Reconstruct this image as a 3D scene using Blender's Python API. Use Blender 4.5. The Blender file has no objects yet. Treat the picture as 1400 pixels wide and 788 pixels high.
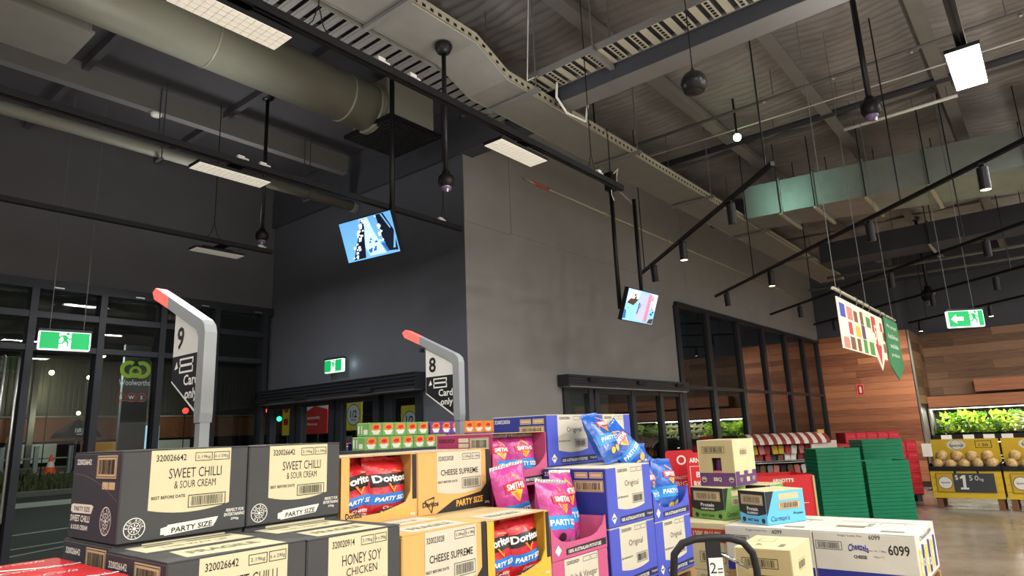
import bpy, math, random
from mathutils import Vector, Matrix, noise
random.seed(7)
SC = bpy.context.scene
COL = SC.collection
PI = math.pi

# ---------------------------------------------------------------- camera
cam_data = bpy.data.cameras.new('camera')
cam_data.sensor_fit = 'HORIZONTAL'
cam_data.sensor_width = 36.0
cam_data.lens = 36.0 * 903.786 / 1400.0
cam_data.clip_start = 0.05
cam_data.clip_end = 400
cam = bpy.data.objects.new('camera', cam_data)
COL.objects.link(cam)
_r = Vector((0.63461021, -0.77178531, -0.04021573))
_u = Vector((-0.14083284, -0.16665351, 0.9759061))
_d = Vector((0.75989209, 0.61365628, 0.21445274))
cam.matrix_world = Matrix(((_r.x, _u.x, -_d.x, 0.0), (_r.y, _u.y, -_d.y, 0.0), (_r.z, _u.z, -_d.z, 1.6), (0, 0, 0, 1)))
SC.camera = cam

# ---------------------------------------------------------------- world, exposure
world = bpy.data.worlds.new('night_sky')
SC.world = world
world.use_nodes = True
world.node_tree.nodes['Background'].inputs[0].default_value = (0.16, 0.2, 0.32, 1)
world.node_tree.nodes['Background'].inputs[1].default_value = 0.035
SC.view_settings.view_transform = 'Standard'
SC.view_settings.look = 'None'
SC.view_settings.gamma = 1.0
SC.view_settings.use_curve_mapping = False
SC.view_settings.exposure = 0.0

# ---------------------------------------------------------------- large lights: the store's ceiling fittings and added upward lamps
def area_light(name, loc, sx, sy, power, col=(1, 0.98, 0.945), rot=(0, 0, 0), spread=PI):
    l = bpy.data.lights.new(name, 'AREA')
    l.shape = 'RECTANGLE'; l.size = sx; l.size_y = sy; l.energy = power; l.color = col; l.spread = spread
    o = bpy.data.objects.new(name, l); COL.objects.link(o)
    o.location = loc; o.rotation_euler = rot
    return o
def point_light(name, loc, power, col=(1, 1, 1), r=0.03):
    l = bpy.data.lights.new(name, 'POINT'); l.energy = power; l.color = col; l.shadow_soft_size = r
    o = bpy.data.objects.new(name, l); COL.objects.link(o); o.location = loc
    return o
def spot_light(name, loc, target, power, angle=60, blend=0.6, col=(1, 0.9, 0.75), r=0.04):
    l = bpy.data.lights.new(name, 'SPOT'); l.energy = power; l.color = col; l.shadow_soft_size = r
    l.spot_size = math.radians(angle); l.spot_blend = blend
    o = bpy.data.objects.new(name, l); COL.objects.link(o); o.location = loc
    o.rotation_euler = (Vector(target) - Vector(loc)).to_track_quat('-Z', 'Y').to_euler()
    return o
RAIL_Z = 3.65
HIGH_Z = 4.95          # unseen rails behind the viewer, raised so their lamps reach the upper wall
LIT_PANELS = [(4.49, 0.105, 50)]
for _y, _p in ((-1.7, 98), (-4.2, 106), (-6.7, 116)):
    for _x in (-2.5, 0.6, 4.0, 7.5, 11.0, 15.0):
        LIT_PANELS.append((_x, _y, _p))
LIT_PANELS += [(0.2, 0.105, 18), (-2.6, 0.105, 30)]
BAY_PANELS = [(3.55, 2.77, 26), (1.38, 2.77, 26), (2.33, 4.57, 30), (3.3, 6.66, 30), (-1.2, 2.77, 30), (-1.2, 4.57, 44), (-0.8, 6.66, 44)]
# each entry lights down; an added unseen lamp above it brightens the roof
for _x, _y, _p in LIT_PANELS + BAY_PANELS:
    _z = HIGH_Z if _y < -1 else RAIL_Z
    area_light('panel_light', (_x, _y, _z - 0.075), 0.54, 0.15, _p)
    area_light('added_uplight', (_x, _y, _z + 0.07), 0.50, 0.12, _p * (0.32 if _y < -1 else (0.6 if _y < 1 else 0.38)), (1, 0.985, 0.96), (PI, 0, 0))

# ---------------------------------------------------------------- materials
def srgb(c):
    if isinstance(c, str):
        c = c.lstrip('#'); c = [int(c[i:i + 2], 16) / 255 for i in (0, 2, 4)]
    return tuple((x / 12.92 if x <= 0.04045 else ((x + 0.055) / 1.055) ** 2.4) for x in c[:3]) + (1.0,)
MATS = {}
def mat(name, col, rough=0.6, metal=0.0, var=0.0, scale=6.0, bump=0.0, bscale=60.0, emit=0.0, ecol=None, spec=0.4, coat=0.0, stretch=None):
    if name in MATS: return MATS[name]
    m = bpy.data.materials.new(name); m.use_nodes = True
    nt = m.node_tree; b = nt.nodes['Principled BSDF']
    c = srgb(col)
    b.inputs['Base Color'].default_value = c
    b.inputs['Roughness'].default_value = rough
    b.inputs['Metallic'].default_value = metal
    b.inputs['Specular IOR Level'].default_value = spec
    b.inputs['Coat Weight'].default_value = coat
    if emit > 0:
        b.inputs['Emission Color'].default_value = srgb(ecol) if ecol else c
        b.inputs['Emission Strength'].default_value = emit
    if var > 0 or bump > 0:
        tc = nt.nodes.new('ShaderNodeTexCoord')
        src = tc.outputs['Object']
        if stretch:
            mp = nt.nodes.new('ShaderNodeMapping'); mp.inputs['Scale'].default_value = stretch
            nt.links.new(src, mp.inputs['Vector']); src = mp.outputs['Vector']
    if var > 0:
        n = nt.nodes.new('ShaderNodeTexNoise'); n.inputs['Scale'].default_value = scale; n.inputs['Detail'].default_value = 5
        nt.links.new(src, n.inputs['Vector'])
        r = nt.nodes.new('ShaderNodeValToRGB')
        lo = tuple(max(0, x * (1 - var)) for x in c[:3]) + (1,); hi = tuple(min(1, x * (1 + var)) for x in c[:3]) + (1,)
        r.color_ramp.elements[0].color = lo; r.color_ramp.elements[0].position = 0.3
        r.color_ramp.elements[1].color = hi; r.color_ramp.elements[1].position = 0.7
        nt.links.new(n.outputs['Fac'], r.inputs['Fac']); nt.links.new(r.outputs['Color'], b.inputs['Base Color'])
    if bump > 0:
        n2 = nt.nodes.new('ShaderNodeTexNoise'); n2.inputs['Scale'].default_value = bscale; n2.inputs['Detail'].default_value = 4
        nt.links.new(src, n2.inputs['Vector'])
        bp = nt.nodes.new('ShaderNodeBump'); bp.inputs['Strength'].default_value = bump; bp.inputs['Distance'].default_value = 0.01
        nt.links.new(n2.outputs['Fac'], bp.inputs['Height']); nt.links.new(bp.outputs['Normal'], b.inputs['Normal'])
    MATS[name] = m
    return m
def glass_mat(name, tint=(0.8, 0.9, 0.86), refl=1.0, ior=1.5):
    m = bpy.data.materials.new(name); m.use_nodes = True
    nt = m.node_tree; nt.nodes.clear()
    out = nt.nodes.new('ShaderNodeOutputMaterial'); mix = nt.nodes.new('ShaderNodeMixShader')
    fr = nt.nodes.new('ShaderNodeFresnel'); fr.inputs['IOR'].default_value = ior
    mu = nt.nodes.new('ShaderNodeMath'); mu.operation = 'MULTIPLY'; mu.inputs[1].default_value = refl; mu.use_clamp = True
    t = nt.nodes.new('ShaderNodeBsdfTransparent'); t.inputs[0].default_value = tint + (1,)
    g = nt.nodes.new('ShaderNodeBsdfGlossy'); g.inputs['Roughness'].default_value = 0.01
    ge = nt.nodes.new('ShaderNodeNewGeometry')          # only the outer skin of a pane mirrors; its inner skin just transmits
    inv = nt.nodes.new('ShaderNodeMath'); inv.operation = 'SUBTRACT'; inv.inputs[0].default_value = 1.0
    m2 = nt.nodes.new('ShaderNodeMath'); m2.operation = 'MULTIPLY'
    nt.links.new(ge.outputs['Backfacing'], inv.inputs[1]); nt.links.new(fr.outputs[0], mu.inputs[0])
    nt.links.new(mu.outputs[0], m2.inputs[0]); nt.links.new(inv.outputs[0], m2.inputs[1]); nt.links.new(m2.outputs[0], mix.inputs[0])
    nt.links.new(t.outputs[0], mix.inputs[1]); nt.links.new(g.outputs[0], mix.inputs[2]); nt.links.new(mix.outputs[0], out.inputs[0])
    MATS[name] = m
    return m

# ---------------------------------------------------------------- mesh builder
class MB:
    def __init__(s): s.v = []; s.f = []
    def add(s, vs, fs):
        n = len(s.v); s.v += [tuple(p) for p in vs]; s.f += [tuple(i + n for i in f) for f in fs]; return s
    def box(s, x0, y0, z0, x1, y1, z1):
        if x0 > x1: x0, x1 = x1, x0
        if y0 > y1: y0, y1 = y1, y0
        if z0 > z1: z0, z1 = z1, z0
        return s.add([(x0, y0, z0), (x1, y0, z0), (x1, y1, z0), (x0, y1, z0), (x0, y0, z1), (x1, y0, z1), (x1, y1, z1), (x0, y1, z1)],
                     [(0, 3, 2, 1), (4, 5, 6, 7), (0, 1, 5, 4), (1, 2, 6, 5), (2, 3, 7, 6), (3, 0, 4, 7)])
    def bbox(s, x0, y0, z0, x1, y1, z1, b=0.004):     # box with chamfered edges
        sx, sy, sz = (x0, x1), (y0, y1), (z0, z1)
        vs = []; idx = {}
        for i in (0, 1):
            for j in (0, 1):
                for k in (0, 1):
                    p = [sx[i], sy[j], sz[k]]; d = [1 - 2 * i, 1 - 2 * j, 1 - 2 * k]
                    for a in range(3):
                        q = [p[c] + (0 if c == a else d[c] * b) for c in range(3)]
                        idx[(i, j, k, a)] = len(vs); vs.append(q)
        fs = []
        for a in range(3):
            for side in (0, 1):
                o = [c for c in range(3) if c != a]
                quad = []
                for u, w in ((0, 0), (1, 0), (1, 1), (0, 1)):
                    t = [0, 0, 0]; t[a] = side; t[o[0]] = u; t[o[1]] = w
                    quad.append(idx[(*t, a)])
                fs.append(tuple(quad))
        for a in range(3):                              # edges parallel to axis a
            o = [c for c in range(3) if c != a]
            for u in (0, 1):
                for w in (0, 1):
                    q = []
                    for e, ax in ((0, o[0]), (1, o[0]), (1, o[1]), (0, o[1])):
                        t = [0, 0, 0]; t[a] = e; t[o[0]] = u; t[o[1]] = w
                        q.append(idx[(*t, ax)])
                    fs.append(tuple(q))
        for i in (0, 1):
            for j in (0, 1):
                for k in (0, 1): fs.append(tuple(idx[(i, j, k, a)] for a in range(3)))
        return s.add(vs, fs)
    def obox(s, c, size, rot):                          # box of size about centre c, turned by a Matrix
        hx, hy, hz = (q / 2 for q in size); c = Vector(c)
        vs = [c + rot @ Vector((x * hx, y * hy, z * hz)) for z in (-1, 1) for x, y in ((-1, -1), (1, -1), (1, 1), (-1, 1))]
        return s.add(vs, [(0, 3, 2, 1), (4, 5, 6, 7), (0, 1, 5, 4), (1, 2, 6, 5), (2, 3, 7, 6), (3, 0, 4, 7)])
    def cyl(s, p0, p1, r, n=10, r2=None, caps=True):
        p0 = Vector(p0); p1 = Vector(p1); r2 = r if r2 is None else r2
        d = (p1 - p0).normalized(); a = d.orthogonal().normalized(); b = d.cross(a)
        vs = []
        for p, q in ((p0, r), (p1, r2)):
            for i in range(n):
                t = 2 * PI * i / n; vs.append(p + (a * math.cos(t) + b * math.sin(t)) * q)
        fs = [(i, (i + 1) % n, n + (i + 1) % n, n + i) for i in range(n)]
        if caps: fs += [tuple(range(n))[::-1], tuple(range(n, 2 * n))]
        return s.add(vs, fs)
    def tube(s, pts, r, n=8, closed=False):
        pts = [Vector(p) for p in pts]; m = len(pts); rings = []
        prev = None
        for i, p in enumerate(pts):
            if closed: d = (pts[(i + 1) % m] - pts[i - 1])
            else: d = pts[min(i + 1, m - 1)] - pts[max(i - 1, 0)]
            d.normalize()
            a = d.orthogonal().normalized() if prev is None else (prev - d * prev.dot(d)).normalized()
            prev = a; b = d.cross(a)
            rr = r[i] if isinstance(r, (list, tuple)) else r
            rings.append([p + (a * math.cos(2 * PI * k / n) + b * math.sin(2 * PI * k / n)) * rr for k in range(n)])
        vs = [q for ring in rings for q in ring]; fs = []
        for i in range(m if closed else m - 1):
            j = (i + 1) % m
            for k in range(n): fs.append((i * n + k, i * n + (k + 1) % n, j * n + (k + 1) % n, j * n + k))
        if not closed: fs += [tuple(range(n))[::-1], tuple(range((m - 1) * n, m * n))]
        return s.add(vs, fs)
    def lathe(s, prof, c=(0, 0, 0), n=16, axis='z'):
        c = Vector(c); vs = []
        for r, h in prof:
            for i in range(n):
                t = 2 * PI * i / n; p = (r * math.cos(t), r * math.sin(t), h)
                if axis == 'x': p = (p[2], p[0], p[1])
                if axis == 'y': p = (p[1], p[2], p[0])
                vs.append(c + Vector(p))
        fs = []
        for j in range(len(prof) - 1):
            for i in range(n): fs.append((j * n + i, j * n + (i + 1) % n, (j + 1) * n + (i + 1) % n, (j + 1) * n + i))
        fs += [tuple(range(n))[::-1], tuple(range((len(prof) - 1) * n, len(prof) * n))]
        return s.add(vs, fs)
    def ball(s, c, rx, ry=None, rz=None, n=12, m=8, jit=0.0):
        ry = rx if ry is None else ry; rz = rx if rz is None else rz
        vs = [(c[0], c[1], c[2] + rz)]
        for j in range(1, m):
            ph = PI * j / m
            for i in range(n):
                t = 2 * PI * i / n; k = 1 + jit * random.uniform(-1, 1)
                vs.append((c[0] + rx * k * math.sin(ph) * math.cos(t), c[1] + ry * k * math.sin(ph) * math.sin(t), c[2] + rz * k * math.cos(ph)))
        vs.append((c[0], c[1], c[2] - rz)); L = len(vs) - 1
        fs = [(0, 1 + i, 1 + (i + 1) % n) for i in range(n)]
        for j in range(m - 2):
            for i in range(n):
                a = 1 + j * n; b = a + n
                fs.append((a + i, b + i, b + (i + 1) % n, a + (i + 1) % n))
        a = 1 + (m - 2) * n
        fs += [(L, a + (i + 1) % n, a + i) for i in range(n)]
        return s.add(vs, fs)
    def prism(s, poly, fn, w0, w1):                     # 2-D outline -> solid; fn(u, v, w) -> point
        n = len(poly)
        vs = [fn(u, v, w0) for u, v in poly] + [fn(u, v, w1) for u, v in poly]
        fs = [tuple(range(n)), tuple(range(2 * n - 1, n - 1, -1))] + [(i, n + i, n + (i + 1) % n, (i + 1) % n) for i in range(n)]
        return s.add(vs, fs)
    def poly(s, pts): return s.add(pts, [tuple(range(len(pts)))])
    def map(s, fn): s.v = [tuple(fn(*p)) for p in s.v]; return s
    def mesh(s, name, m, smooth=False, fix=True):
        me = bpy.data.meshes.new(name); me.from_pydata(s.v, [], s.f)
        if fix:
            import bmesh
            bm = bmesh.new(); bm.from_mesh(me); bmesh.ops.recalc_face_normals(bm, faces=bm.faces[:]); bm.to_mesh(me); bm.free()
        if smooth:
            for p in me.polygons: p.use_smooth = True
        if m is not None: me.materials.append(MATS[m] if isinstance(m, str) else m)
        me.update()
        return me
    def build(s, name, m, parent=None, smooth=False, loc=None, fix=True):
        return link(name, s.mesh(name, m, smooth, fix), parent, loc)
def link(name, me, parent=None, loc=None):
    o = bpy.data.objects.new(name, me); COL.objects.link(o)
    if parent is not None: o.parent = parent
    if loc is not None: o.location = loc
    return o
def tag(o, label=None, cat=None, group=None, kind=None):
    if label: o['label'] = label
    if cat: o['category'] = cat
    if group: o['group'] = group
    if kind: o['kind'] = kind
    return o
def root(name, label, cat, loc=(0, 0, 0), rz=0.0, group=None, kind=None):
    o = bpy.data.objects.new(name, None); COL.objects.link(o)
    o.empty_display_size = 0.1
    o.location = loc; o.rotation_euler = (0, 0, rz)
    return tag(o, label, cat, group, kind)
def copy_tree(o, parent=None, loc=None, label=None):
    c = o.copy(); COL.objects.link(c)
    c.parent = parent
    if loc is not None: c.location = loc
    if label: c['label'] = label
    for ch in [x for x in SC_CHILDREN.get(o.name, [])] or list(o.children):
        copy_tree(ch, c)
    return c
SC_CHILDREN = {}

# ---------------------------------------------------------------- flat print: text and marks as thin meshes
_TXT = {}
def text2d(s, bold=0.0):
    key = (s, bold)
    if key in _TXT: return _TXT[key]
    cu = bpy.data.curves.new('lettering', 'FONT'); cu.body = s; cu.size = 1.0; cu.resolution_u = 2; cu.fill_mode = 'FRONT'; cu.offset = bold
    ob = bpy.data.objects.new('lettering', cu)
    me = bpy.data.meshes.new_from_object(ob)
    vs = [(v.co.x, v.co.y) for v in me.vertices]; fs = [tuple(p.vertices) for p in me.polygons]
    bpy.data.objects.remove(ob); bpy.data.curves.remove(cu); bpy.data.meshes.remove(me)
    if vs:
        x0 = min(v[0] for v in vs); x1 = max(v[0] for v in vs); y0 = min(v[1] for v in vs); y1 = max(v[1] for v in vs)
    else: x0 = x1 = y0 = y1 = 0
    _TXT[key] = (vs, fs, x0, x1, y0, y1)
    return _TXT[key]
def T(s, u, v, h, w=None, align='c', bold=0.0, shear=0.0, rot=0.0):
    """2-D text: baseline box of height h at (u, v) = lower middle/left corner; w forces the width."""
    vs, fs, x0, x1, y0, y1 = text2d(s, bold)
    k = h / max(1e-6, y1 - y0); kx = k if w is None else w / max(1e-6, x1 - x0)
    wid = (x1 - x0) * kx
    off = -wid / 2 if align == 'c' else (0 if align == 'l' else -wid)
    out = []
    c, s_ = math.cos(rot), math.sin(rot)
    for x, y in vs:
        X = (x - x0) * kx + off + shear * (y - y0) * k; Y = (y - y0) * k
        out.append((u + X * c - Y * s_, v + X * s_ + Y * c))
    return out, fs
def rect(u0, v0, u1, v1): return [(u0, v0), (u1, v0), (u1, v1), (u0, v1)], [(0, 1, 2, 3)]
def frame2(u0, v0, u1, v1, t):
    return ([(u0, v0), (u1, v0), (u1, v1), (u0, v1), (u0 + t, v0 + t), (u1 - t, v0 + t), (u1 - t, v1 - t), (u0 + t, v1 - t)],
            [(0, 1, 5, 4), (1, 2, 6, 5), (2, 3, 7, 6), (3, 0, 4, 7)])
def ngon(pts): return list(pts), [tuple(range(len(pts)))]
def disc(u, v, r, n=24, ry=None):
    ry = r if ry is None else ry
    return ngon([(u + r * math.cos(2 * PI * i / n), v + ry * math.sin(2 * PI * i / n)) for i in range(n)])
def ring(u, v, r0, r1, n=24, a0=0, a1=2 * PI):
    full = abs(a1 - a0 - 2 * PI) < 1e-6; m = n if full else n + 1
    vs = []
    for i in range(m):
        t = a0 + (a1 - a0) * i / n; vs += [(u + r0 * math.cos(t), v + r0 * math.sin(t)), (u + r1 * math.cos(t), v + r1 * math.sin(t))]
    fs = [(2 * i, 2 * i + 1, 2 * ((i + 1) % m) + 1, 2 * ((i + 1) % m)) for i in range(n)]
    return vs, fs
def bars(u0, v0, u1, v1, n=30, seed=1):
    rnd = random.Random(seed); vs = []; fs = []; x = u0; st = (u1 - u0) / n
    for i in range(n):
        w = st * rnd.choice((0.35, 0.5, 0.7))
        k = len(vs); vs += [(x, v0), (x + w, v0), (x + w, v1), (x, v1)]; fs.append((k, k + 1, k + 2, k + 3)); x += st
    return vs, fs
def barcode(u0, v0, u1, v1, t=0.003, n=26, seed=1):
    a = frame2(u0, v0, u1, v1, t); m = (u1 - u0) * 0.08
    b = bars(u0 + m, v0 + (v1 - v0) * 0.14, u1 - m, v1 - (v1 - v0) * 0.14, n, seed)
    return merge(a, b)
def merge(*items):
    vs = []; fs = []
    for a, b in items:
        n = len(vs); vs += a; fs += [tuple(i + n for i in f) for f in b]
    return vs, fs
def roundrect(u0, v0, u1, v1, r, n=5):
    pts = []
    for cx, cy, a in ((u1 - r, v0 + r, -90), (u1 - r, v1 - r, 0), (u0 + r, v1 - r, 90), (u0 + r, v0 + r, 180)):
        for i in range(n + 1):
            t = math.radians(a + 90 * i / n); pts.append((cx + r * math.cos(t), cy + r * math.sin(t)))
    return pts
def printed(name, items, mapper, m, parent, off=0.0008):
    """Lay 2-D shapes onto a surface: mapper(u, v, offset) -> point."""
    mb = MB()
    for vs, fs in items: mb.add([mapper(u, v, off) for u, v in vs], fs)
    o = mb.build(name, m, parent, fix=False)
    if len(items) > 1: o['kind'] = 'stuff'
    return o
# ================================================================ MATERIALS
mat('wall_grey', '#868381', 0.85, var=0.05, scale=2.5, bump=0.08, bscale=180)
mat('wall_pale', '#cfccc4', 0.85, var=0.04)
mat('wall_dark', '#50535c', 0.8, var=0.05, scale=2.0, bump=0.08, bscale=180)
mat('wall_left', '#5a5a5e', 0.85, var=0.06, scale=2.0, bump=0.1, bscale=180)
mat('ceiling_dark', '#45454a', 0.9, var=0.08, scale=1.5)
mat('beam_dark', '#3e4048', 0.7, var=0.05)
mat('beam_grey', '#757472', 0.65, var=0.06, scale=3)
mat('purlin', '#7f7d7a', 0.55, metal=0.2, var=0.08, scale=3)
mat('sarking', '#94918f', 0.5, metal=0.15, var=0.16, scale=2.2, bump=0.5, bscale=14)
mat('duct_olive', '#77776a', 0.5, metal=0.25, var=0.05, scale=3)
mat('duct_plain', '#7c7c72', 0.6, metal=0.1, var=0.05, scale=3)
mat('galv', '#8b9490', 0.42, metal=0.5, var=0.08, scale=5)
mat('tray', '#85847e', 0.55, metal=0.2, var=0.06, scale=5)
mat('tray_light', '#b5b09c', 0.5, metal=0.2, var=0.05)
mat('black_metal', '#17171a', 0.4, metal=0.3)
mat('black_matt', '#101012', 0.7)
mat('frame_black', '#292c33', 0.45, metal=0.3)
mat('wire', '#6c6e6d', 0.6, metal=0.3)
mat('white_plastic', '#e6e6e0', 0.4)
mat('mid_grey', '#8f9294', 0.5)
mat('diffuser_dim', '#e9e6d8', 0.6, emit=0.45, ecol='#fffaec')
mat('diffuser_dimmer', '#c9c9c4', 0.6, emit=0.12, ecol='#fff6e4')
mat('diffuser_lit', '#ffffff', 0.5, emit=14, ecol='#fffbe8')
mat('steel', '#b9b9b6', 0.3, metal=0.9)
glass_mat('glass_front', (0.78, 0.86, 0.84), 1.0, 1.5)
glass_mat('glass_green', (0.62, 0.76, 0.69), 1.7, 1.55)
glass_mat('glass_door', (0.8, 0.86, 0.86), 1.0, 1.5)

# polished concrete floor; noise patches hold stains and painted-in reflections
m = mat('concrete_floor', '#a59179', 0.2, spec=0.5)
nt = m.node_tree; b = nt.nodes['Principled BSDF']
tc = nt.nodes.new('ShaderNodeTexCoord')
n1 = nt.nodes.new('ShaderNodeTexNoise'); n1.inputs['Scale'].default_value = 0.9; n1.inputs['Detail'].default_value = 8; n1.inputs['Roughness'].default_value = 0.62
n2 = nt.nodes.new('ShaderNodeTexNoise'); n2.inputs['Scale'].default_value = 45; n2.inputs['Detail'].default_value = 3
rp = nt.nodes.new('ShaderNodeValToRGB')
rp.color_ramp.elements[0].position = 0.36; rp.color_ramp.elements[0].color = srgb('#827668')
rp.color_ramp.elements[1].position = 0.62; rp.color_ramp.elements[1].color = srgb('#a6988a')
mx = nt.nodes.new('ShaderNodeMix'); mx.data_type = 'RGBA'; mx.blend_type = 'OVERLAY'; mx.inputs['Factor'].default_value = 0.25
nt.links.new(tc.outputs['Object'], n1.inputs['Vector']); nt.links.new(tc.outputs['Object'], n2.inputs['Vector'])
nt.links.new(n1.outputs['Fac'], rp.inputs['Fac']); nt.links.new(rp.outputs['Color'], mx.inputs['A']); nt.links.new(n2.outputs['Fac'], mx.inputs['B'])
nt.links.new(mx.outputs['Result'], b.inputs['Base Color'])
r2 = nt.nodes.new('ShaderNodeMapRange'); r2.inputs['To Min'].default_value = 0.1; r2.inputs['To Max'].default_value = 0.3
nt.links.new(n1.outputs['Fac'], r2.inputs['Value']); nt.links.new(r2.outputs['Result'], b.inputs['Roughness'])

# timber: grain along local x, colour by object
def wood_mat(name, a, c):
    m = mat(name, a, 0.6)
    nt = m.node_tree; b = nt.nodes['Principled BSDF']
    tc = nt.nodes.new('ShaderNodeTexCoord'); oi = nt.nodes.new('ShaderNodeObjectInfo')
    ad = nt.nodes.new('ShaderNodeVectorMath'); ad.operation = 'ADD'
    ml = nt.nodes.new('ShaderNodeMath'); ml.operation = 'MULTIPLY'; ml.inputs[1].default_value = 40
    nt.links.new(oi.outputs['Random'], ml.inputs[0]); nt.links.new(tc.outputs['Object'], ad.inputs[0]); nt.links.new(ml.outputs[0], ad.inputs[1])
    mp = nt.nodes.new('ShaderNodeMapping'); mp.inputs['Scale'].default_value = (3, 1.2, 22)
    nt.links.new(ad.outputs[0], mp.inputs['Vector'])
    n = nt.nodes.new('ShaderNodeTexNoise'); n.inputs['Scale'].default_value = 1.5; n.inputs['Detail'].default_value = 6; n.inputs['Distortion'].default_value = 1.2
    nt.links.new(mp.outputs[0], n.inputs['Vector'])
    sm = nt.nodes.new('ShaderNodeMath'); sm.operation = 'MULTIPLY_ADD'; sm.inputs[1].default_value = 0.55
    sb = nt.nodes.new('ShaderNodeMath'); sb.operation = 'MULTIPLY_ADD'; sb.inputs[1].default_value = 0.45; sb.inputs[2].default_value = 0.02
    nt.links.new(oi.outputs['Random'], sb.inputs[0]); nt.links.new(n.outputs['Fac'], sm.inputs[0]); nt.links.new(sb.outputs[0], sm.inputs[2])
    rp = nt.nodes.new('ShaderNodeValToRGB')
    rp.color_ramp.elements[0].position = 0.25; rp.color_ramp.elements[0].color = srgb(c)
    rp.color_ramp.elements[1].position = 0.7; rp.color_ramp.elements[1].color = srgb(a)
    nt.links.new(sm.outputs[0], rp.inputs['Fac']); nt.links.new(rp.outputs['Color'], b.inputs['Base Color'])
    return m
wood_mat('timber_red', '#b97a58', '#7c4a34')
wood_mat('timber_brown', '#927057', '#57402f')

# ================================================================ SETTING
fl = MB().box(-6, -9, -0.1, 24, 8.6, 0).build('floor', 'concrete_floor'); tag(fl, 'polished tan concrete shop floor with grey stains and painted-in reflection patches', kind='structure')

X0, XE = 5.04, 18.45          # block: its outer corner and far end
YM, YL = 4.7, 8.49            # face of the grey wall, face of the glazed front
DX0, DX1, DZ = 6.72, 10.0, 2.13        # side doorway
WX0, WX1, WZ = 10.05, 18.4, 3.62       # side windows
mb = MB()
T_ = 0.25
mb.add([(X0, YM, 0), (X0 + T_, YM + T_, 0), (DX0, YM + T_, 0), (DX0, YM, 0), (X0, YM, 5.9), (X0 + T_, YM + T_, 5.9), (DX0, YM + T_, 5.9), (DX0, YM, 5.9)],
       [(0, 1, 2, 3), (4, 7, 6, 5), (0, 3, 7, 4), (1, 5, 6, 2), (0, 4, 5, 1), (3, 2, 6, 7)])
mb.box(DX0, YM, DZ, WX0, YM + T_, 5.9); mb.box(WX0, YM, WZ, XE + 0.1, YM + T_, 5.9)
wb = mb.build('wall_back', 'wall_grey'); tag(wb, 'warm grey sheeted wall above the side doors and windows', kind='structure')
# sheets of the wall cladding stand proud by a few millimetres with a joint between them
for (x0, x1, z0, z1) in ((X0 + 0.002, 5.838, 3.885, 5.3), (5.846, 8.2, 3.905, 5.3), (8.208, 10.6, 3.905, 5.3), (10.608, 13.0, 3.905, 5.3), (13.008, 15.4, 3.905, 5.3), (15.408, 18.5, 3.905, 5.3)):
    MB().box(x0, YM - 0.006, z0, x1, YM, z1).build('wall_panel', 'wall_grey', wb)
mb = MB()
mb.add([(X0, YM, 0), (X0, 5.40, 0), (X0 + T_, 5.40, 0), (X0 + T_, YM + T_, 0), (X0, YM, 5.9), (X0, 5.40, 5.9), (X0 + T_, 5.40, 5.9), (X0 + T_, YM + T_, 5.9)],
       [(0, 1, 2, 3), (4, 7, 6, 5), (0, 4, 5, 1), (2, 6, 7, 3), (1, 5, 6, 2), (0, 3, 7, 4)])
mb.box(X0, 5.40, 2.12, X0 + T_, YL + 0.25, 5.9)
we = mb.build('wall_entry', 'wall_dark'); tag(we, 'dark charcoal end wall above the front entry doors', kind='structure')
wl = MB().box(-6, YL, 3.46, X0, YL + 0.2, 5.9).build('wall_left', 'wall_left'); tag(wl, 'dark grey wall above the shopfront glazing', kind='structure')
# far and near walls that close the shop
w = MB().box(-6.2, -9, 0, -6, 8.6, 5.9).build('wall_near', 'wall_pale'); tag(w, 'grey wall behind the checkout end', kind='structure')
w = MB().box(-6, -9.2, 0, 24, -9, 5.9).build('wall_front', 'wall_pale'); tag(w, 'grey wall at the far side of the shop', kind='structure')

# --- ceiling: sagging quilted foil blanket under the roof, purlins as its parts
cx0, cx1, cy0, cy1 = -6.0, 24.0, -9.0, 4.95
NX, NY = 1600, 74
vs = []; fs = []
PUR = [4.28 - 1.26 * i for i in range(10)]
for j in range(NY + 1):
    y = cy0 + (cy1 - cy0) * j / NY
    dy = min(abs(y - p) for p in PUR)
    for i in range(NX + 1):
        x = cx0 + (cx1 - cx0) * i / NX
        sag = 0.05 * min(1, dy / 0.4)
        z = 5.80 - sag - 0.03 * abs(math.sin(x * PI / 0.125 + 0.9 * noise.noise(Vector((x * 0.8, y * 1.3, 3))))) ** 0.6 + 0.045 * noise.noise(Vector((x * 2.6, y * 2.2, 0))) + 0.02 * noise.noise(Vector((x * 9, y * 4, 5)))
        vs.append((x, y, z))
for j in range(NY):
    for i in range(NX):
        a = j * (NX + 1) + i; fs.append((a, a + NX + 1, a + NX + 2, a + 1))
ce = MB().add(vs, fs).build('ceiling', 'sarking', smooth=True, fix=False)
tag(ce, 'grey quilted foil roof lining sagging between steel purlins', kind='structure')
pm = None
for y in PUR:
    mb = MB().box(cx0, -0.004, 5.45, cx1, 0.004, 5.70).box(cx0, -0.11, 5.442, cx1, 0.03, 5.45).box(cx0, -0.004, 5.692, cx1, 0.10, 5.70)
    if pm is None: pm = mb.mesh('purlin', 'purlin')
    link('purlin', pm, ce, (0, y, 0))
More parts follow.
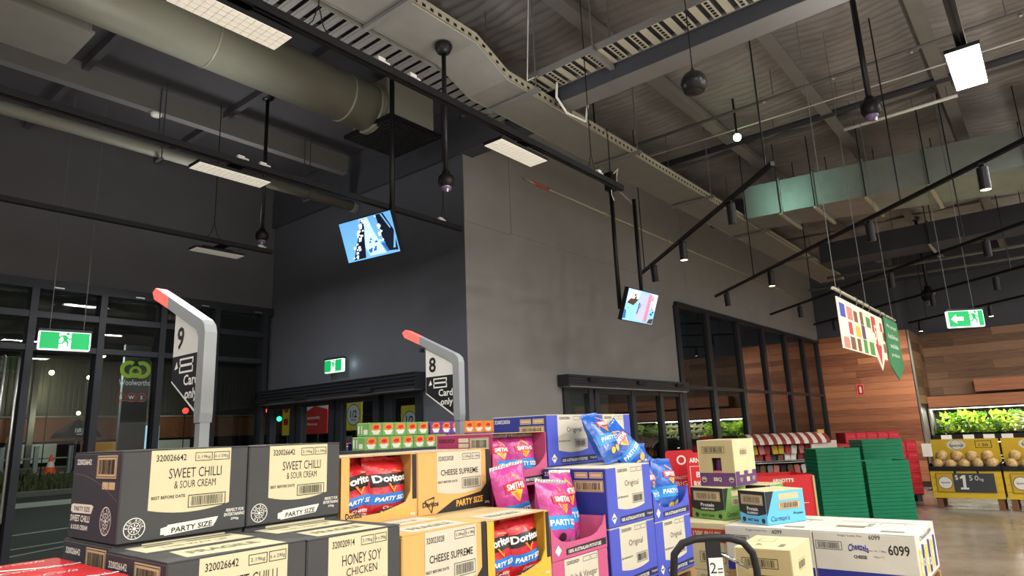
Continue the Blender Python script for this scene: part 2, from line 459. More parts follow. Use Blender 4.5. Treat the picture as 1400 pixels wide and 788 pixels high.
# cross bridging straps between the purlins
for k, x in enumerate((6.6, 9.6, 12.6, 15.6, 18.6)):
    MB().box(x, cy0, 5.70, x + 0.05, cy1, 5.75).build('bridging_strap', 'beam_grey', ce)
rb = MB().box(19.2, cy0, 5.05, 19.4, cy1, 5.75).build('rafter', 'beam_dark', ce)
rb = MB().box(12.0, cy0, 5.35, 12.16, 4.7, 5.72).build('rafter', 'beam_dark', ce)
lc = MB().box(-6, 4.55, 5.25, X0, YL + 0.1, 5.35).box(-6, 4.55, 5.25, X0, 4.6, 5.85).build('ceiling_lower', 'ceiling_dark')
tag(lc, 'flat dark ceiling over the shopfront bay', kind='structure')
MB().box(-6, 6.72, 5.0, X0, 6.82, 5.25).build('beam', 'beam_grey', lc)
for x in (-1.2, 1.9, 3.3):
    MB().box(x, 4.6, 5.17, x + 0.06, 6.72, 5.25).build('joist', 'ceiling_dark', lc)
    MB().box(x, 6.82, 5.17, x + 0.06, YL, 5.25).build('joist', 'ceiling_dark', lc)
MB().box(-6, 5.75, 5.22, X0, 5.79, 5.25).build('joist', 'beam_grey', lc)
# downstand beam over the entry wall, running out over the shop
MB().box(X0 - 0.05, 3.25, 4.66, X0 + 0.15, YM - 0.002, 5.06).build('beam', 'beam_dark', ce)
MB().box(X0 - 0.05, YM + 0.002, 4.66, X0 - 0.002, YL - 0.002, 5.06).build('beam', 'beam_dark', lc)
MB().box(X0 - 0.04, YM + 0.01, 5.06, X0 - 0.002, YL - 0.01, 5.24).build('beam_packer', 'ceiling_dark', lc)
# grey box beam beside the slotted tray (runs across the shop)
bb_ = MB().box(4.735, -9, 4.6, 4.96, 3.2, 4.86).build('beam', 'beam_grey', ce)
MB().box(4.73, -9, 4.603, 4.735, 3.2, 4.86).build('dark_side_sheet', 'beam_dark', bb_)  # added dark sheet over the beam's near side face

# --- shopfront glazing (left)
mull = [-5.9, -3.9, -1.9, 0.1, 1.45, 2.19, 2.87, 3.55, 4.23, 4.93]
fr = MB()
win = root('window_1', 'black framed shopfront glazing looking out to the car park', None, (0, 0, 0), kind='structure')
MB().box(-6, YL - 0.06, 3.36, X0, YL + 0.1, 3.46).build('head_rail', 'frame_black', win)
for x in mull:
    MB().box(x - 0.035, YL - 0.06, 0, x + 0.035, YL + 0.1, 3.36).build('mullion', 'frame_black', win)
for a, c in zip(mull[:-1], mull[1:]):
    for z0, z1 in ((3.04, 3.11), (2.68, 2.74)):
        MB().box(a + 0.035, YL - 0.05, z0, c - 0.035, YL + 0.09, z1).build('transom', 'frame_black', win)
    for z0, z1 in ((3.11, 3.36), (2.74, 3.04), (0.06, 2.68)):
        MB().box(a + 0.035, YL + 0.018, z0, c - 0.035, YL + 0.024, z1).build('pane', 'glass_front', win)
    MB().box(a + 0.035, YL - 0.03, 0, c - 0.035, YL + 0.07, 0.06).build('sill', 'frame_black', win)
for x in (1.98, 2.10):       # long steel pull handles beside the mullion
    MB().tube([(x + 0.0, YL - 0.058, 0.9), (x, YL - 0.11, 0.93), (x, YL - 0.11, 2.57), (x, YL - 0.058, 2.6)], 0.014, 8).build('pull_handle', 'steel', win, smooth=True)
for x in (2.35, 3.2, 4.0, 4.75):
    MB().box(x, YL - 0.075, 3.375, x + 0.1, YL - 0.06, 3.39).build('bracket', 'steel', win)

# --- windows in the grey wall (right), with deep black mullions
win2 = root('window_2', 'tall dark window row in the grey wall, reflecting the timber produce area', None, kind='structure')
mx_ = [10.09, 11.33, 12.78, 14.2, 15.68, 17.05, 18.34]
for x in mx_:
    MB().box(x - 0.08, YM - 0.035, 0, x + 0.08, YM + 0.34, 3.56).build('mullion', 'frame_black', win2)
MB().box(WX0, YM - 0.06, 3.56, WX1 + 0.05, YM + 0.2, 3.62).build('head_rail', 'frame_black', win2)
for a, c in zip(mx_[:-1], mx_[1:]):
    MB().box(a + 0.08, YM - 0.03, 2.19, c - 0.08, YM + 0.16, 2.25).build('transom', 'frame_black', win2)
    MB().box(a + 0.08, YM - 0.03, 0, c - 0.08, YM + 0.16, 0.1).build('sill', 'frame_black', win2)
    for z0, z1 in ((0.1, 2.19), (2.25, 3.56)):
        MB().box(a + 0.08, YM + 0.01, z0, c - 0.08, YM + 0.016, z1).build('pane', 'glass_green', win2)

# --- sliding doors in the grey wall
def header(name, parent, x0, x1, y0, y1, z0, z1, along):
    pass
d1 = root('door_1', 'black framed glass sliding doors in the grey wall', None, kind='structure')
MB().box(6.62, YM - 0.17, 2.13, 9.98, YM - 0.002, 2.27).build('header_box', 'frame_black', d1)
for z in (2.165, 2.20, 2.235): MB().box(6.62, YM - 0.178, z, 9.98, YM - 0.17, z + 0.012).build('header_rib', 'black_metal', d1)
for x in (7.05, 8.3, 9.5): MB().box(x, YM - 0.2, 2.19, x + 0.22, YM - 0.178, 2.24).build('motion_sensor', 'black_matt', d1)
MB().box(6.66, YM - 0.168, 2.118, 9.9, YM - 0.05, 2.13).build('header_trim', 'steel', d1)
for x in (6.76, 7.32, 7.46, 8.42, 9.28, 9.96):
    MB().box(x - 0.05, YM - 0.03, 0, x + 0.05, YM + 0.06, 2.115).build('stile', 'frame_black', d1)
for a, c in ((6.76, 7.32), (7.46, 8.42), (8.42, 9.28), (9.28, 9.96)):
    MB().box(a + 0.05, YM + 0.01, 0.05, c - 0.05, YM + 0.016, 2.06).build('pane', 'glass_green', d1)
    MB().box(a + 0.05, YM - 0.02, 2.06, c - 0.05, YM + 0.05, 2.115).build('rail', 'frame_black', d1)
MB().box(7.38, YM - 0.028, 1.85, 7.41, YM - 0.03, 1.99).build('sensor', 'black_matt', d1)
# --- sliding doors under the charcoal wall
d2 = root('door_2', 'black framed glass entry doors under the charcoal wall', None, kind='structure')
MB().box(X0 - 0.19, 5.3, 2.11, X0 - 0.002, YL - 0.08, 2.29).build('header_box', 'frame_black', d2)
for z in (2.15, 2.19, 2.23, 2.27): MB().box(X0 - 0.198, 5.3, z, X0 - 0.19, YL - 0.08, z + 0.012).build('header_rib', 'black_metal', d2)
for y in (6.0, 7.3, 8.2): MB().box(X0 - 0.23, y, 2.12, X0 - 0.198, y + 0.22, 2.17).build('motion_sensor', 'black_matt', d2)
MB().box(X0 - 0.186, 5.34, 2.098, X0 - 0.04, YL - 0.1, 2.11).build('header_trim', 'steel', d2)
ys = [5.43, 5.95, 6.15, 6.86, 7.0, 7.7, 7.86, 8.42]
for y in ys:
    MB().box(X0 - 0.03, y - 0.05, 0, X0 + 0.06, y + 0.05, 2.095).build('stile', 'frame_black', d2)
for a, c in ((5.43, 5.95), (6.15, 6.86), (7.0, 7.7), (7.86, 8.42)):
    MB().box(X0 + 0.01, a + 0.05, 0.05, X0 + 0.016, c - 0.05, 2.04).build('pane', 'glass_door', d2)
    MB().box(X0 - 0.02, a + 0.05, 2.04, X0 + 0.05, c - 0.05, 2.095).build('rail', 'frame_black', d2)
# solid pieces between the leaf pairs
for a, c in ((5.95, 6.15), (6.86, 7.0), (7.7, 7.86)):
    MB().box(X0 - 0.01, a + 0.05, 0, X0 + 0.05, c - 0.05, 2.095).build('infill', 'black_metal', d2)
# ================================================================ OVERHEAD SERVICES
def hang_wire(parent, x, y, z0, z1, r=0.004, m='wire', name='hanger'):
    return MB().cyl((x, y, z0), (x, y, z1), r, 6).build(name, m, parent)

# --- long cable tray beside the grey wall: high run, step down, low run
t = root('cable_tray', 'long grey solid-bottom cable tray stepping down beside the grey wall', 'cable tray', (0, 0, 0))
prof = [(-5.5, 4.77), (3.68, 4.77), (4.08, 4.6), (15.6, 4.6)]
mb = MB(); 
for y0, y1, zo, h in ((3.24, 3.71, 0.0, 0.006),):
    vs = []; 
    for x, z in prof: vs += [(x, y0, z), (x, y1, z), (x, y0, z + h), (x, y1, z + h)]
    fs = []
    for i in range(len(prof) - 1):
        a = 4 * i; b = a + 4
        fs += [(a, b, b + 1, a + 1), (a + 2, a + 3, b + 3, b + 2), (a, a + 2, b + 2, b), (a + 1, b + 1, b + 3, a + 3)]
    fs += [(0, 1, 3, 2), (12, 14, 15, 13)]
    mb.add(vs, fs)
mb.build('tray_bottom', 'tray', t)
for y in (3.24, 3.705):
    mb = MB(); vs = []; fs = []
    for x, z in prof: vs += [(x, y, z - 0.012), (x, y + 0.005, z - 0.012), (x, y, z + 0.085), (x, y + 0.005, z + 0.085)]
    for i in range(3):
        a = 4 * i; b = a + 4
        fs += [(a, b, b + 1, a + 1), (a + 2, a + 3, b + 3, b + 2), (a, a + 2, b + 2, b), (a + 1, b + 1, b + 3, a + 3)]
    fs += [(0, 1, 3, 2), (12, 14, 15, 13)]
    mb.add(vs, fs).build('side_flange', 'tray_light' if y < 3.5 else 'tray', t)
mb = MB()          # row of slots punched along the near flange
x = -0.5
while x < 15.4:
    for (xa, za), (xb, zb) in zip(prof[:-1], prof[1:]):
        if xa <= x < xb: z = za + (zb - za) * (x - xa) / (xb - xa)
    mb.box(x, 3.2372, z + 0.02, x + 0.035, 3.2398, z + 0.045); x += 0.085
tag(mb.build('slot_row', 'black_matt', t), kind='stuff')
for x, z in ((2.9, 4.77), (4.35, 4.6), (6.2, 4.6), (8.2, 4.6), (10.4, 4.6), (12.8, 4.6)):
    MB().box(x, 3.12, z - 0.042, x + 0.04, 3.735, z - 0.012).build('support_strut', 'beam_grey', t)
    for y in (3.16, 3.724): MB().cyl((x + 0.02, y, z - 0.03), (x + 0.02, y, 5.64), 0.006, 6).build('threaded_rod', 'wire', t)

# --- ribbed tray next to it
t = root('ribbed_cable_tray', 'dark ribbed cable tray running alongside the stepped grey tray', 'cable tray')
for y in (3.74, 4.02): MB().box(-3, y, 4.74, 4.98, y + 0.006, 4.80).build('side_rail', 'tray', t)
rm = None
for i in range(58):
    x = -1.6 + i * 0.112
    if rm is None: rm = MB().box(0, 3.746, 4.742, 0.075, 4.02, 4.748).box(0.02, 3.746, 4.736, 0.055, 4.02, 4.742).mesh('rung', 'beam_grey')
    link('rung', rm, t, (x, 0, 0))
MB().box(-3, 3.75, 4.79, 4.98, 4.01, 4.80).build('cable_bed', 'black_matt', t)
for x in (0.6, 2.4, 4.2):
    MB().cyl((x, 4.04, 4.745), (x, 4.04, 5.64), 0.005, 6).build('threaded_rod', 'wire', t)

# --- slotted ladder tray running across the shop, in front of the box beam
t = root('slotted_cable_tray', 'pale slotted cable tray crossing the ceiling along the box beam', 'cable tray')
MB().box(4.42, -8, 4.735, 4.426, 3.3, 4.80).build('side_rail', 'beam_grey', t)
MB().box(4.70, -8, 4.735, 4.706, 3.3, 4.80).build('side_rail', 'beam_grey', t)
rm = None; sm = None
for i in range(64):
    y = 3.24 - i * 0.105
    if rm is None: rm = MB().box(4.426, 0, 4.74, 4.70, 0.062, 4.746).mesh('rung', 'tray_light')
    r_ = link('rung', rm, t, (0, y, 0))
    if sm is None:
        mb = MB()
        for k in range(6): mb.box(4.445 + k * 0.042, 0.017, 4.7385, 4.475 + k * 0.042, 0.045, 4.7398)
        sm = mb.mesh('slot_row', 'black_matt')
    if i % 2 == 0: link('slot_row', sm, r_, (0, 0, 0))
MB().box(4.43, -8, 4.77, 4.695, 3.28, 4.775).build('cable_bed', 'beam_dark', t)
for y in (2.55, 0.9, -0.8):
    MB().box(4.38, y, 4.69, 4.72, y + 0.04, 4.73).build('support_strut', 'beam_grey', t)
    for x in (4.40, 4.715): MB().cyl((x, y + 0.02, 4.69), (x, y + 0.02, 5.64), 0.006, 6).build('threaded_rod', 'wire', t)
# loop of loose cable near the tray junction
c = MB().tube([(4.62, 3.1, 4.74), (4.66, 3.14, 4.62), (4.78, 3.12, 4.5), (4.99, 3.05, 4.46), (5.0, 3.02, 4.62), (4.99, 3.0, 4.86)], 0.012, 8).build('drop_cable', 'white_plastic', smooth=True)
tag(c, 'loose white cable looping under the box beam end', 'cable')
# tensioned white wires meeting at the tray corner
c = MB().cyl((4.3, 3.2, 4.66), (4.36, 3.18, 5.6), 0.005, 6).cyl((4.3, 3.2, 4.66), (5.4, 3.0, 5.45), 0.005, 6).ball((4.52, 3.16, 4.83), 0.02, 0.014, 0.014, 8, 6).build('bracing_wire', 'white_plastic')
tag(c, 'white bracing wire fanning up from the tray corner', 'wire')

# --- big round duct ending in a plenum box with a floor-facing grille
t = root('round_duct', 'fat olive round air duct ending in a square plenum box', 'duct')
MB().lathe([(0.235, -6.0), (0.235, 3.86)], (0, 4.82, 4.80), 32, 'x').build('duct_tube', 'duct_olive', t, smooth=True)
for x in (-0.4, 0.9, 2.2, 3.5):
    MB().lathe([(0.2355, x), (0.241, x + 0.004), (0.241, x + 0.018), (0.2355, x + 0.022)], (0, 4.82, 4.80), 32, 'x').build('seam_band', 'duct_olive', t, smooth=True)
MB().lathe([(0.236, 3.80), (0.255, 3.81), (0.255, 3.86), (0.236, 3.87)], (0, 4.82, 4.80), 32, 'x').build('collar', 'duct_olive', t)
MB().box(3.87, 4.52, 4.62, 4.42, 5.12, 5.08).build('plenum_box', 'duct_plain', t)
g = MB().box(3.80, 4.46, 4.585, 4.48, 5.18, 4.62).build('grille', 'black_metal', t)
sm = MB().box(0, 4.5, 4.574, 0.022, 5.14, 4.585).mesh('louvre', 'black_matt')
for i in range(14): link('louvre', sm, g, (3.83 + i * 0.045, 0, 0))
for x in (0.2, 1.9, 3.3):
    for y in (4.60, 5.04): MB().cyl((x, y, 4.9), (x, y, 5.25), 0.006, 6).build('hanger', 'beam_dark', t)
# --- square duct branch at the top left
t = root('square_duct', 'grey square duct branch below the ceiling, nearest the shopfront', 'duct')
MB().box(-0.2, 4.56 + 0.5, 4.62, 1.47, 5.10 + 0.55, 5.06).build('duct_box', 'duct_plain', t)
MB().box(-0.2, 5.055, 4.60, 1.49, 5.66, 4.62).build('bottom_flange', 'tray', t)
for x in (0.3, 1.2): MB().cyl((x, 5.3, 5.06), (x, 5.3, 5.25), 0.006, 6).build('hanger', 'beam_dark', t)

# --- long grey pipe along the shopfront bay
t = root('service_pipe', 'long grey pipe running to the charcoal wall below the lower ceiling', 'pipe')
MB().cyl((-6, 6.6, 4.48), (X0 - 0.002, 6.6, 4.52), 0.062, 16).build('pipe_run', 'duct_plain', t, smooth=True)
MB().lathe([(0.075, 4.975), (0.08, 4.985), (0.08, 5.03), (0.075, 5.037)], (0, 6.6, 4.52), 16, 'x').build('wall_flange', 'beam_grey', t)
for x in (-1.5, 0.9, 2.6, 4.3):
    MB().box(x, 6.53, 4.42, x + 0.03, 6.67, 4.43).cyl((x + 0.015, 6.66, 4.42), (x + 0.015, 6.66, 5.25), 0.006, 6).cyl((x + 0.015, 6.54, 4.42), (x + 0.015, 6.54, 5.25), 0.006, 6).build('pipe_hanger', 'beam_dark', t)

# --- rectangular ducts across the produce side
def rect_duct(label, fb, bb, zt, zb, cuts, m):
    """fb/bb: near and far bottom edges as ((x, y), (x, y))."""
    t = root('rectangular_duct', label, 'duct')
    def P(e, k): return Vector((e[0][0] + (e[1][0] - e[0][0]) * k, e[0][1] + (e[1][1] - e[0][1]) * k, 0))
    for a, c in zip(cuts[:-1], cuts[1:]):
        g = 0.0012
        q = [P(fb, a + g), P(fb, c - g), P(bb, c - g), P(bb, a + g)]
        mb = MB().add([p + Vector((0, 0, zb)) for p in q] + [p + Vector((0, 0, zt)) for p in q], [(0, 3, 2, 1), (4, 5, 6, 7), (0, 1, 5, 4), (1, 2, 6, 5), (2, 3, 7, 6), (3, 0, 4, 7)])
        mb.build('duct_section', m, t)
    for k in cuts[1:-1]:
        a, c = P(fb, k), P(bb, k); d = (P(fb, 1) - P(fb, 0)).normalized() * 0.018; o = (c - a).normalized() * 0.03
        q = [a - d - o, a + d - o, c + d + o, c - d + o]
        MB().add([p + Vector((0, 0, zb - 0.03)) for p in q] + [p + Vector((0, 0, zt + 0.03)) for p in q], [(0, 3, 2, 1), (4, 5, 6, 7), (0, 1, 5, 4), (1, 2, 6, 5), (2, 3, 7, 6), (3, 0, 4, 7)]).build('joint_flange', m, t)
        o2 = (c - a).normalized() * 0.08
        for p in (a - o2, c + o2): MB().cyl((p.x, p.y, zb - 0.04), (p.x, p.y, 5.64), 0.007, 6).build('threaded_rod', 'black_metal', t)
        MB().box(0, 0, 0, 0.001, 0.001, 0.001)
        L = (c - a).length + 0.2; ang = math.atan2(c.y - a.y, c.x - a.x); mid = (a + c) / 2
        MB().obox((mid.x, mid.y, zb - 0.05), (L, 0.04, 0.025), Matrix.Rotation(ang, 3, 'Z')).build('support_strut', 'tray_light', t)
    return t
rect_duct('galvanised rectangular duct crossing in front of the produce side, with strap hangers', ((9.63, 3.22), (10.24, -1.3)), ((10.36, 3.22), (11.63, -1.3)), 5.09, 4.6, [0, 0.115, 0.217, 0.358, 0.52, 0.75, 1.0], 'galv')
rect_duct('dark rectangular duct behind the galvanised one, above the produce', ((13.6, 3.2), (13.3, -3.0)), ((14.3, 3.2), (14.1, -3.0)), 4.98, 4.6, [0, 0.3, 0.6, 1.0], 'beam_dark')

# --- sprinkler pipes and conduits
def pipe(name, label, pts, r, m, cat='pipe', hang=()):
    t = root(name, label, cat)
    MB().tube(pts, r, 8).build('pipe_run', m, t, smooth=True)
    for x, y, z in hang: MB().cyl((x, y, z), (x, y, 5.64), 0.005, 6).build('hanger', 'wire', t)
    return t
p = pipe('sprinkler_pipe', 'grey sprinkler pipe below the purlins, nearest the box beam', [(7.52, 4.4, 5.3), (7.35, -6, 5.3)], 0.02, 'beam_grey', hang=[(7.45, 2.0, 5.3), (7.43, -0.2, 5.3)])
for y in (2.1, 1.35, 0.6, -0.3): MB().lathe([(0.012, 5.24), (0.022, 5.25), (0.022, 5.262), (0.008, 5.285)], (7.42, y, 0), 8).build('sprinkler_head', 'steel', p)
p = pipe('thin_conduit', 'thin pale conduit running across the purlins', [(8.2, 4.3, 5.4), (8.33, -6, 5.4)], 0.009, 'white_plastic', 'conduit', hang=[(8.3, 1.5, 5.4)])
p = pipe('batten_lamp', 'thin unlit batten lamp under the purlins beyond the security camera', [(8.99, 1.6, 5.28), (8.94, 0.35, 5.28)], 0.022, 'white_plastic', 'lamp', hang=[(8.98, 1.5, 5.28), (8.95, 0.45, 5.28)])
p = pipe('sprinkler_main', 'dark sprinkler main crossing above the galvanised duct', [(8.75, 4.4, 5.45), (8.75, -6, 5.45)], 0.045, 'beam_dark', hang=[(8.75, 2.4, 5.45)])
p = pipe('far_pipe', 'brown grey pipe beneath the dark far duct', [(14.4, 3.3, 4.45), (14.25, -5, 4.45)], 0.03, 'duct_plain', hang=[(14.4, 2.0, 4.45), (14.3, -1, 4.45)])
p = pipe('lower_far_pipe', 'thin pipe high above the timber wall at the back', [(16.8, 4.3, 4.7), (16.8, -5, 4.7)], 0.03, 'duct_plain', hang=[(16.8, 2.0, 4.7)])
p = pipe('wall_conduit', 'slim grey conduit along the top of the grey wall', [(6.2, YM - 0.03, 4.66), (17.6, YM - 0.03, 4.63)], 0.014, 'tray_light', 'conduit')
MB().tube([(6.62, YM - 0.03, 4.662), (6.28, YM - 0.03, 4.664)], 0.018, 8).build('red_sleeve', mat('red_sleeve', '#b8564a', 0.5), p, smooth=True)
MB().tube([(6.2, YM - 0.03, 4.66), (6.14, YM - 0.035, 4.665), (6.12, YM - 0.006, 4.68)], 0.018, 8).build('end_bend', 'mid_grey', p, smooth=True)
for x in (8, 10, 12, 14, 16): MB().box(x, YM - 0.05, 4.61, x + 0.03, YM - 0.006, 4.675).build('saddle_clip', 'tray_light', p)

# --- lighting rails with their slim panel lamps
def rail(label, y, x0, x1, clips, tops, RAIL_Z=RAIL_Z):
    t = root('lighting_rail', label, 'lighting rail')
    MB().box(x0, y - 0.025, RAIL_Z, x1, y + 0.025, RAIL_Z + 0.045).build('track_bar', 'black_metal', t)
    MB().box(x0, y - 0.006, RAIL_Z - 0.006, x1, y + 0.006, RAIL_Z).build('track_slot', 'black_matt', t)
    for x, zt in tops:
        MB().cyl((x, y, RAIL_Z + 0.2), (x, y, zt), 0.0045, 6).build('suspension_wire', 'black_metal', t)
        MB().tube([(x - 0.07, y, RAIL_Z + 0.045), (x - 0.03, y, RAIL_Z + 0.1), (x, y, RAIL_Z + 0.21)], 0.0035, 5).tube([(x + 0.07, y, RAIL_Z + 0.045), (x + 0.03, y, RAIL_Z + 0.1), (x, y, RAIL_Z + 0.21)], 0.0035, 5).build('wire_yoke', 'black_metal', t)
    for x in clips: MB().box(x, y - 0.03, RAIL_Z + 0.045, x + 0.05, y + 0.0, RAIL_Z + 0.07).cyl((x + 0.05, y - 0.015, RAIL_Z + 0.06), (x + 0.09, y - 0.015, RAIL_Z + 0.055), 0.008, 6).build('cable_clip', 'white_plastic', t)
    return t
def panel(label, x0, x1, y, m, cells=True, group='slim panel lamps on the rails', RAIL_Z=RAIL_Z, off=0.0):
    t = root('panel_lamp', label, 'ceiling lamp', (x0, y, 0), group=group)
    L = x1 - x0; z = RAIL_Z - 0.006
    MB().box(0, -0.085, z - 0.05, L, 0.085, z - 0.028).build('housing', 'black_metal', t)
    MB().box(0.1, -0.03, z - 0.028, L - 0.1, 0.03, z).build('driver_box', 'black_metal', t)
    if off: MB().box(L * 0.4, -off - 0.02, z + 0.0, L * 0.6, 0.03, z + 0.006).build('mount_arm', 'black_metal', t)
    MB().box(0.006, -0.08, z - 0.054, L - 0.006, 0.08, z - 0.0505).build('diffuser', m, t)
    mb = MB()
    for i in range(1, 14): mb.box(0.006 + (L - 0.012) * i / 14 - 0.001, -0.08, z - 0.0565, 0.006 + (L - 0.012) * i / 14 + 0.001, 0.08, z - 0.0542)
    for i in range(1, 4): mb.box(0.006, -0.08 + 0.16 * i / 4 - 0.001, z - 0.0565, L - 0.006, -0.08 + 0.16 * i / 4 + 0.001, z - 0.0542)
    tag(mb.build('louvre_grid', 'white_plastic', t), kind='stuff')
    return t
rail('black lighting rail nearest the grey cable tray, with clipped cables', 2.69, -3.5, 4.93, (2.18, 2.42, 4.5), [(-1.2, 5.75), (1.8, 5.75), (4.45, 5.75)])
rail('black lighting rail ending at the corner of the charcoal wall', 4.48, -3.5, 4.76, (2.32, 2.50, 4.42), [(-0.6, 5.2), (4.5, 5.2)])
rail('low black lighting rail nearest the shopfront glazing', 6.50, -3.5, 3.83, (3.66,), [(-0.4, 5.2), (3.17, 5.2)])
for yy in (-1.7, -4.2, -6.7): rail('black lighting rail over the shop aisles behind the viewer, %s' % {-1.7: 'nearest', -4.2: 'second', -6.7: 'farthest'}[yy], yy, -3.5, 15.6, (), [(0.0, 5.7), (8.0, 5.7)], HIGH_Z)
rail('black lighting rail holding the brightly lit panel at the right', 0.105, -3.5, 4.9, (), [(4.0, 5.7)])
panel('dim panel lamp in front of the grey wall corner', 3.28, 3.82, 2.77, 'diffuser_dim', off=0.08)
panel('large-looking dim panel lamp cut by the top edge of the picture', 1.10, 1.655, 2.77, 'diffuser_dim', off=0.08)
panel('dim panel lamp beside the long grey pipe', 2.05, 2.62, 4.57, 'diffuser_dim', off=0.09)
panel('faint panel lamp on the low rail above the lane nine sign', 3.03, 3.56, 6.66, 'diffuser_dimmer', off=0.16)
panel('bright white lit panel lamp at the top right', 4.21, 4.77, 0.105, 'diffuser_lit')
_cnt = {}
for x, y, p in LIT_PANELS[1:]:
    _row = {-1.7: 'nearest high rail', -4.2: 'middle high rail', -6.7: 'farthest high rail', 0.105: 'low rail'}[y]; _cnt[_row] = _cnt.get(_row, 0) + 1
    panel('lit panel lamp, %s along the %s behind the viewer' % (['first', 'second', 'third', 'fourth', 'fifth', 'sixth'][_cnt[_row] - 1], _row), x - 0.28, x + 0.28, y, 'diffuser_lit', group='lit panel lamps over the aisles behind the viewer', RAIL_Z=HIGH_Z if y < -1 else RAIL_Z)

# --- pole-mounted dome cameras
mat('lens_glow', '#6a5a80', 0.1, spec=0.8)
def dome_camera(label, x, y, zt, zb, r=0.019, cap=True, big=1.0):
    t = root('dome_camera', label, 'security camera', (x, y, 0))
    if cap: MB().lathe([(0.03, zt - 0.085), (0.055, zt - 0.07), (0.072, zt - 0.035), (0.075, zt - 0.01), (0.07, zt)], (0, 0, 0), 18).build('ceiling_cup', 'black_metal', t, smooth=True)
    MB().cyl((0, 0, zb + 0.1), (0, 0, zt - 0.05), r, 12).build('pole', 'black_metal', t, smooth=True)
    b = big
    MB().lathe([(0.03 * b, zb + 0.12 * b), (0.034 * b, zb + 0.095 * b), (0.058 * b, zb + 0.08 * b), (0.064 * b, zb + 0.06 * b), (0.064 * b, zb + 0.02 * b), (0.052 * b, zb), (0.045 * b, zb - 0.01 * b)][::-1], (0, 0, 0), 18).build('housing', 'black_metal', t, smooth=True)
    d = MB().ball((0, 0, zb - 0.008 * b), 0.044 * b, 0.044 * b, 0.042 * b, 14, 8).build('dome', 'lens_glow', t, smooth=True)
    MB().cyl((-0.012, -0.02, zb - 0.055 * b), (-0.014, -0.026, zb - 0.03 * b), 0.012 * b, 8).build('lens', 'steel', d)
    return t
dome_camera('black dome camera on a pole in front of the charcoal wall, below the tray', 3.51, 3.456, 4.757, 3.52)
dome_camera('black dome camera on a pole beside the low rail near the shopfront', 3.42, 6.0, 5.25, 3.62)
dome_camera('grey dome camera on a thick pole at the top right', 6.42, 0.90, 5.7, 4.30, 0.026, big=1.35)
dome_camera('dome camera hanging in the dark high above the produce wall', 15.0, 1.66, 5.5, 3.81, 0.03, big=2.2)
# smoke detector on the beam
d = MB().lathe([(0.02, 4.96), (0.05, 4.965), (0.055, 4.985), (0.055, 5.0)], (2.62, 6.77, 0), 16).build('smoke_detector', 'white_plastic', smooth=True)
tag(d, 'small white smoke detector under the grey ceiling beam', 'detector')

# --- globe speaker
t = root('globe_speaker', 'black globe speaker hanging on a thin cable', 'speaker', (4.10, 1.61, 0))
MB().ball((0, 0, 3.93), 0.088, n=20, m=14).build('globe', mat('speaker_black', '#1b1b1e', 0.35), t, smooth=True)
MB().lathe([(0.062, 3.862), (0.07, 3.868), (0.072, 3.874)], (0, 0, 0), 20).build('grille_ring', 'black_matt', t)
MB().lathe([(0.0885, 3.925), (0.09, 3.93), (0.0885, 3.935)], (0, 0, 0), 24).build('seam', 'black_matt', t)
MB().cyl((0, 0, 4.01), (0, 0, 4.04), 0.012, 8).build('cap', 'black_metal', t)
MB().cyl((0, 0, 4.03), (-0.0, 0.0, 5.69), 0.004, 6).build('cable', 'black_metal', t)
# glowing green indicator lamp under the purlins
t = root('pilot_lamp', 'small lamp glowing greenish white under the roof', 'lamp', (8.03, 2.66, 5.2))
MB().ball((0, 0, 0), 0.05, n=12, m=8).build('bulb', mat('green_glow', '#d8ffd0', 0.4, emit=14, ecol='#d6ffc0'), t, smooth=True)
MB().cyl((0, 0, 0.04), (0, 0, 0.55), 0.014, 8).build('stem', 'black_metal', t)
spot_light('pilot_lamp_light', (8.06, 2.60, 5.16), (9.75, 2.5, 4.86), 26, 62, 0.8, (0.55, 1.0, 0.78), 0.05)
# black cable dropping from the stepped tray
t = root('dangling_cable', 'thin black cable dangling from the stepped tray above the screen poles', 'cable', (5.62, 3.2, 0))
MB().tube([(0, 0.03, 4.62), (0, -0.012, 4.66), (0, -0.02, 4.5), (0.01, -0.01, 4.2), (0.0, -0.015, 3.98)], 0.006, 6).build('lead', 'black_metal', t)
MB().tube([(0, -0.015, 3.98), (0.01, -0.01, 3.93), (0.05, -0.01, 3.88)], 0.004, 6).build('loose_end', 'white_plastic', t)
# ================================================================ TRACKS, SCREENS, SIGNS
mat('spot_body', '#1d1d20', 0.45, metal=0.3)
mat('spot_lit', '#fff2d8', 0.4, emit=9, ecol='#ffe6b8')
mat('spot_dark', '#3a3733', 0.3)
def spot_head(parent_z, x, y, aim, lit, label, group='black cylinder spotlights on the tracks', power=0):
    t = root('spotlight', label, 'spotlight', (x, y, parent_z), group=group)
    d = Vector(aim).normalized()
    MB().cyl((0, 0, -0.002), (0, 0, -0.05), 0.016, 8).build('stem', 'spot_body', t)
    MB().box(-0.06, -0.02, -0.02, 0.06, 0.02, -0.001).build('adaptor', 'spot_body', t)
    c = Vector((0, 0, -0.06))
    MB().cyl(c - d * 0.03, c + d * 0.16, 0.042, 16).build('barrel', 'spot_body', t, smooth=False)
    MB().cyl(c + d * 0.158, c + d * 0.1615, 0.037, 16).build('lens', 'spot_lit' if lit else 'spot_dark', t)
    if power:
        p = Vector((x, y, parent_z)) + c + d * 0.17
        spot_light('spotlight_lamp', p, p + d, power, 75, 0.7)
    return t
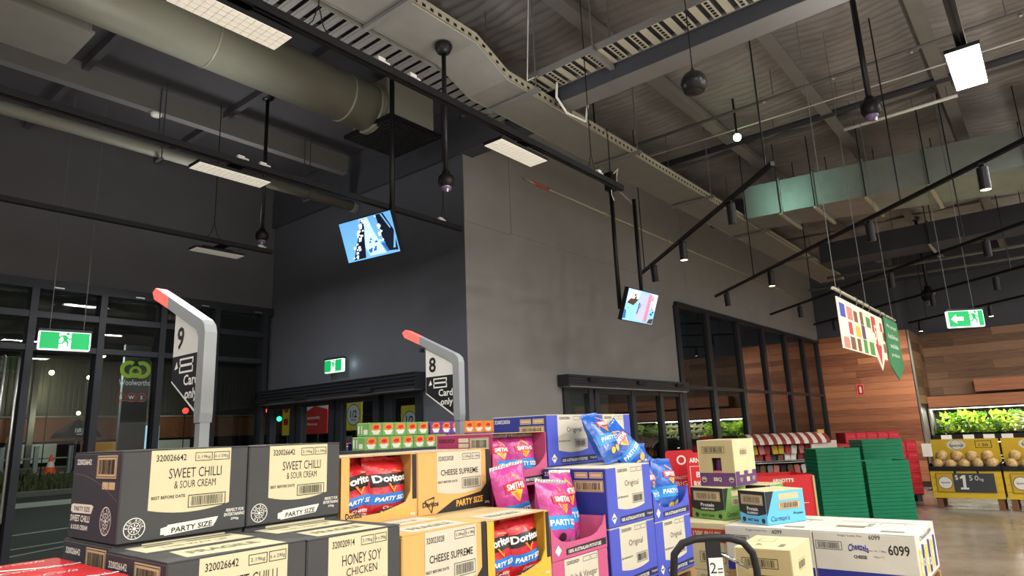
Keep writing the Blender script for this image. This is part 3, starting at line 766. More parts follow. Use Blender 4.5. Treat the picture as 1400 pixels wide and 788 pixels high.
def track(label, p0, p1, wires):
    """Tracks run at 45 degrees across the shop."""
    t = root('spot_track', label, 'lighting track')
    a, c = Vector((*p0, RAIL_Z)), Vector((*p1, RAIL_Z)); mid = (a + c) / 2; L = (c - a).length
    R = Matrix.Rotation(math.atan2(c.y - a.y, c.x - a.x), 3, 'Z')
    MB().obox(mid, (L, 0.036, 0.036), R).build('track_bar', 'black_metal', t)
    MB().obox(mid - Vector((0, 0, 0.02)), (L, 0.012, 0.004), R).build('track_slot', 'black_matt', t)
    for k in wires:
        p = a.lerp(c, k)
        MB().cyl(p, (p.x, p.y, 5.68), 0.007, 6).build('suspension_wire', 'black_metal', t)
    return t, a, c
tr1, a1, c1 = track('short slanting spot track nearest the customer screen', (7.96, 4.17), (5.27, 1.49), (0.06, 0.97))
tr2, a2, c2 = track('long slanting spot track crossing in front of the galvanised duct', (10.33, 4.08), (5.6, -0.75), (0.2, 0.66))
tr3, a3, c3 = track('slanting spot track behind the hanging shopping banner', (13.0, 4.08), (7.9, -1.2), (0.2, 0.66))
tr4, a4, c4 = track('slanting spot track fourth from the screen, above the timber column', (15.25, 3.9), (10.6, -1.3), (0.14, 0.7))
tr5, a5, c5 = track('farthest slanting spot track above the produce wall', (16.95, 2.35), (13.2, -1.6), (0.1, 0.6))
def on(a, c, k): p = a.lerp(c, k); return p.x, p.y
Z_ = RAIL_Z - 0.02
DN = (0.1, 0.05, -1)
for (a, c), lst in (((a1, c1), ((0.16, 0, 'unlit spotlight low on the short track beside the screen pole'), (0.44, 1, 'spotlight glowing faintly midway along the short track'), (0.78, 0, 'grey-looking spotlight high on the short track'))),
                    ((a2, c2), ((0.06, 0, 'unlit spotlight at the lower end of the long track'), (0.27, 1, 'small glowing spotlight left of the banner on the long track'), (0.585, 0, 'dark spotlight midway along the long track'), (0.805, 1, 'brightest glowing spotlight on the long track at the right'))),
                    ((a3, c3), ((0.14, 0, 'unlit spotlight at the lower end of the track behind the banner'), (0.47, 0, 'dark spotlight on the third track above the banner'), (0.70, 0, 'grey spotlight on the third track near the right edge'))),
                    ((a4, c4), ((0.1, 0, 'unlit spotlight at the lower end of the fourth track'), (0.48, 0, 'dark spotlight on the fourth track left of the exit sign'), (0.66, 0, 'dark spotlight on the fourth track right of the exit sign'))),
                    ((a5, c5), ((0.06, 1, 'bright spotlight above the corner of the timber column'), (0.4, 1, 'small lit spotlight low at the right above the produce wall')))):
    for k, lit, lab in lst:
        x, y = on(a, c, k)
        spot_head(Z_, x, y, (0.16 if not lit else 0.05, 0.02, -1), lit, lab, power=(60 if (lit and c is not c5) else (90 if lit else 0)))
# added wash lights without own fittings, set at the far track's lit heads
spot_light('column_wash', (16.68, 2.12, 3.38), (18.4, 3.5, 1.9), 200, 105, 0.9)
spot_light('produce_wash', (15.42, 0.76, 3.38), (19.9, 0.6, 2.2), 150, 100, 0.9)

# --- screens
mat('bezel', '#0c0c10', 0.35)
def screen_face(parent, W, H, polys, basem):
    f = parent
    MB().box(-W / 2, -0.02, -H / 2, W / 2, 0.03, H / 2).build('housing', 'bezel', f)
    MB().box(-W * 0.3, 0.03, -H * 0.3, W * 0.3, 0.06, H * 0.3).build('rear_cover', 'bezel', f)
    w, h = W - 0.018, H - 0.018
    d = MB().poly([(-w / 2, -0.0208, -h / 2), (w / 2, -0.0208, -h / 2), (w / 2, -0.0208, h / 2), (-w / 2, -0.0208, h / 2)]).build('display', basem, f, fix=False)
    for i, (mname, items) in enumerate(polys):
        mb = MB()
        for vs, fs in items:
            mb.add([(-w / 2 + min(1, max(0, u)) * w, -0.0212 - 0.0002 * i, -h / 2 + min(1, max(0, v)) * h) for u, v in vs], fs)
        o = mb.build('display_image', mname, d, fix=False); o['kind'] = 'stuff'
def scr(name, col, e=1.0): return mat(name, col, 0.5, emit=e, ecol=col)
scr('scr_sky', '#6fb2ee', 0.8); scr('scr_pale', '#bfe0ff', 0.9); scr('scr_mid', '#2f6fc0', 0.6); scr('scr_dark', '#0b1630', 0.3); scr('scr_white', '#f2f8ff', 0.95)
scr('scr_lav', '#b9bdf0', 0.85); scr('scr_pink', '#d98aa8', 0.8); scr('scr_brown', '#5a4038', 0.4); scr('scr_cyan', '#8fd0f0', 0.85); scr('scr_cream', '#efe2d8', 0.9)
def mount_screen(label, cx, cy, cz, rz, tilt, W, H, polys, base, poles, ztop):
    t = root('hanging_screen', label, 'screen', (cx, cy, cz), rz)
    body = bpy.data.objects.new('screen', None)
    # children are built in the tilted frame of the screen
    Rm = Matrix.Rotation(tilt, 4, 'X')
    for o in []: pass
    bpy.data.objects.remove(body)
    before = set(bpy.data.objects)
    screen_face(t, W, H, polys, base)
    for o in set(bpy.data.objects) - before:
        if o.parent is t: o.rotation_euler = (tilt, 0, 0)
    for px_, py_ in poles:
        MB().cyl((px_, py_, -0.05), (px_, py_, ztop - cz), 0.024, 10).build('pole', 'black_metal', t, smooth=True)
    MB().box(-0.12, 0.05, -0.06, 0.12, 0.11, 0.06).build('bracket', 'black_metal', t)
    return t
rnd = random.Random(3)
def blobs(n, u0, v0, u1, v1, s, slope=0.0):
    out = []
    for i in range(n):
        k = rnd.random(); u = u0 + (u1 - u0) * k + rnd.uniform(-1, 1) * slope; v = v0 + (v1 - v0) * k
        a = s * rnd.uniform(0.5, 1.2)
        out.append(ngon([(u - a, v - a), (u + a * 0.8, v - a * 0.7), (u + a, v + a), (u - a * 0.6, v + a * 1.1)]))
    return out
polys1 = [('scr_pale', [ngon([(0.45, 0.06), (0.75, 0.05), (0.62, 0.6), (0.56, 0.99), (0.40, 0.99), (0.34, 0.5)])]),
          ('scr_dark', [ngon([(0.36, 0.03), (0.42, 0.5), (0.50, 0.97), (0.42, 0.97), (0.3, 0.55), (0.12, 0.03)]), ngon([(0.80, 0.08), (0.98, 0.05), (0.98, 0.55), (0.86, 0.99), (0.72, 0.99), (0.74, 0.5)])]),
          ('scr_white', blobs(34, 0.16, 0.05, 0.46, 0.95, 0.026, 0.06) + blobs(16, 0.74, 0.35, 0.73, 0.98, 0.022, 0.05)),
          ('scr_mid', [ngon([(0.76, 0.3), (0.82, 0.08), (0.78, 0.06), (0.70, 0.3)])] + blobs(10, 0.5, 0.1, 0.6, 0.5, 0.03, 0.08)),
          ('scr_sky', [ngon([(0.90, 0.12), (0.94, 0.12), (0.98, 0.35), (0.98, 0.5)]), ngon([(0.80, 0.98), (0.92, 0.6), (0.94, 0.62), (0.83, 0.98)])])]
mount_screen('blue lit security screen tilted in front of the charcoal wall', 3.66, 4.575, 3.38, math.radians(-83), math.radians(21), 0.65, 0.385, polys1, 'scr_sky', [(0.145, 0.13)], 5.2)
rnd = random.Random(9)
polys2 = [('scr_lav', [ngon([(0.35, 0.1), (0.68, 0.05), (0.70, 0.95), (0.45, 0.9)])]),
          ('scr_cream', [ngon([(0.02, 0.55), (0.33, 0.6), (0.42, 0.98), (0.02, 0.98)]), ngon([(0.72, 0.5), (0.99, 0.45), (0.99, 0.98), (0.75, 0.98)])]),
          ('scr_brown', [ngon([(0.03, 0.55), (0.25, 0.5), (0.38, 0.72), (0.12, 0.7)]), ngon([(0.80, 0.02), (0.98, 0.02), (0.99, 0.2), (0.86, 0.16)])] + blobs(8, 0.1, 0.3, 0.35, 0.9, 0.03, 0.08)),
          ('scr_pink', [ngon([(0.66, 0.05), (0.78, 0.04), (0.80, 0.95), (0.70, 0.97)])] + blobs(12, 0.72, 0.1, 0.9, 0.95, 0.035, 0.05)),
          ('scr_dark', [ngon([(0.40, 0.25), (0.43, 0.25), (0.45, 0.62), (0.42, 0.62)]), ngon([(0.46, 0.45), (0.48, 0.45), (0.49, 0.58), (0.47, 0.58)])] + blobs(5, 0.85, 0.1, 0.92, 0.5, 0.025, 0.04)),
          ('scr_mid', [ngon([(0.0, 0.05), (0.08, 0.05), (0.06, 0.3), (0.0, 0.35)])] + blobs(4, 0.9, 0.3, 0.95, 0.45, 0.03, 0.02))]
mount_screen('small colourful screen on twin poles in front of the grey wall', 6.62, 3.51, 2.94, math.radians(-2), math.radians(20), 0.66, 0.37, polys2, 'scr_cyan', [(-0.30, 0.07), (0.36, 0.16)], 4.35)
t = root('screen_gantry', 'black clamp and thin cross bar carrying the twin screen poles', 'bracket', (6.32, 3.59, 4.36))
MB().box(-0.05, -0.05, -0.09, 0.06, 0.05, 0.12).build('clamp', 'black_metal', t)
MB().cyl((-0.42, -0.1, 0.0), (0.95, 0.2, 0.0), 0.012, 8).build('cross_bar', 'mid_grey', t)
MB().tube([(0, -0.05, 0.1), (0.04, -0.09, 0.16), (0.09, -0.04, 0.1), (0.05, -0.06, 0.02)], 0.006, 6).build('cable_loop', 'white_plastic', t)
MB().cyl((0, 0.15, 0.1), (0, 0.15, 1.33), 0.01, 6).build('drop_rod', 'black_metal', t)
MB().box(-0.02, 0.05, 0.08, 0.02, 0.165, 0.11).build('rod_arm', 'black_metal', t)

# --- exit signs
mat('exit_green', '#12a05a', 0.5, emit=0.75, ecol='#0fae5c')
mat('exit_white', '#f2fff6', 0.5, emit=1.1, ecol='#eefff4')
def running_man(u, v, s):
    P = lambda *q: ngon([(u + a * s, v + b * s) for a, b in q])
    return [disc(u + 0.10 * s, v + 0.36 * s, 0.075 * s, 12),
            P((-0.12, 0.30), (0.06, 0.28), (0.10, 0.05), (-0.06, 0.0), (-0.10, 0.12)),
            P((0.04, 0.27), (0.10, 0.20), (0.20, 0.12), (0.30, 0.16), (0.29, 0.10), (0.18, 0.04), (0.05, 0.14)),
            P((-0.10, 0.30), (-0.26, 0.22), (-0.28, 0.08), (-0.22, 0.08), (-0.20, 0.18), (-0.08, 0.22)),
            P((0.0, 0.06), (0.10, 0.06), (0.17, -0.10), (0.14, -0.28), (0.08, -0.28), (0.09, -0.12), (-0.04, 0.0)),
            P((-0.05, 0.08), (0.02, 0.0), (-0.10, -0.16), (-0.34, -0.18), (-0.34, -0.12), (-0.14, -0.10))]
def exit_sign(label, x, y, z, rz, W, H, arrow, wires, wall=False):
    t = root('exit_sign', label, 'exit sign', (x, y, z), rz)
    MB().bbox(-W / 2, -0.025, -H / 2, W / 2, 0.025, H / 2, 0.01).build('light_box', 'exit_white', t)
    MB().box(-W / 2 - 0.004, -0.03, H / 2 - 0.004, W / 2 + 0.004, 0.03, H / 2 + 0.018).build('top_cap', 'frame_black', t)
    for s in (-1, 1):
        mp = (lambda u, v, o: (u, -0.0255 - o, v)) if s < 0 else (lambda u, v, o: (-u, 0.0255 + o, v))
        man0 = 0.0 if not arrow else W * 0.22
        gw = W / 2 - 0.012; mw = W * 0.115
        g = [rect(-gw, -H / 2 + 0.012, man0 - mw, H / 2 - 0.012), rect(man0 + mw, -H / 2 + 0.012, gw, H / 2 - 0.012)]
        f = printed('legend', g[:1], mp, 'exit_green', t)
        printed('legend', g[1:], mp, 'exit_green', t)
        printed('running_figure', running_man(man0, -0.0, H * 1.02), mp, 'exit_green', f)
        if arrow:
            k = H * 0.34; u0 = -W * 0.24
            printed('arrow', [ngon([(u0 - k, 0), (u0 - 0.1 * k, k * 0.8), (u0 - 0.1 * k, k * 0.32), (u0 + k, k * 0.32), (u0 + k, -k * 0.32), (u0 - 0.1 * k, -k * 0.32), (u0 - 0.1 * k, -k * 0.8)])], mp, 'exit_white', f, 0.0016)
    for dx in wires: MB().cyl((dx, 0, H / 2 + 0.01), (dx, 0, 5.0 - z if not wall else (5.24 if y > 5 else 5.72) - z), 0.0035, 6).build('suspension_wire', 'wire', t)
    return t
exit_sign('green running-man exit sign hanging before the shopfront glazing', 2.20, 7.4, 2.65, math.radians(-8), 0.43, 0.185, False, (-0.13, 0.15), True)
exit_sign('green exit sign with left arrow hanging before the timber produce wall', 9.69, 0.748, 2.74, math.radians(-57), 0.42, 0.21, True, (-0.15, 0.12), True)
t = exit_sign('small green exit sign fixed to the charcoal wall above the doors', X0 - 0.09, 6.86, 2.50, math.radians(-88), 0.35, 0.165, False, ())
MB().box(-0.05, 0.025, -0.02, 0.05, 0.088, 0.05).build('wall_bracket', 'white_plastic', t)
point_light('exit_glow', (X0 - 0.06, 6.60, 2.5), 0.35, (0.75, 1.0, 0.95), 0.03)
# unlit white lamp reflected on the glass is left to the glass

# --- checkout lane signs
mat('sign_grey', '#94989b', 0.4, metal=0.15)
mat('sign_face', '#d9d9d4', 0.5); mat('sign_black', '#141418', 0.5)
mat('lamp_red', '#ff7a70', 0.4, emit=1.0, ecol='#ff3028')
def lane_sign(label, number, x, y):
    """Arm leans towards +y; the card faces -x."""
    t = root('lane_sign', label, 'lane sign', (x, y, 0))
    fn = lambda v, z, w: (w, v, z)
    # grey frame: upright, bend and sloping arm in one bent bar
    out = [(0.005, 1.70), (0.0, 1.74), (0.0, 2.10), (0.012, 2.135), (0.045, 2.162), (0.40, 2.325)]
    inn = [(0.40, 2.265), (0.085, 2.118), (0.06, 2.08), (0.06, 1.745), (0.054, 1.70)]
    MB().prism(out + inn, fn, -0.028, 0.028).build('frame', 'sign_grey', t)
    MB().prism([(0.40, 2.325), (0.55, 2.392), (0.585, 2.375), (0.56, 2.335), (0.40, 2.265)], fn, -0.027, 0.027).build('red_lamp', 'lamp_red', t)
    MB().cyl((0, 0.40, 2.235), (0, 0.40, 2.21), 0.02, 10).build('speaker_nub', 'black_matt', t)
    MB().box(-0.022, 0.008, 0.0, 0.022, 0.052, 1.70).build('post', 'sign_grey', t)
    MB().box(-0.12, -0.08, 0.0, 0.12, 0.16, 0.02).build('base_plate', 'sign_grey', t)
    card = [(0.06, 1.72), (0.06, 2.10), (0.355, 2.243), (0.355, 1.90)]
    MB().prism(card, fn, -0.004, 0.004).build('card', 'sign_face', t)
    mp = lambda u, v, o: (-0.0045 - o, 0.36 - u, v)
    f = printed('black_panel', [ngon([(0.008, 1.908), (0.298, 1.737), (0.298, 2.02), (0.008, 2.02)])], mp, 'sign_black', t)
    printed('lane_number', [T(number, 0.075, 2.05, 0.11, bold=0.02)], mp, 'sign_black', t)
    printed('card_lettering', [T('Card', 0.205, 1.875, 0.05, 0.14, bold=0.02), T('only', 0.215, 1.80, 0.06, 0.12, bold=0.02), frame2(0.085, 1.935, 0.22, 2.005, 0.009), rect(0.085, 1.965, 0.22, 1.977), ngon([(0.035, 1.955), (0.07, 1.962), (0.055, 1.995)])], mp, 'white_plastic', f, 0.002)
    return t
lane_sign('grey lane nine sign with card-only panel and glowing red tip', '9', 1.43, 2.905)
lane_sign('grey lane eight sign with card-only panel and glowing red tip', '8', 3.35, 3.185)

# --- hanging banner over the produce side
mat('banner_cream', '#e6dcc4', 0.7); mat('banner_green', '#2f7a48', 0.7); mat('banner_red', '#c2383a', 0.6)
mat('pr_blue', '#3a4aa0', 0.6); mat('pr_yellow', '#d9b23a', 0.6); mat('pr_green', '#4b8a3a', 0.6); mat('pr_brown', '#7a5238', 0.6); mat('pr_pink', '#d77a70', 0.6); mat('pr_purple', '#5a3a6a', 0.6); mat('pr_white', '#f2efe6', 0.6)
BY = 1.3
bx0, bx1 = 5.86, 8.35
t = root('hanging_banner', 'cream product banner with red arrow and green pennant on a wire-hung rod', 'banner', (bx0, BY, 0))
L = bx1 - bx0
MB().cyl((-0.06, 0, 2.66), (L + 0.05, 0, 2.66), 0.014, 8).build('rod', 'tray_light', t)
for x in (0.04, 1.15, L - 0.06): MB().cyl((x, 0, 2.67), (x, 0, 5.6), 0.003, 5).build('suspension_wire', 'wire', t)
MB().prism([(0.0, 2.60), (1.83, 2.60), (1.83, 2.17), (1.62, 2.17), (1.45, 2.05), (1.28, 2.17), (0.0, 2.17)], lambda u, v, w: (u, w, v), -0.004, 0.004).build('cloth', 'banner_cream', t)
p2 = MB().prism([(1.78, 2.62), (L, 2.62), (L, 2.12), (1.78 + (L - 1.78) / 2, 1.98), (1.78, 2.12)], lambda u, v, w: (u, w - 0.02, v), -0.004, 0.004).build('pennant', 'banner_green', t)
for x in (0.12, 0.7, 0.95, 1.2, 1.7, 1.95, L - 0.08): MB().tube([(x, 0.0, 2.69), (x, -0.02, 2.66), (x, -0.01, 2.62), (x, 0, 2.60)], 0.004, 5).build('hook', 'wire', t)
mp = lambda u, v, o: (u, -0.0045 - o, v)
rnd = random.Random(5)
cols = ['pr_blue', 'pr_yellow', 'pr_green', 'pr_brown', 'pr_pink', 'pr_purple', 'banner_red', 'pr_green', 'pr_brown']
cells = {}
for i, u in enumerate((0.03, 0.27, 0.51, 0.75, 0.99)):
    for j, v in enumerate((2.46, 2.33, 2.20)):
        if rnd.random() < 0.92:
            w = rnd.uniform(0.12, 0.20); h = rnd.uniform(0.09, 0.125); cells.setdefault(cols[(i * 3 + j * 2 + i) % 9], []).append(rect(u + 0.02, v - 0.02, u + 0.02 + w, v - 0.02 + h))
for u, v in ((1.62, 2.45), (1.66, 2.24), (1.70, 2.36)): cells.setdefault('banner_red' if v > 2.4 else 'pr_brown', []).append(rect(u, v, u + 0.1, v + 0.09))
for mname, its in cells.items(): printed('product_picture', its, mp, mname, t)
printed('red_arrow', [ngon([(1.24, 2.57), (1.42, 2.57), (1.42, 2.30), (1.56, 2.30), (1.45, 2.09), (1.28, 2.30), (1.34, 2.30), (1.34, 2.40), (1.24, 2.42)])], mp, 'banner_red', t, 0.0012)
printed('arrow_numeral', [T('5', 1.36, 2.34, 0.15, bold=0.02)], mp, 'banner_cream', t, 0.002)
mp2 = lambda u, v, o: (u, -0.0245 - o, v)
u = 1.78 + (L - 1.78) / 2
printed('lettering', [T('We compost', u, 2.51, 0.05, 0.52), T('food & from', u, 2.41, 0.05, 0.52), T('available', u, 2.31, 0.05, 0.42), T('products', u, 2.21, 0.05, 0.42)], mp2, 'pr_white', p2)
# ================================================================ CARTONS AND CHIP BAGS
mat('rrd_body', '#434344', 0.65, var=0.05, scale=8, bump=0.05, bscale=90)
mat('rrd_side_shade', '#3a3a42', 0.6, var=0.05, scale=8, bump=0.05, bscale=90)  # darker copy of the body board; the left end's shade put into colour
mat('cream', '#d0c7a2', 0.65, var=0.03, scale=5)
mat('cream_pale', '#ccc5b0', 0.65, var=0.03, scale=5)
mat('ink', '#2a2622', 0.7); mat('ink_soft', '#7d7560', 0.7); mat('print_white', '#e4e2d8', 0.6)
mat('barcode_tan', '#cdb48c', 0.65)
mat('tan_board', '#d6a862', 0.7, var=0.06, scale=5)
mat('tan_dark', '#b98e52', 0.7, var=0.06, scale=5)
mat('yellow_board', '#dcae3c', 0.65, var=0.05, scale=5)
mat('swoosh_black', '#2b2826', 0.6); mat('print_orange', '#f0b04a', 0.6)
mat('kraft', '#c2a878', 0.8, var=0.08, scale=6, bump=0.08, bscale=70)
mat('kraft_inner', '#8c7a5a', 0.85, var=0.08)
mat('blue_board', '#4d58bd', 0.5, var=0.04, scale=5); mat('navy_board', '#2a3488', 0.5, var=0.04, scale=5); mat('navy_strip', '#24264a', 0.6)
mat('pink_board', '#c25a80', 0.5, var=0.05, scale=5); mat('magenta_board', '#a23a66', 0.5, var=0.05)
mat('board_edge', '#b9a079', 0.85)

class Face:
    """Maps (u, v) on a carton face: F front (-y), L left (-x), T top, R right (+x)."""
    def __init__(s, w, d, h): s.w, s.d, s.h = w, d, h
    def F(s, u, v, o): return (u, -o, v)
    def L(s, u, v, o): return (-o, s.d - u, v)
    def T(s, u, v, o): return (u, v, s.h + o)
    def R(s, u, v, o): return (s.w + o, u, v)
def closed_body(t, w, d, h, m, mside, flap_m, seam_along='x', crease=True):
    MB().bbox(0, 0, 0, w, d, h - 0.004, 0.004).build('body', m, t)
    if mside and mside != m:
        MB().poly([(-0.0006, 0.005, 0.004), (-0.0006, 0.005, h - 0.008), (-0.0006, d - 0.005, h - 0.008), (-0.0006, d - 0.005, 0.004)]).build('side_overlay', mside, t, fix=False)  # thin sheet over the left end, in the darker end tone
    g = 0.002
    if seam_along == 'x':
        for y0, y1 in ((0.001, d / 2 - g), (d / 2 + g, d - 0.001)): MB().box(0.001, y0, h - 0.004, w - 0.001, y1, h).build('top_flap', flap_m, t)
    else:
        for x0, x1 in ((0.001, w / 2 - g), (w / 2 + g, w - 0.001)): MB().box(x0, 0.001, h - 0.004, x1, d - 0.001, h).build('top_flap', flap_m, t)
def open_body(t, w, d, h, m, minner, cut, top=True, th=0.006, left_m=None, sh=None):
    sh = h if sh is None else sh
    """Tray carton whose front is torn out along the polyline cut [(u, v)...] from left to right; top flap left or torn off."""
    MB().box(0, 0, 0, w, d, th).build('bottom', m, t)
    MB().box(0, d - th, th, w, d, sh).build('back_panel', minner, t)
    MB().box(0, 0, th, th, d - th, sh).build('side_panel', left_m or m, t)
    MB().box(w - th, 0, th, w, d - th, sh).build('side_panel', m, t)
    if top: MB().box(0, 0.01, h, w, d, h + th * 0.6).build('top_flap', minner, t)
    poly = [(0, 0), (w, 0)] + [(u, v) for u, v in reversed(cut)]
    MB().prism(poly, lambda u, v, k: (u, k, v), -0.001, th).build('front_panel', m, t)
def roundel(u, v, r, words=True):
    out = [ring(u, v, r * 0.92, r, 28), ring(u, v, r * 0.50, r * 0.57, 20), disc(u, v, r * 0.16, 10)]
    for i in range(8):
        a = 2 * PI * i / 8
        out.append(ngon([(u + r * q * math.cos(a + e), v + r * q * math.sin(a + e)) for q, e in ((0.22, -0.18), (0.42, -0.14), (0.42, 0.14), (0.22, 0.18))]))
    if words:
        s1, s2 = 'RED ROCK', 'DELI'
        for i, ch in enumerate(s1):
            if ch == ' ': continue
            a = math.radians(172 - i * 164 / 7)
            out.append(T(ch, u + r * 0.64 * math.cos(a), v + r * 0.64 * math.sin(a), r * 0.22, bold=0.02, rot=a - PI / 2))
        for i, ch in enumerate(s2):
            a = math.radians(232 + i * 76 / 3)
            out.append(T(ch, u + r * 0.86 * math.cos(a), v + r * 0.86 * math.sin(a), r * 0.22, bold=0.02, rot=a + PI / 2))
    return out
def curved_panel(u0, u1, v0, v1, sag):
    pts = [(u0, v1), (u0, v0)]
    n = 10
    pts = [(u0, v0 + sag)] + [(u0 + (u1 - u0) * i / n, v0 + sag * (2 * i / n - 1) ** 2) for i in range(1, n)] + [(u1, v0 + sag), (u1, v1), (u0, v1)]
    return ngon(pts)
def carton(name, label, x, y, z, w, d, h, group):
    return root(name, label, 'carton', (x, y, z), 0, group), Face(w, d, h)

def deli_carton(label, x, y, z, w, d, h, code, l1, l2, seed=1):
    t, f = carton('snack_carton', label, x, y, z, w, d, h, 'charcoal and cream snack cartons')
    closed_body(t, w, d, h, 'rrd_body', 'rrd_side_shade', 'rrd_body')
    u0, u1 = w * 0.205, w * 0.845
    p = printed('front_label', [curved_panel(u0, u1, h * 0.27, h * 0.985, h * 0.06)], f.F, 'cream', t)
    W = u1 - u0
    lets = [T(code, u0 + W * 0.06, h * 0.86, h * 0.075, W * 0.36, 'l', 0.01), T(l1, u0 + W * 0.55, h * 0.66, h * 0.115, W * 0.66, 'c', 0.0), T(l2, u0 + W * 0.55, h * 0.545, h * 0.085, W * 0.52, 'c', 0.0),
            T('BEST BEFORE DATE', u0 + W * 0.03, h * 0.44, h * 0.035, W * 0.40, 'l', 0.02),
            frame2(u0 + W * 0.53, h * 0.845, u0 + W * 0.75, h * 0.945, 0.002), frame2(u0 + W * 0.77, h * 0.845, u0 + W * 0.98, h * 0.945, 0.002),
            T('2.19kg', u0 + W * 0.64, h * 0.865, h * 0.045, W * 0.17), T('6 x 290g', u0 + W * 0.875, h * 0.865, h * 0.045, W * 0.18)]
    printed('lettering', lets, f.F, 'ink', p, 0.0014)
    printed('barcode', [barcode(u0 + W * 0.47, h * 0.315, u0 + W * 0.95, h * 0.46, 0.0025, 30, seed)], f.F, 'ink', p, 0.0014)
    printed('roundel', roundel(w * 0.12, h * 0.155, h * 0.115), f.F, 'print_white', t)
    b = printed('ribbon', [ngon([(w * 0.31, h * 0.05), (w * 0.34, h * 0.05), (w * 0.34, h * 0.035), (w * 0.72, h * 0.075), (w * 0.74, h * 0.12), (w * 0.76, h * 0.18), (w * 0.36, h * 0.15), (w * 0.36, h * 0.135), (w * 0.31, h * 0.12)])], f.F, 'print_white', t)
    printed('ribbon_lettering', [T('PARTY SIZE', w * 0.55, h * 0.068, h * 0.06, w * 0.32, 'c', 0.02, 0.1, 0.06)], f.F, 'ink', b, 0.0014)
    printed('lettering', [T('PERFECT FOR', w * 0.90, h * 0.215, h * 0.038, w * 0.155, 'c', 0.02, 0.15), T('ENTERTAINING', w * 0.895, h * 0.165, h * 0.038, w * 0.175, 'c', 0.02, 0.15), T('290g', w * 0.9, h * 0.11, h * 0.035, w * 0.07, 'c', 0.02, 0.15)], f.F, 'print_white', t)
    # left end
    printed('end_label', [rect(d * 0.52, h * 0.70, d * 0.92, h * 0.955), rect(d * 0.66, h * 0.58, d * 0.78, h * 0.66), rect(d * 0.79, h * 0.58, d * 0.91, h * 0.66)], f.L, 'barcode_tan', t, 0.0014)
    printed('end_barcode', [barcode(d * 0.53, h * 0.715, d * 0.91, h * 0.94, 0.002, 30, seed + 5)], f.L, 'ink', t, 0.002)
    printed('end_lettering', [T(code, d * 0.24, h * 0.85, h * 0.07, d * 0.32, 'c', 0.03), T(l1, d * 0.25, h * 0.20, h * 0.075, d * 0.42, 'c', 0.03), T(l2, d * 0.25, h * 0.11, h * 0.055, d * 0.36, 'c', 0.03)], f.L, 'print_white', t, 0.0014)
    rb = printed('end_ribbon', [ngon([(d * 0.04, h * 0.31), (d * 0.07, h * 0.31), (d * 0.07, h * 0.295), (d * 0.48, h * 0.30), (d * 0.52, h * 0.385), (d * 0.48, h * 0.40), (d * 0.08, h * 0.40), (d * 0.04, h * 0.385)])], f.L, 'print_white', t, 0.0014)
    printed('end_ribbon_lettering', [T('PARTY SIZE', d * 0.28, h * 0.32, h * 0.055, d * 0.34, 'c', 0.02)], f.L, 'ink_soft', rb, 0.002)
    printed('end_roundel', roundel(d * 0.78, h * 0.24, h * 0.155), f.L, 'print_white', t, 0.0014)
    printed('tear_line', [(lambda P: ([q for q in P], [(i, i + 1, i + 3, i + 2) for i in range(0, len(P) - 2, 2)]))([c for k in range(13) for c in ((d * (0.02 + 0.96 * k / 12), h * (0.745 - 0.30 * (k / 12) ** 2)), (d * (0.02 + 0.96 * k / 12), h * (0.751 - 0.30 * (k / 12) ** 2)))])], f.L, 'ink_soft', t, 0.0016)
    # top panel print
    p = printed('top_label', [ngon([(w * 0.16, d * 0.08), (w * 0.84, 0.004), (w * 0.86, d * 0.44), (w * 0.20, d * 0.44)]), rect(w * 0.1, d * 0.56, w * 0.9, d * 0.94)], f.T, 'cream', t)
    printed('top_lettering', [T('FRAGILE', w * 0.5, d * 0.20, d * 0.13, w * 0.5, 'c', 0.02), T('THIS WAY UP', w * 0.5, d * 0.66, d * 0.08, w * 0.5), rect(w * 0.2, d * 0.82, w * 0.4, d * 0.88), rect(w * 0.5, d * 0.82, w * 0.85, d * 0.86)], f.T, 'ink_soft', p, 0.0014)
    return t

def corn_prints(t, f, w, d, h, opened, yellow):
    """Bottom swoosh, emblem and lettering of the tan corn-chip cartons."""
    sw = printed('swoosh', [ngon([(w * 0.22, 0.002), (w - 0.002, 0.002), (w - 0.002, h * 0.99), (w * 0.93, h * 0.99), (w * 0.93, h * 0.40), (w * 0.84, h * 0.27), (w * 0.46, h * 0.19)] if not opened else [(w * 0.22, 0.002), (w - 0.002, 0.002), (w - 0.002, h * 0.30), (w * 0.84, h * 0.27), (w * 0.46, h * 0.19)])], f.F, 'swoosh_black', t)
    printed('lettering', [T('PARTY SIZE', w * 0.68, h * 0.085, h * 0.105, w * 0.38, 'c', 0.03, 0.12, 0.04)], f.F, 'print_orange', sw, 0.0014)
    printed('weight_mark', [T('380g', w * 0.935, h * 0.05, h * 0.05, w * 0.07, 'c', 0.02)], f.F, 'print_white', sw, 0.0014)
    tri = [(w * 0.085, h * 0.235), (w * 0.165, h * 0.035), (w * 0.205, h * 0.27)]
    strokes = []
    for (ax_, ay_), (bx_, by_) in zip(tri, tri[1:] + tri[:1]):
        L_ = math.hypot(bx_ - ax_, by_ - ay_); nx_, ny_ = -(by_ - ay_) / L_ * 0.004, (bx_ - ax_) / L_ * 0.004
        strokes.append(ngon([(ax_ - nx_, ay_ - ny_), (bx_ - nx_ * 0.3, by_ - ny_ * 0.3), (bx_ + nx_ * 0.3, by_ + ny_ * 0.3), (ax_ + nx_, ay_ + ny_)]))
    e = printed('emblem', strokes, f.F, 'swoosh_black', t)
    printed('emblem_lettering', [T('Doritos', w * 0.155, h * 0.13, h * 0.085, w * 0.20, 'c', 0.03)], f.F, 'ink' if not yellow else 'ink', t, 0.0016)
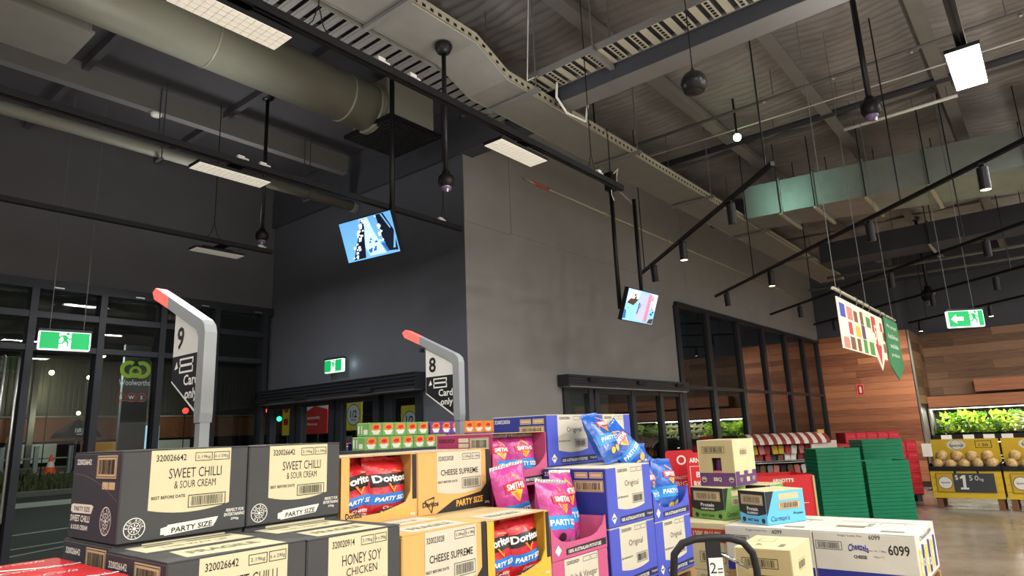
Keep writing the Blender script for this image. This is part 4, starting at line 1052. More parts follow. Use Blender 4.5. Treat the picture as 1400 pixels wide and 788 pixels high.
def corn_carton(label, x, y, z, w, d, h, seed=1, panel='cream_pale'):
    t, f = carton('corn_chip_carton', label, x, y, z, w, d, h, 'tan corn chip cartons')
    closed_body(t, w, d, h, 'tan_board', 'tan_dark', 'tan_board')
    u0, u1 = w * 0.24, w * 0.86; W = u1 - u0
    corn_prints(t, f, w, d, h, False, False)
    p = printed('front_label', [curved_panel(u0, u1, h * 0.28, h * 0.985, h * 0.06)], f.F, panel, t, 0.0014)
    printed('lettering', [T('320023028', u0 + W * 0.03, h * 0.84, h * 0.075, W * 0.33, 'l', 0.01), T('CHEESE SUPREME', u0 + W * 0.5, h * 0.60, h * 0.095, W * 0.84, 'c', 0.015), T('BEST BEFORE DATE', u0 + W * 0.02, h * 0.48, h * 0.035, W * 0.42, 'l', 0.02),
            frame2(u0 + W * 0.56, h * 0.835, u0 + W * 0.76, h * 0.94, 0.002), frame2(u0 + W * 0.78, h * 0.835, u0 + W * 0.97, h * 0.94, 0.002), T('2.28kg', u0 + W * 0.66, h * 0.86, h * 0.045, W * 0.16), T('6 x 380g', u0 + W * 0.875, h * 0.86, h * 0.045, W * 0.16)], f.F, 'ink', p, 0.002)
    printed('barcode', [barcode(u0 + W * 0.54, h * 0.36, u0 + W * 0.97, h * 0.535, 0.0022, 26, seed)], f.F, 'ink', p, 0.002)
    printed('end_lettering', [frame2(d * 0.45, h * 0.62, d * 0.86, h * 0.76, 0.002), bars(d * 0.48, h * 0.64, d * 0.83, h * 0.74, 20, 4), frame2(d * 0.55, h * 0.80, d * 0.9, h * 0.90, 0.002), T('380g', d * 0.78, h * 0.04, h * 0.06, d * 0.2)], f.L, 'ink', t, 0.0014)
    p = printed('top_label', [ngon([(w * 0.16, d * 0.06), (w * 0.80, 0.006), (w * 0.86, d * 0.44), (w * 0.2, d * 0.44)]), rect(w * 0.12, d * 0.56, w * 0.9, d * 0.94)], f.T, panel, t)
    printed('top_lettering', [T('FRAGILE', w * 0.5, d * 0.16, d * 0.13, w * 0.48, 'c', 0.02), T('THIS WAY UP', w * 0.5, d * 0.66, d * 0.09, w * 0.5), rect(w * 0.2, d * 0.82, w * 0.45, d * 0.87)], f.T, 'ink_soft', p, 0.0014)
    return t
def corn_open(label, x, y, z, w, d, h, m='tan_board'):
    t, f = carton('corn_chip_carton', label, x, y, z, w, d, h, 'tan corn chip cartons')
    cut = [(0, h), (w * 0.10, h), (w * 0.10, h * 0.22), (w * 0.28, h * 0.15), (w * 0.50, h * 0.16), (w * 0.84, h * 0.27), (w * 0.91, h * 0.42), (w * 0.93, h), (w, h)]
    open_body(t, w, d, h, m, 'kraft', cut, left_m='tan_dark')
    corn_prints(t, f, w, d, h, True, True)
    printed('swoosh_edge', [rect(w * 0.932, h * 0.30, w - 0.002, h * 0.995)], lambda u, v, o: f.F(u, v, o + 0.001), 'swoosh_black', t)
    p = printed('top_label', [ngon([(w * 0.16, d * 0.06), (w * 0.84, d * 0.06), (w * 0.86, d * 0.44), (w * 0.2, d * 0.44)])], lambda u, v, o: (u, v, h + 0.0036 + o), 'cream_pale', t)
    printed('top_lettering', [T('FRAGILE', w * 0.5, d * 0.16, d * 0.13, w * 0.48, 'c', 0.02)], lambda u, v, o: (u, v, h + 0.0036 + o), 'ink_soft', p, 0.0014)
    return t

def potato_carton(label, x, y, z, w, d, h, words, code, m, mside, seed=1):
    t, f = carton('potato_chip_carton', label, x, y, z, w, d, h, 'blue and pink potato chip cartons')
    closed_body(t, w, d, h, m, mside, 'cream_pale' if m == 'blue_board' else m)
    u0, u1 = w * 0.20, w * 0.80; W = u1 - u0
    p = printed('front_label', [curved_panel(u0, u1, h * 0.25, h * 0.99, h * 0.05)], f.F, 'cream_pale', t)
    printed('lettering', [T(code, u0 + W * 0.06, h * 0.90, h * 0.055, W * 0.36, 'l', 0.02), T(words, u0 + W * 0.56, h * 0.62, h * 0.13, W * (0.52 if len(words) < 10 else 0.8), 'c', 0.0), T('BEST BEFORE DATE', u0 + W * 0.02, h * 0.46, h * 0.03, W * 0.38, 'l', 0.02),
            frame2(u0 + W * 0.54, h * 0.885, u0 + W * 0.76, h * 0.96, 0.002), frame2(u0 + W * 0.78, h * 0.885, u0 + W * 0.97, h * 0.96, 0.002)], f.F, 'ink', p, 0.0014)
    printed('barcode', [barcode(u0 + W * 0.55, h * 0.34, u0 + W * 0.96, h * 0.50, 0.0025, 24, seed)], f.F, 'ink', p, 0.0014)
    dm = printed('diamond', [ngon([(w * 0.11, h * 0.06), (w * 0.165, h * 0.15), (w * 0.11, h * 0.24), (w * 0.055, h * 0.15)])], f.F, 'print_white', t)
    printed('diamond_mark', [T('SMITHS', w * 0.11, h * 0.135, h * 0.035, w * 0.075, 'c', 0.03)], f.F, 'ink', dm, 0.0014)
    st = printed('bottom_strip', [ngon([(w * 0.24, h * 0.05), (w * 0.98, h * 0.05), (w * 0.98, h * 0.17), (w * 0.84, h * 0.17), (w * 0.24, h * 0.15)])], f.F, 'navy_strip' if m == 'blue_board' else 'swoosh_black', t)
    printed('strip_lettering', [T('100% AUSTRALIAN POTATOES', w * 0.52, h * 0.068, h * 0.06, w * 0.52, 'c', 0.02), T(words, w * 0.91, h * 0.08, h * 0.05, w * 0.13)], f.F, 'print_white', st, 0.0014)
    printed('end_lettering', [T(code, d * 0.18, h * 0.86, h * 0.075, d * 0.30, 'c', 0.01)], f.L, 'print_white', t, 0.0014)
    e = printed('end_label', [rect(d * 0.52, h * 0.83, d * 0.72, h * 0.93), rect(d * 0.75, h * 0.83, d * 0.95, h * 0.93), rect(d * 0.50, h * 0.60, d * 0.95, h * 0.79)], f.L, 'barcode_tan', t, 0.0014)
    printed('end_barcode', [barcode(d * 0.51, h * 0.61, d * 0.94, h * 0.78, 0.002, 26, seed + 3), frame2(d * 0.53, h * 0.845, d * 0.71, h * 0.915, 0.002), frame2(d * 0.76, h * 0.845, d * 0.94, h * 0.915, 0.002)], f.L, 'ink', e, 0.002)
    return t
def potato_open(label, x, y, z, w, d, h, words, code, m, mside, seed=1, lip=0.30, top=True, sh=None):
    t, f = carton('potato_chip_carton', label, x, y, z, w, d, h, 'blue and pink potato chip cartons')
    n = 8
    e0, e1 = (0.62, 0.5) if sh is None else (0.56, 0.40)
    cut = [(0, h * e0), (w * 0.06, h * e1)] + [(w * (0.06 + 0.88 * i / n), h * (lip + (e1 - lip) * (2 * i / n - 1) ** 4)) for i in range(1, n)] + [(w * 0.94, h * e1), (w, h * e0)]
    open_body(t, w, d, h, m, 'kraft', cut, top, left_m=mside, sh=sh)
    dm = printed('diamond', [ngon([(w * 0.11, h * 0.06), (w * 0.165, h * 0.15), (w * 0.11, h * 0.24), (w * 0.055, h * 0.15)])], lambda u, v, o: f.F(u, v, o + 0.001), 'print_white', t)
    st = printed('bottom_strip', [ngon([(w * 0.24, h * 0.05), (w * 0.98, h * 0.05), (w * 0.98, h * 0.17), (w * 0.24, h * 0.15)])], lambda u, v, o: f.F(u, v, o + 0.001), 'navy_strip' if m == 'blue_board' else 'swoosh_black', t)
    printed('strip_lettering', [T('100% AUSTRALIAN POTATOES', w * 0.58, h * 0.068, h * 0.06, w * 0.6, 'c', 0.02)], lambda u, v, o: f.F(u, v, o + 0.001), 'print_white', st, 0.0014)
    if sh is not None: return t
    printed('end_lettering', [T(code, d * 0.2, h * 0.86, h * 0.075, d * 0.30, 'c', 0.01)], f.L, 'ink', t, 0.0014)
    e = printed('end_label', [rect(d * 0.42, h * 0.86, d * 0.60, h * 0.94), rect(d * 0.62, h * 0.72, d * 0.95, h * 0.94), rect(d * 0.42, h * 0.76, d * 0.60, h * 0.84)], f.L, 'cream_pale', t, 0.0014)
    printed('end_barcode', [barcode(d * 0.63, h * 0.73, d * 0.94, h * 0.93, 0.002, 22, seed + 3)], f.L, 'ink', e, 0.002)
    return t

Y1, Y2 = 2.2, 1.8
DP = 0.39
deli_carton('charcoal sweet chilli carton, leftmost on the top layer', 0.836, Y1, 1.325, 0.402, DP, 0.27, '320026642', 'SWEET CHILLI', '& SOUR CREAM', 1)
deli_carton('charcoal sweet chilli carton, second from left on the top layer', 1.242, Y1, 1.325, 0.376, DP, 0.268, '320026642', 'SWEET CHILLI', '& SOUR CREAM', 2)
deli_carton('charcoal carton directly under the leftmost sweet chilli carton', 0.830, Y1 + 0.01, 1.043, 0.405, DP, 0.28, '320026642', 'SWEET CHILLI', '& SOUR CREAM', 3)
deli_carton('charcoal carton hidden under the second sweet chilli carton', 1.242, Y1 + 0.01, 1.043, 0.376, DP, 0.28, '320026642', 'SWEET CHILLI', '& SOUR CREAM', 3)
deli_carton('charcoal sweet chilli carton in the front row, cut by the bottom edge', 0.808, Y2, 1.037, 0.402, DP, 0.28, '320026642', 'SWEET CHILLI', '& SOUR CREAM', 4)
deli_carton('charcoal honey soy chicken carton in the front row', 1.213, Y2, 1.034, 0.362, DP, 0.28, '320020914', 'HONEY SOY', 'CHICKEN', 5)
corn_open('tan corn chip carton torn open to show red bags, on the top layer', 1.625, Y1, 1.265, 0.392, DP, 0.265)
corn_carton('tan cheese supreme carton beside the pink carton on the top layer', 2.024, Y1, 1.265, 0.474, DP, 0.268, 7)
corn_carton('tan cheese supreme carton in the front row beside honey soy', 1.582, Y2, 1.0, 0.428, DP, 0.275, 8)
corn_open('yellow corn chip carton torn open to show red bags, in the front row', 2.013, Y2, 1.0, 0.404, DP, 0.265, 'yellow_board')
corn_carton('tan carton hidden below the torn corn chip carton on the top layer', 1.625, Y1 + 0.01, 0.99, 0.392, DP, 0.273, 9)
corn_carton('tan carton hidden below the upper cheese supreme carton', 2.024, Y1 + 0.01, 0.99, 0.474, DP, 0.273, 9)
potato_open('pink carton torn open showing two magenta bags, behind the cheese supreme carton', 2.517, Y1, 1.335, 0.446, DP, 0.265, 'Salt & Vinegar', '320023029', 'pink_board', 'magenta_board', 3)
potato_open('pink carton torn open below the topmost pink one', 2.517, Y1 + 0.005, 1.052, 0.446, DP, 0.281, 'Salt & Vinegar', '320023029', 'pink_board', 'magenta_board', 4)
potato_open('pink open-topped carton with magenta bags spilling out, in the front row', 2.424, Y2, 1.052, 0.45, DP, 0.26, 'Salt & Vinegar', '320023029', 'pink_board', 'magenta_board', 5, 0.24, False, 0.14)
potato_carton('pink salt and vinegar carton cut by the bottom edge', 2.424, Y2, 0.77, 0.45, DP, 0.28, 'Salt & Vinegar', '320023029', 'pink_board', 'magenta_board', 6)
potato_carton('blue original chips carton, highest on the stack, showing its navy end', 2.98, Y1, 1.412, 0.488, DP, 0.28, 'Original', '320023050', 'blue_board', 'navy_board', 1)
potato_carton('blue original chips carton at the back right behind loose blue bags', 3.472, Y1, 1.412, 0.42, DP, 0.28, 'Original', '320023050', 'blue_board', 'navy_board', 2)
potato_carton('blue original chips carton in the middle of the front row', 2.907, Y2, 1.125, 0.455, DP, 0.287, 'Original', '320023050', 'blue_board', 'navy_board', 3)
potato_open('blue carton torn open with blue bags heaped above it', 3.367, Y2, 1.10, 0.44, DP, 0.28, 'Original', '320023050', 'blue_board', 'navy_board', 4, 0.22, False, 0.15)
potato_carton('blue original chips carton lowest in the middle column', 2.905, Y2, 0.835, 0.457, DP, 0.288, 'Original', '320023050', 'blue_board', 'navy_board', 5)
potato_carton('blue original chips carton below the torn blue carton', 3.367, Y2, 0.81, 0.44, DP, 0.288, 'Original', '320023050', 'blue_board', 'navy_board', 6)
potato_carton('blue carton hidden under the highest blue carton', 2.98, Y1 + 0.01, 1.125, 0.488, DP, 0.285, 'Original', '320023050', 'blue_board', 'navy_board', 7)
potato_carton('blue carton hidden under the blue carton at the back right', 3.472, Y1 + 0.01, 1.125, 0.42, DP, 0.285, 'Original', '320023050', 'blue_board', 'navy_board', 7)
# timber plinths and pallets that carry the stacks below the picture's edge
mat('pallet_wood', '#9a7b52', 0.8, var=0.15, scale=8)
def plinth(label, x0, y0, x1, y1, z):
    t = root('pallet_plinth', label, 'pallet', (x0, y0, 0))
    w, d = x1 - x0, y1 - y0
    n = 6
    for i in range(n): MB().box(0, d * i / n + 0.01, z - 0.02, w, d * (i + 1) / n - 0.01, z - 0.001).build('deck_board', 'pallet_wood', t)
    for i in range(3): MB().box(w * i / 2 * 0.92, 0, 0, w * i / 2 * 0.92 + w * 0.08, d, z - 0.02).build('bearer', 'pallet_wood', t)
    return t
plinth('timber plinth under the charcoal cartons, below the picture edge', 0.80, 1.80, 1.61, 2.60, 1.033)
plinth('timber plinth under the corn chip cartons, below the picture edge', 1.615, 1.80, 2.42, 2.60, 0.99)
plinth('timber plinth under the pink cartons, below the picture edge', 2.424, 1.80, 2.89, 2.20, 0.77)
plinth('timber plinth under the rear pink cartons, below the picture edge', 2.50, 2.205, 2.97, 2.60, 1.05)
plinth('timber plinth under the front blue cartons, below the picture edge', 2.90, 1.80, 3.82, 2.195, 0.81)
plinth('timber plinth under the rear blue cartons, below the picture edge', 2.975, 2.21, 3.90, 2.60, 1.123)

# ---------------------------------------------------------------- chip bags
mat('bag_red', '#c4212c', 0.32, var=0.12, scale=9, bump=0.7, bscale=26, spec=0.6)
mat('bag_magenta', '#bd3a8c', 0.32, var=0.12, scale=9, bump=0.7, bscale=26, spec=0.6)
mat('bag_blue', '#1f5ab4', 0.26, var=0.2, scale=9, bump=0.8, bscale=24, spec=0.7)
mat('band_blue', '#2f8fd8', 0.35); mat('band_blue_deep', '#1f74c8', 0.35); mat('bag_silver', '#b9b6b0', 0.25, metal=0.6)
mat('bag_white', '#f4f0ea', 0.4); mat('bag_black', '#241c1c', 0.4); mat('bag_yellow', '#f0c23a', 0.4); mat('bag_orange', '#ef8a2a', 0.4); mat('logo_red', '#d42a2a', 0.4); mat('chip_gold', '#e0b45a', 0.6)
def bag(kind, label, M, w=0.19, h=0.27, t=0.075, seed=0, group=None, slump=0.0):
    """Pillow bag standing on its bottom seal, printed side towards local -y. kind: corn, salt, blue."""
    r = root('chip_bag', label, 'chip bag', group=group)
    r.matrix_world = M
    sd = seed * 7.3
    def S(u, v, o, side=-1):
        e = abs(2 * u - 1); vv = 2 * v - 1
        pu = max(0, 1 - e ** 2.4) ** 0.62; pv = max(0, 1 - abs(vv) ** 3.2) ** 0.75
        wr = 0.10 * noise.noise(Vector((u * 3.1 + sd, v * 5.0, side))) + 0.05 * math.sin(9 * u + 14 * v * (1 if u > 0.5 else -1) + sd) * abs(vv) ** 1.5
        thick = t / 2 * pu * pv * (1 + wr * 1.6) * (1.12 - 0.25 * v)
        x = (u - 0.5) * w * (1 - 0.10 * pv * (1 - abs(vv))) + 0.006 * noise.noise(Vector((sd, v * 4, 2)))
        y = side * (thick + 0.0006 + o) + slump * (v ** 2) * 0.05
        z = v * h + 0.004 * noise.noise(Vector((u * 6, sd, v * 3)))
        return (x, y, z)
    NU, NV = 16, 20
    bm_ = MB()
    for side in (-1, 1):
        vs = [S(i / NU, j / NV, 0, side) for j in range(NV + 1) for i in range(NU + 1)]
        fs = [(j * (NU + 1) + i, j * (NU + 1) + i + 1, (j + 1) * (NU + 1) + i + 1, (j + 1) * (NU + 1) + i) if side < 0 else (j * (NU + 1) + i, (j + 1) * (NU + 1) + i, (j + 1) * (NU + 1) + i + 1, j * (NU + 1) + i + 1) for j in range(NV) for i in range(NU)]
        bm_.add(vs, fs)
    body = {'corn': 'bag_red', 'salt': 'bag_magenta', 'blue': 'bag_blue'}[kind]
    bm_.build('film', body, r, smooth=True, fix=False)
    # crimped seals
    for v0, s in ((0.0, -1), (1.0, 1)):
        n = 24; vs = []
        for i in range(n + 1):
            u = i / n; p = Vector(S(u, v0, 0)); dy = 0.0025 * (1 if i % 2 else -1)
            vs += [(p.x, p.y, p.z), (p.x, p.y + dy, p.z + s * 0.016)]
        MB().add(vs, [(2 * i, 2 * i + 2, 2 * i + 3, 2 * i + 1) for i in range(n)]).build('crimp_seal', body if kind != 'salt' or s < 0 else 'bag_silver', r, fix=False)
    def grid(u0, v0, u1, v1, fv=lambda u: 0.0, n=14, m=4):
        vs = [(u0 + (u1 - u0) * i / n, v0 + (v1 - v0) * j / m + fv(u0 + (u1 - u0) * i / n)) for j in range(m + 1) for i in range(n + 1)]
        return vs, [(j * (n + 1) + i, j * (n + 1) + i + 1, (j + 1) * (n + 1) + i + 1, (j + 1) * (n + 1) + i) for j in range(m) for i in range(n)]
    def P(name, items, m, parent, off): return printed(name, items, lambda u, v, o: S(u, v, o), m, parent, off)
    k = w / h
    def TX(s, u, v, hh, ww, **kw): return T(s, u, v, hh, ww, **kw)
    if kind == 'corn':
        b = P('band', [grid(0.02, 0.27, 0.98, 0.44, lambda u: 0.05 * (u - 0.5))], 'band_blue_deep', r, 0.0012)
        P('band_lettering', [TX('PARTY SIZE', 0.5, 0.315, 0.075, 0.74, bold=0.03, shear=0.3, rot=0.05)], 'bag_white', b, 0.0032)
        q = P('logo_plate', [grid(0.06, 0.56, 0.94, 0.78, lambda u: 0.06 * (u - 0.5), 12, 5)], 'bag_black', r, 0.0012)
        P('logo_triangle', [ngon([(0.38, 0.60), (0.44, 0.60), (0.53, 0.50), (0.72, 0.72), (0.76, 0.72), (0.53, 0.45)]), ngon([(0.25, 0.84), (0.75, 0.80), (0.75, 0.82), (0.25, 0.86)])], 'bag_orange', q, 0.003)
        P('logo_lettering', [TX('Doritos', 0.5, 0.63, 0.13, 0.80, bold=0.035, rot=0.06)], 'bag_white', q, 0.0036)
        P('flavour_lettering', [TX('CHEESE', 0.5, 0.17, 0.05, 0.4, bold=0.02, shear=0.2), TX('SUPREME', 0.5, 0.10, 0.05, 0.5, bold=0.02, shear=0.2)], 'bag_white', r, 0.003)
        P('chips_picture', [ngon([(0.2, 0.03), (0.42, 0.05), (0.30, 0.13)]), ngon([(0.5, 0.02), (0.72, 0.05), (0.66, 0.11)])], 'chip_gold', r, 0.003)
    else:
        b = P('band', [grid(0.02, 0.30, 0.98, 0.50)], 'band_blue' , r, 0.0012)
        P('band_lettering', [TX('PARTY SIZE', 0.5, 0.36, 0.085, 0.82, bold=0.03)], 'bag_white', b, 0.0032)
        q = P('logo_sun', [grid(0.28, 0.60, 0.72, 0.92, lambda u: 0, 8, 6)], 'bag_yellow' if False else body, r, 0.0010)
        P('logo_diamond', [ngon([(0.5, 0.53), (0.72, 0.70), (0.66, 0.84), (0.5, 0.93), (0.34, 0.84), (0.28, 0.70)])], 'bag_yellow', q, 0.003)
        P('logo_flare', [ngon([(0.5, 0.55), (0.60, 0.66), (0.40, 0.66)]), ngon([(0.44, 0.86), (0.56, 0.86), (0.5, 0.92)])], 'bag_orange', q, 0.0036)
        rb = P('logo_ribbon', [grid(0.20, 0.68, 0.80, 0.80, lambda u: -0.12 * (u - 0.5) ** 2, 8, 2)], 'logo_red', q, 0.0042)
        P('logo_lettering', [TX('SMITHS', 0.5, 0.695, 0.085, 0.5, bold=0.035)], 'bag_white', rb, 0.0056)
        if kind == 'salt':
            P('picture', [disc(0.36, 0.20, 0.10, 12, 0.06)], 'bag_black', r, 0.003); P('picture', [disc(0.66, 0.13, 0.08, 12, 0.06)], 'bag_silver', r, 0.003)
        else:
            P('picture', [disc(0.36, 0.14, 0.12, 12, 0.06)], 'bag_yellow', r, 0.003); P('picture', [disc(0.62, 0.17, 0.13, 12, 0.07)], 'chip_gold', r, 0.0034)
    return r
def pose(x, y, z, rz=0, rx=0, ry=0):
    return Matrix.Translation((x, y, z)) @ Matrix.Rotation(math.radians(rz), 4, 'Z') @ Matrix.Rotation(math.radians(ry), 4, 'Y') @ Matrix.Rotation(math.radians(rx), 4, 'X')
G1, G2, G3 = 'red corn chip bags', 'magenta potato chip bags', 'blue potato chip bags'
# red bags: local x grows to the right along the carton front
bag('corn', 'red corn chip bag at the left of the torn carton on the top layer', pose(1.745, 2.285, 1.272, 4, -4, -3), 0.225, 0.236, 0.12, 1, G1)
bag('corn', 'larger red corn chip bag at the right of the torn carton on the top layer', pose(1.887, 2.268, 1.272, 4, -3, 3), 0.245, 0.236, 0.12, 2, G1)
bag('corn', 'red corn chip bag at the left of the yellow torn carton', pose(2.132, 1.875, 1.007, 2, -4), 0.225, 0.236, 0.11, 3, G1)
bag('corn', 'red corn chip bag at the right of the yellow torn carton', pose(2.30, 1.868, 1.007, -2, -3, -1), 0.225, 0.238, 0.11, 4, G1)
bag('salt', 'magenta bag at the left inside the topmost pink carton', pose(2.635, 2.27, 1.342, 2, -4, -1), 0.215, 0.238, 0.10, 5, G2)
bag('salt', 'magenta bag at the right inside the topmost pink carton', pose(2.825, 2.275, 1.342, -3, -4, 1), 0.245, 0.24, 0.10, 6, G2)
bag('salt', 'magenta bag lying flat at the left in the second pink carton', pose(2.60, 2.29, 1.16, 40, -50, 15), 0.16, 0.17, 0.08, 7, G2)
bag('salt', 'magenta bag lying flat at the right in the second pink carton', pose(2.81, 2.30, 1.062, 4, -10, 2), 0.26, 0.245, 0.11, 8, G2)
bag('salt', 'magenta bag leaning back at the left of the open-topped pink carton', pose(2.555, 2.08, 1.10, -8, -5, -7), 0.22, 0.345, 0.10, 9, G2)
bag('salt', 'magenta bag standing forward in the middle of the open-topped pink carton', pose(2.60, 1.885, 1.062, 5, -9, 6), 0.285, 0.305, 0.12, 10, G2)
bag('salt', 'magenta bag peeking out at the right of the open-topped pink carton', pose(2.775, 1.955, 1.062, 4, -7, 3), 0.205, 0.335, 0.10, 11, G2)
bag('blue', 'blue bag standing at the left inside the torn blue carton', pose(3.47, 1.88, 1.112, 4, -6, 0), 0.215, 0.285, 0.11, 12, G3)
bag('blue', 'blue bag standing at the right inside the torn blue carton', pose(3.695, 1.885, 1.112, 2, -6, 3), 0.26, 0.29, 0.12, 13, G3)
bag('blue', 'blue bag slumped over the right side of the blue heap', pose(3.70, 2.06, 1.17, -8, -8, 4), 0.24, 0.33, 0.11, 14, G3)
bag('blue', 'blue bag lying on its back on the middle blue carton', pose(3.27, 1.975, 1.437, 10, -26, -4), 0.25, 0.265, 0.11, 15, G3)
bag('blue', 'blue bag tipped sideways at the top of the blue heap', pose(3.73, 2.05, 1.36, -6, -22, -36), 0.22, 0.31, 0.10, 16, G3)
num = ['first', 'second', 'third', 'fourth', 'fifth', 'sixth', 'seventh', 'eighth', 'ninth', 'tenth', 'eleventh', 'twelfth', 'thirteenth', 'fourteenth', 'fifteenth', 'sixteenth', 'seventeenth', 'eighteenth', 'nineteenth', 'twentieth'] + ['twenty-' + q for q in ('first', 'second', 'third', 'fourth', 'fifth', 'sixth', 'seventh', 'eighth', 'ninth')] + ['thirtieth'] + ['thirty-' + q for q in ('first', 'second', 'third', 'fourth', 'fifth', 'sixth', 'seventh', 'eighth', 'ninth')] + ['fortieth']
# ================================================================ RIGHT-HAND PALLET, TROLLEY AND STANDS
mat('white_board', '#cdc9bc', 0.7, var=0.04, scale=5, bump=0.05, bscale=60)
mat('cheez_blue', '#2b2f86', 0.5); mat('cheez_yellow', '#f2c53a', 0.5); mat('sky_blue', '#5fb4dc', 0.55); mat('leaf_green', '#6f9a4a', 0.55); mat('char_black', '#2c2a2a', 0.6)
mat('purple_board', '#5e3a68', 0.6); mat('purple_bottle', '#5a2350', 0.3); mat('kraft_light', '#cfc298', 0.75, var=0.05, scale=6, bump=0.06, bscale=70)
mat('kraft_mid', '#b9a878', 0.75, var=0.05, scale=6, bump=0.06, bscale=70); mat('band_red', '#b5432f', 0.6)
mat('red_card', '#c8242c', 0.45); mat('green_plastic', '#0f7a55', 0.38, var=0.05, scale=6); mat('coke_red', '#c81f33', 0.45, var=0.05); mat('coke_pale', '#e05a6a', 0.5)
mat('rubber', '#1a1b1d', 0.55); mat('chrome', '#c8c8c8', 0.2, metal=1.0)

def box_at(name, label, x, y, z, rz, w, d, h, m, group, flap='kraft_light', side=None, seam='y'):
    t = root(name, label, 'carton', (x, y, z), math.radians(rz), group)
    closed_body(t, w, d, h, m, side, flap, seam)
    return t, Face(w, d, h)
# --- two long white cheese-snack cartons
def cheez(label, y, seed, end):
    w, d, h = 0.66, 0.545, 0.27
    t, f = box_at('cheese_snack_carton', label, 4.42, y, 0.68, 0, w, d, h, 'white_board', 'white cheese snack cartons', 'white_board')
    printed('blue_strip', [rect(0.003, 0.004, d - 0.003, 0.055)], f.L, 'cheez_blue', t)
    printed('carton_number', [T('6099', d * 0.835, h * 0.58, h * 0.21, d * 0.20, 'c', 0.02), T('6099', d * 0.62, h * 0.87, h * 0.10, d * 0.11, 'c', 0.01)], f.L, 'ink', t)
    printed('barcode', [barcode(d * 0.02, h * 0.62, d * 0.29, h * 0.80, 0.003, 28, seed)], f.L, 'ink', t)
    lv, lf = T('Cheezels', d * 0.45, h * 0.585, h * 0.15, d * 0.20, 'c', 0.03)
    lg = [([(u, v + h * 0.06 * (1 - ((u - d * 0.45) / (d * 0.1)) ** 2)) for u, v in lv], lf)]
    printed('logo', lg, f.L, 'cheez_blue', t)
    printed('lettering', [T('CHEESE', d * 0.46, h * 0.47, h * 0.07, d * 0.13, 'c', 0.04), T('Nett Wt. 1.98kg', d * 0.63, h * 0.62, h * 0.045, d * 0.17), T('165g x 12', d * 0.64, h * 0.50, h * 0.05, d * 0.10), T('Finger Lickin Fun', d * 0.38, h * 0.90, h * 0.05, d * 0.24)], f.L, 'ink', t)
    printed('top_lettering', [rect(w * 0.12, d * 0.12, w * 0.2, d * 0.35), rect(w * 0.3, d * 0.55, w * 0.42, d * 0.85), frame2(w * 0.55, d * 0.2, w * 0.68, d * 0.45, 0.004), T('Cheezels', w * 0.5, d * 0.5, d * 0.09, w * 0.25), rect(w * 0.7, d * 0.1, w * 0.72, d * 0.9)], f.T, 'ink_soft', t)
    if end:
        P = [ngon([(w * a, h * 0.12), (w * (a + 0.12), h * 0.12), (w * (a + 0.14), h * 0.66), (w * (a + 0.02), h * 0.70)]) for a in (0.05, 0.35, 0.65)]
        printed('packet_picture', P, f.F, 'cheez_yellow', t)
        printed('packet_picture', [ngon([(w * a, h * 0.08), (w * (a + 0.10), h * 0.08), (w * (a + 0.13), h * 0.72), (w * (a + 0.03), h * 0.76)]) for a in (0.20, 0.50, 0.80)], f.F, 'cheez_blue', t)
        printed('packet_rings', [ring(w * a, h * v, 0.012, 0.022, 12) for a, v in ((0.12, 0.3), (0.14, 0.5), (0.43, 0.35), (0.72, 0.4), (0.25, 0.4), (0.56, 0.3))], f.F, 'bag_white', t, 0.0014)
        printed('end_lettering', [T('Cheezels 6099', w * 0.5, h * 0.82, h * 0.1, w * 0.6)], f.F, 'cheez_blue', t)
    return t
cheez('long white carton numbered 6099 at the right end of the low pallet', 0.76, 1, True)
cheez('long white carton numbered 6099 under the blue protein bar carton', 1.311, 2, False)
# --- cream carton with red band at the left end
t, f = box_at('snack_box', 'cream carton with red band beside the blue chip cartons', 4.47, 1.868, 0.65, 0, 0.5, 0.36, 0.30, 'kraft_light', 'cream cartons at the pallet end', seam='x')
b = printed('red_band', [rect(0.02, 0.18, 0.355, 0.265)], f.L, 'band_red', t)
printed('band_lettering', [T('12PK SNACK', 0.225, 0.20, 0.05, 0.2, 'c', 0.03), ring(0.08, 0.20, 0.036, 0.04, 20), T('TAKIS', 0.08, 0.185, 0.03, 0.06, 'c', 0.02)], f.L, 'kraft_light', b, 0.0014)
printed('barcode', [barcode(0.16, 0.05, 0.34, 0.12, 0.003, 22, 3)], f.L, 'ink', t)
t, f = box_at('snack_box', 'cream carton below the red banded carton', 4.465, 1.868, 0.37, 0, 0.5, 0.36, 0.279, 'kraft_light', 'cream cartons at the pallet end', seam='x')
printed('barcode', [barcode(0.16, 0.17, 0.34, 0.25, 0.003, 22, 4)], f.L, 'ink', t)
plinth('timber pallet under the long white cartons', 4.42, 0.76, 5.08, 1.86, 0.68)
plinth('timber pallet under the cream cartons', 4.465, 1.866, 4.97, 2.23, 0.37)
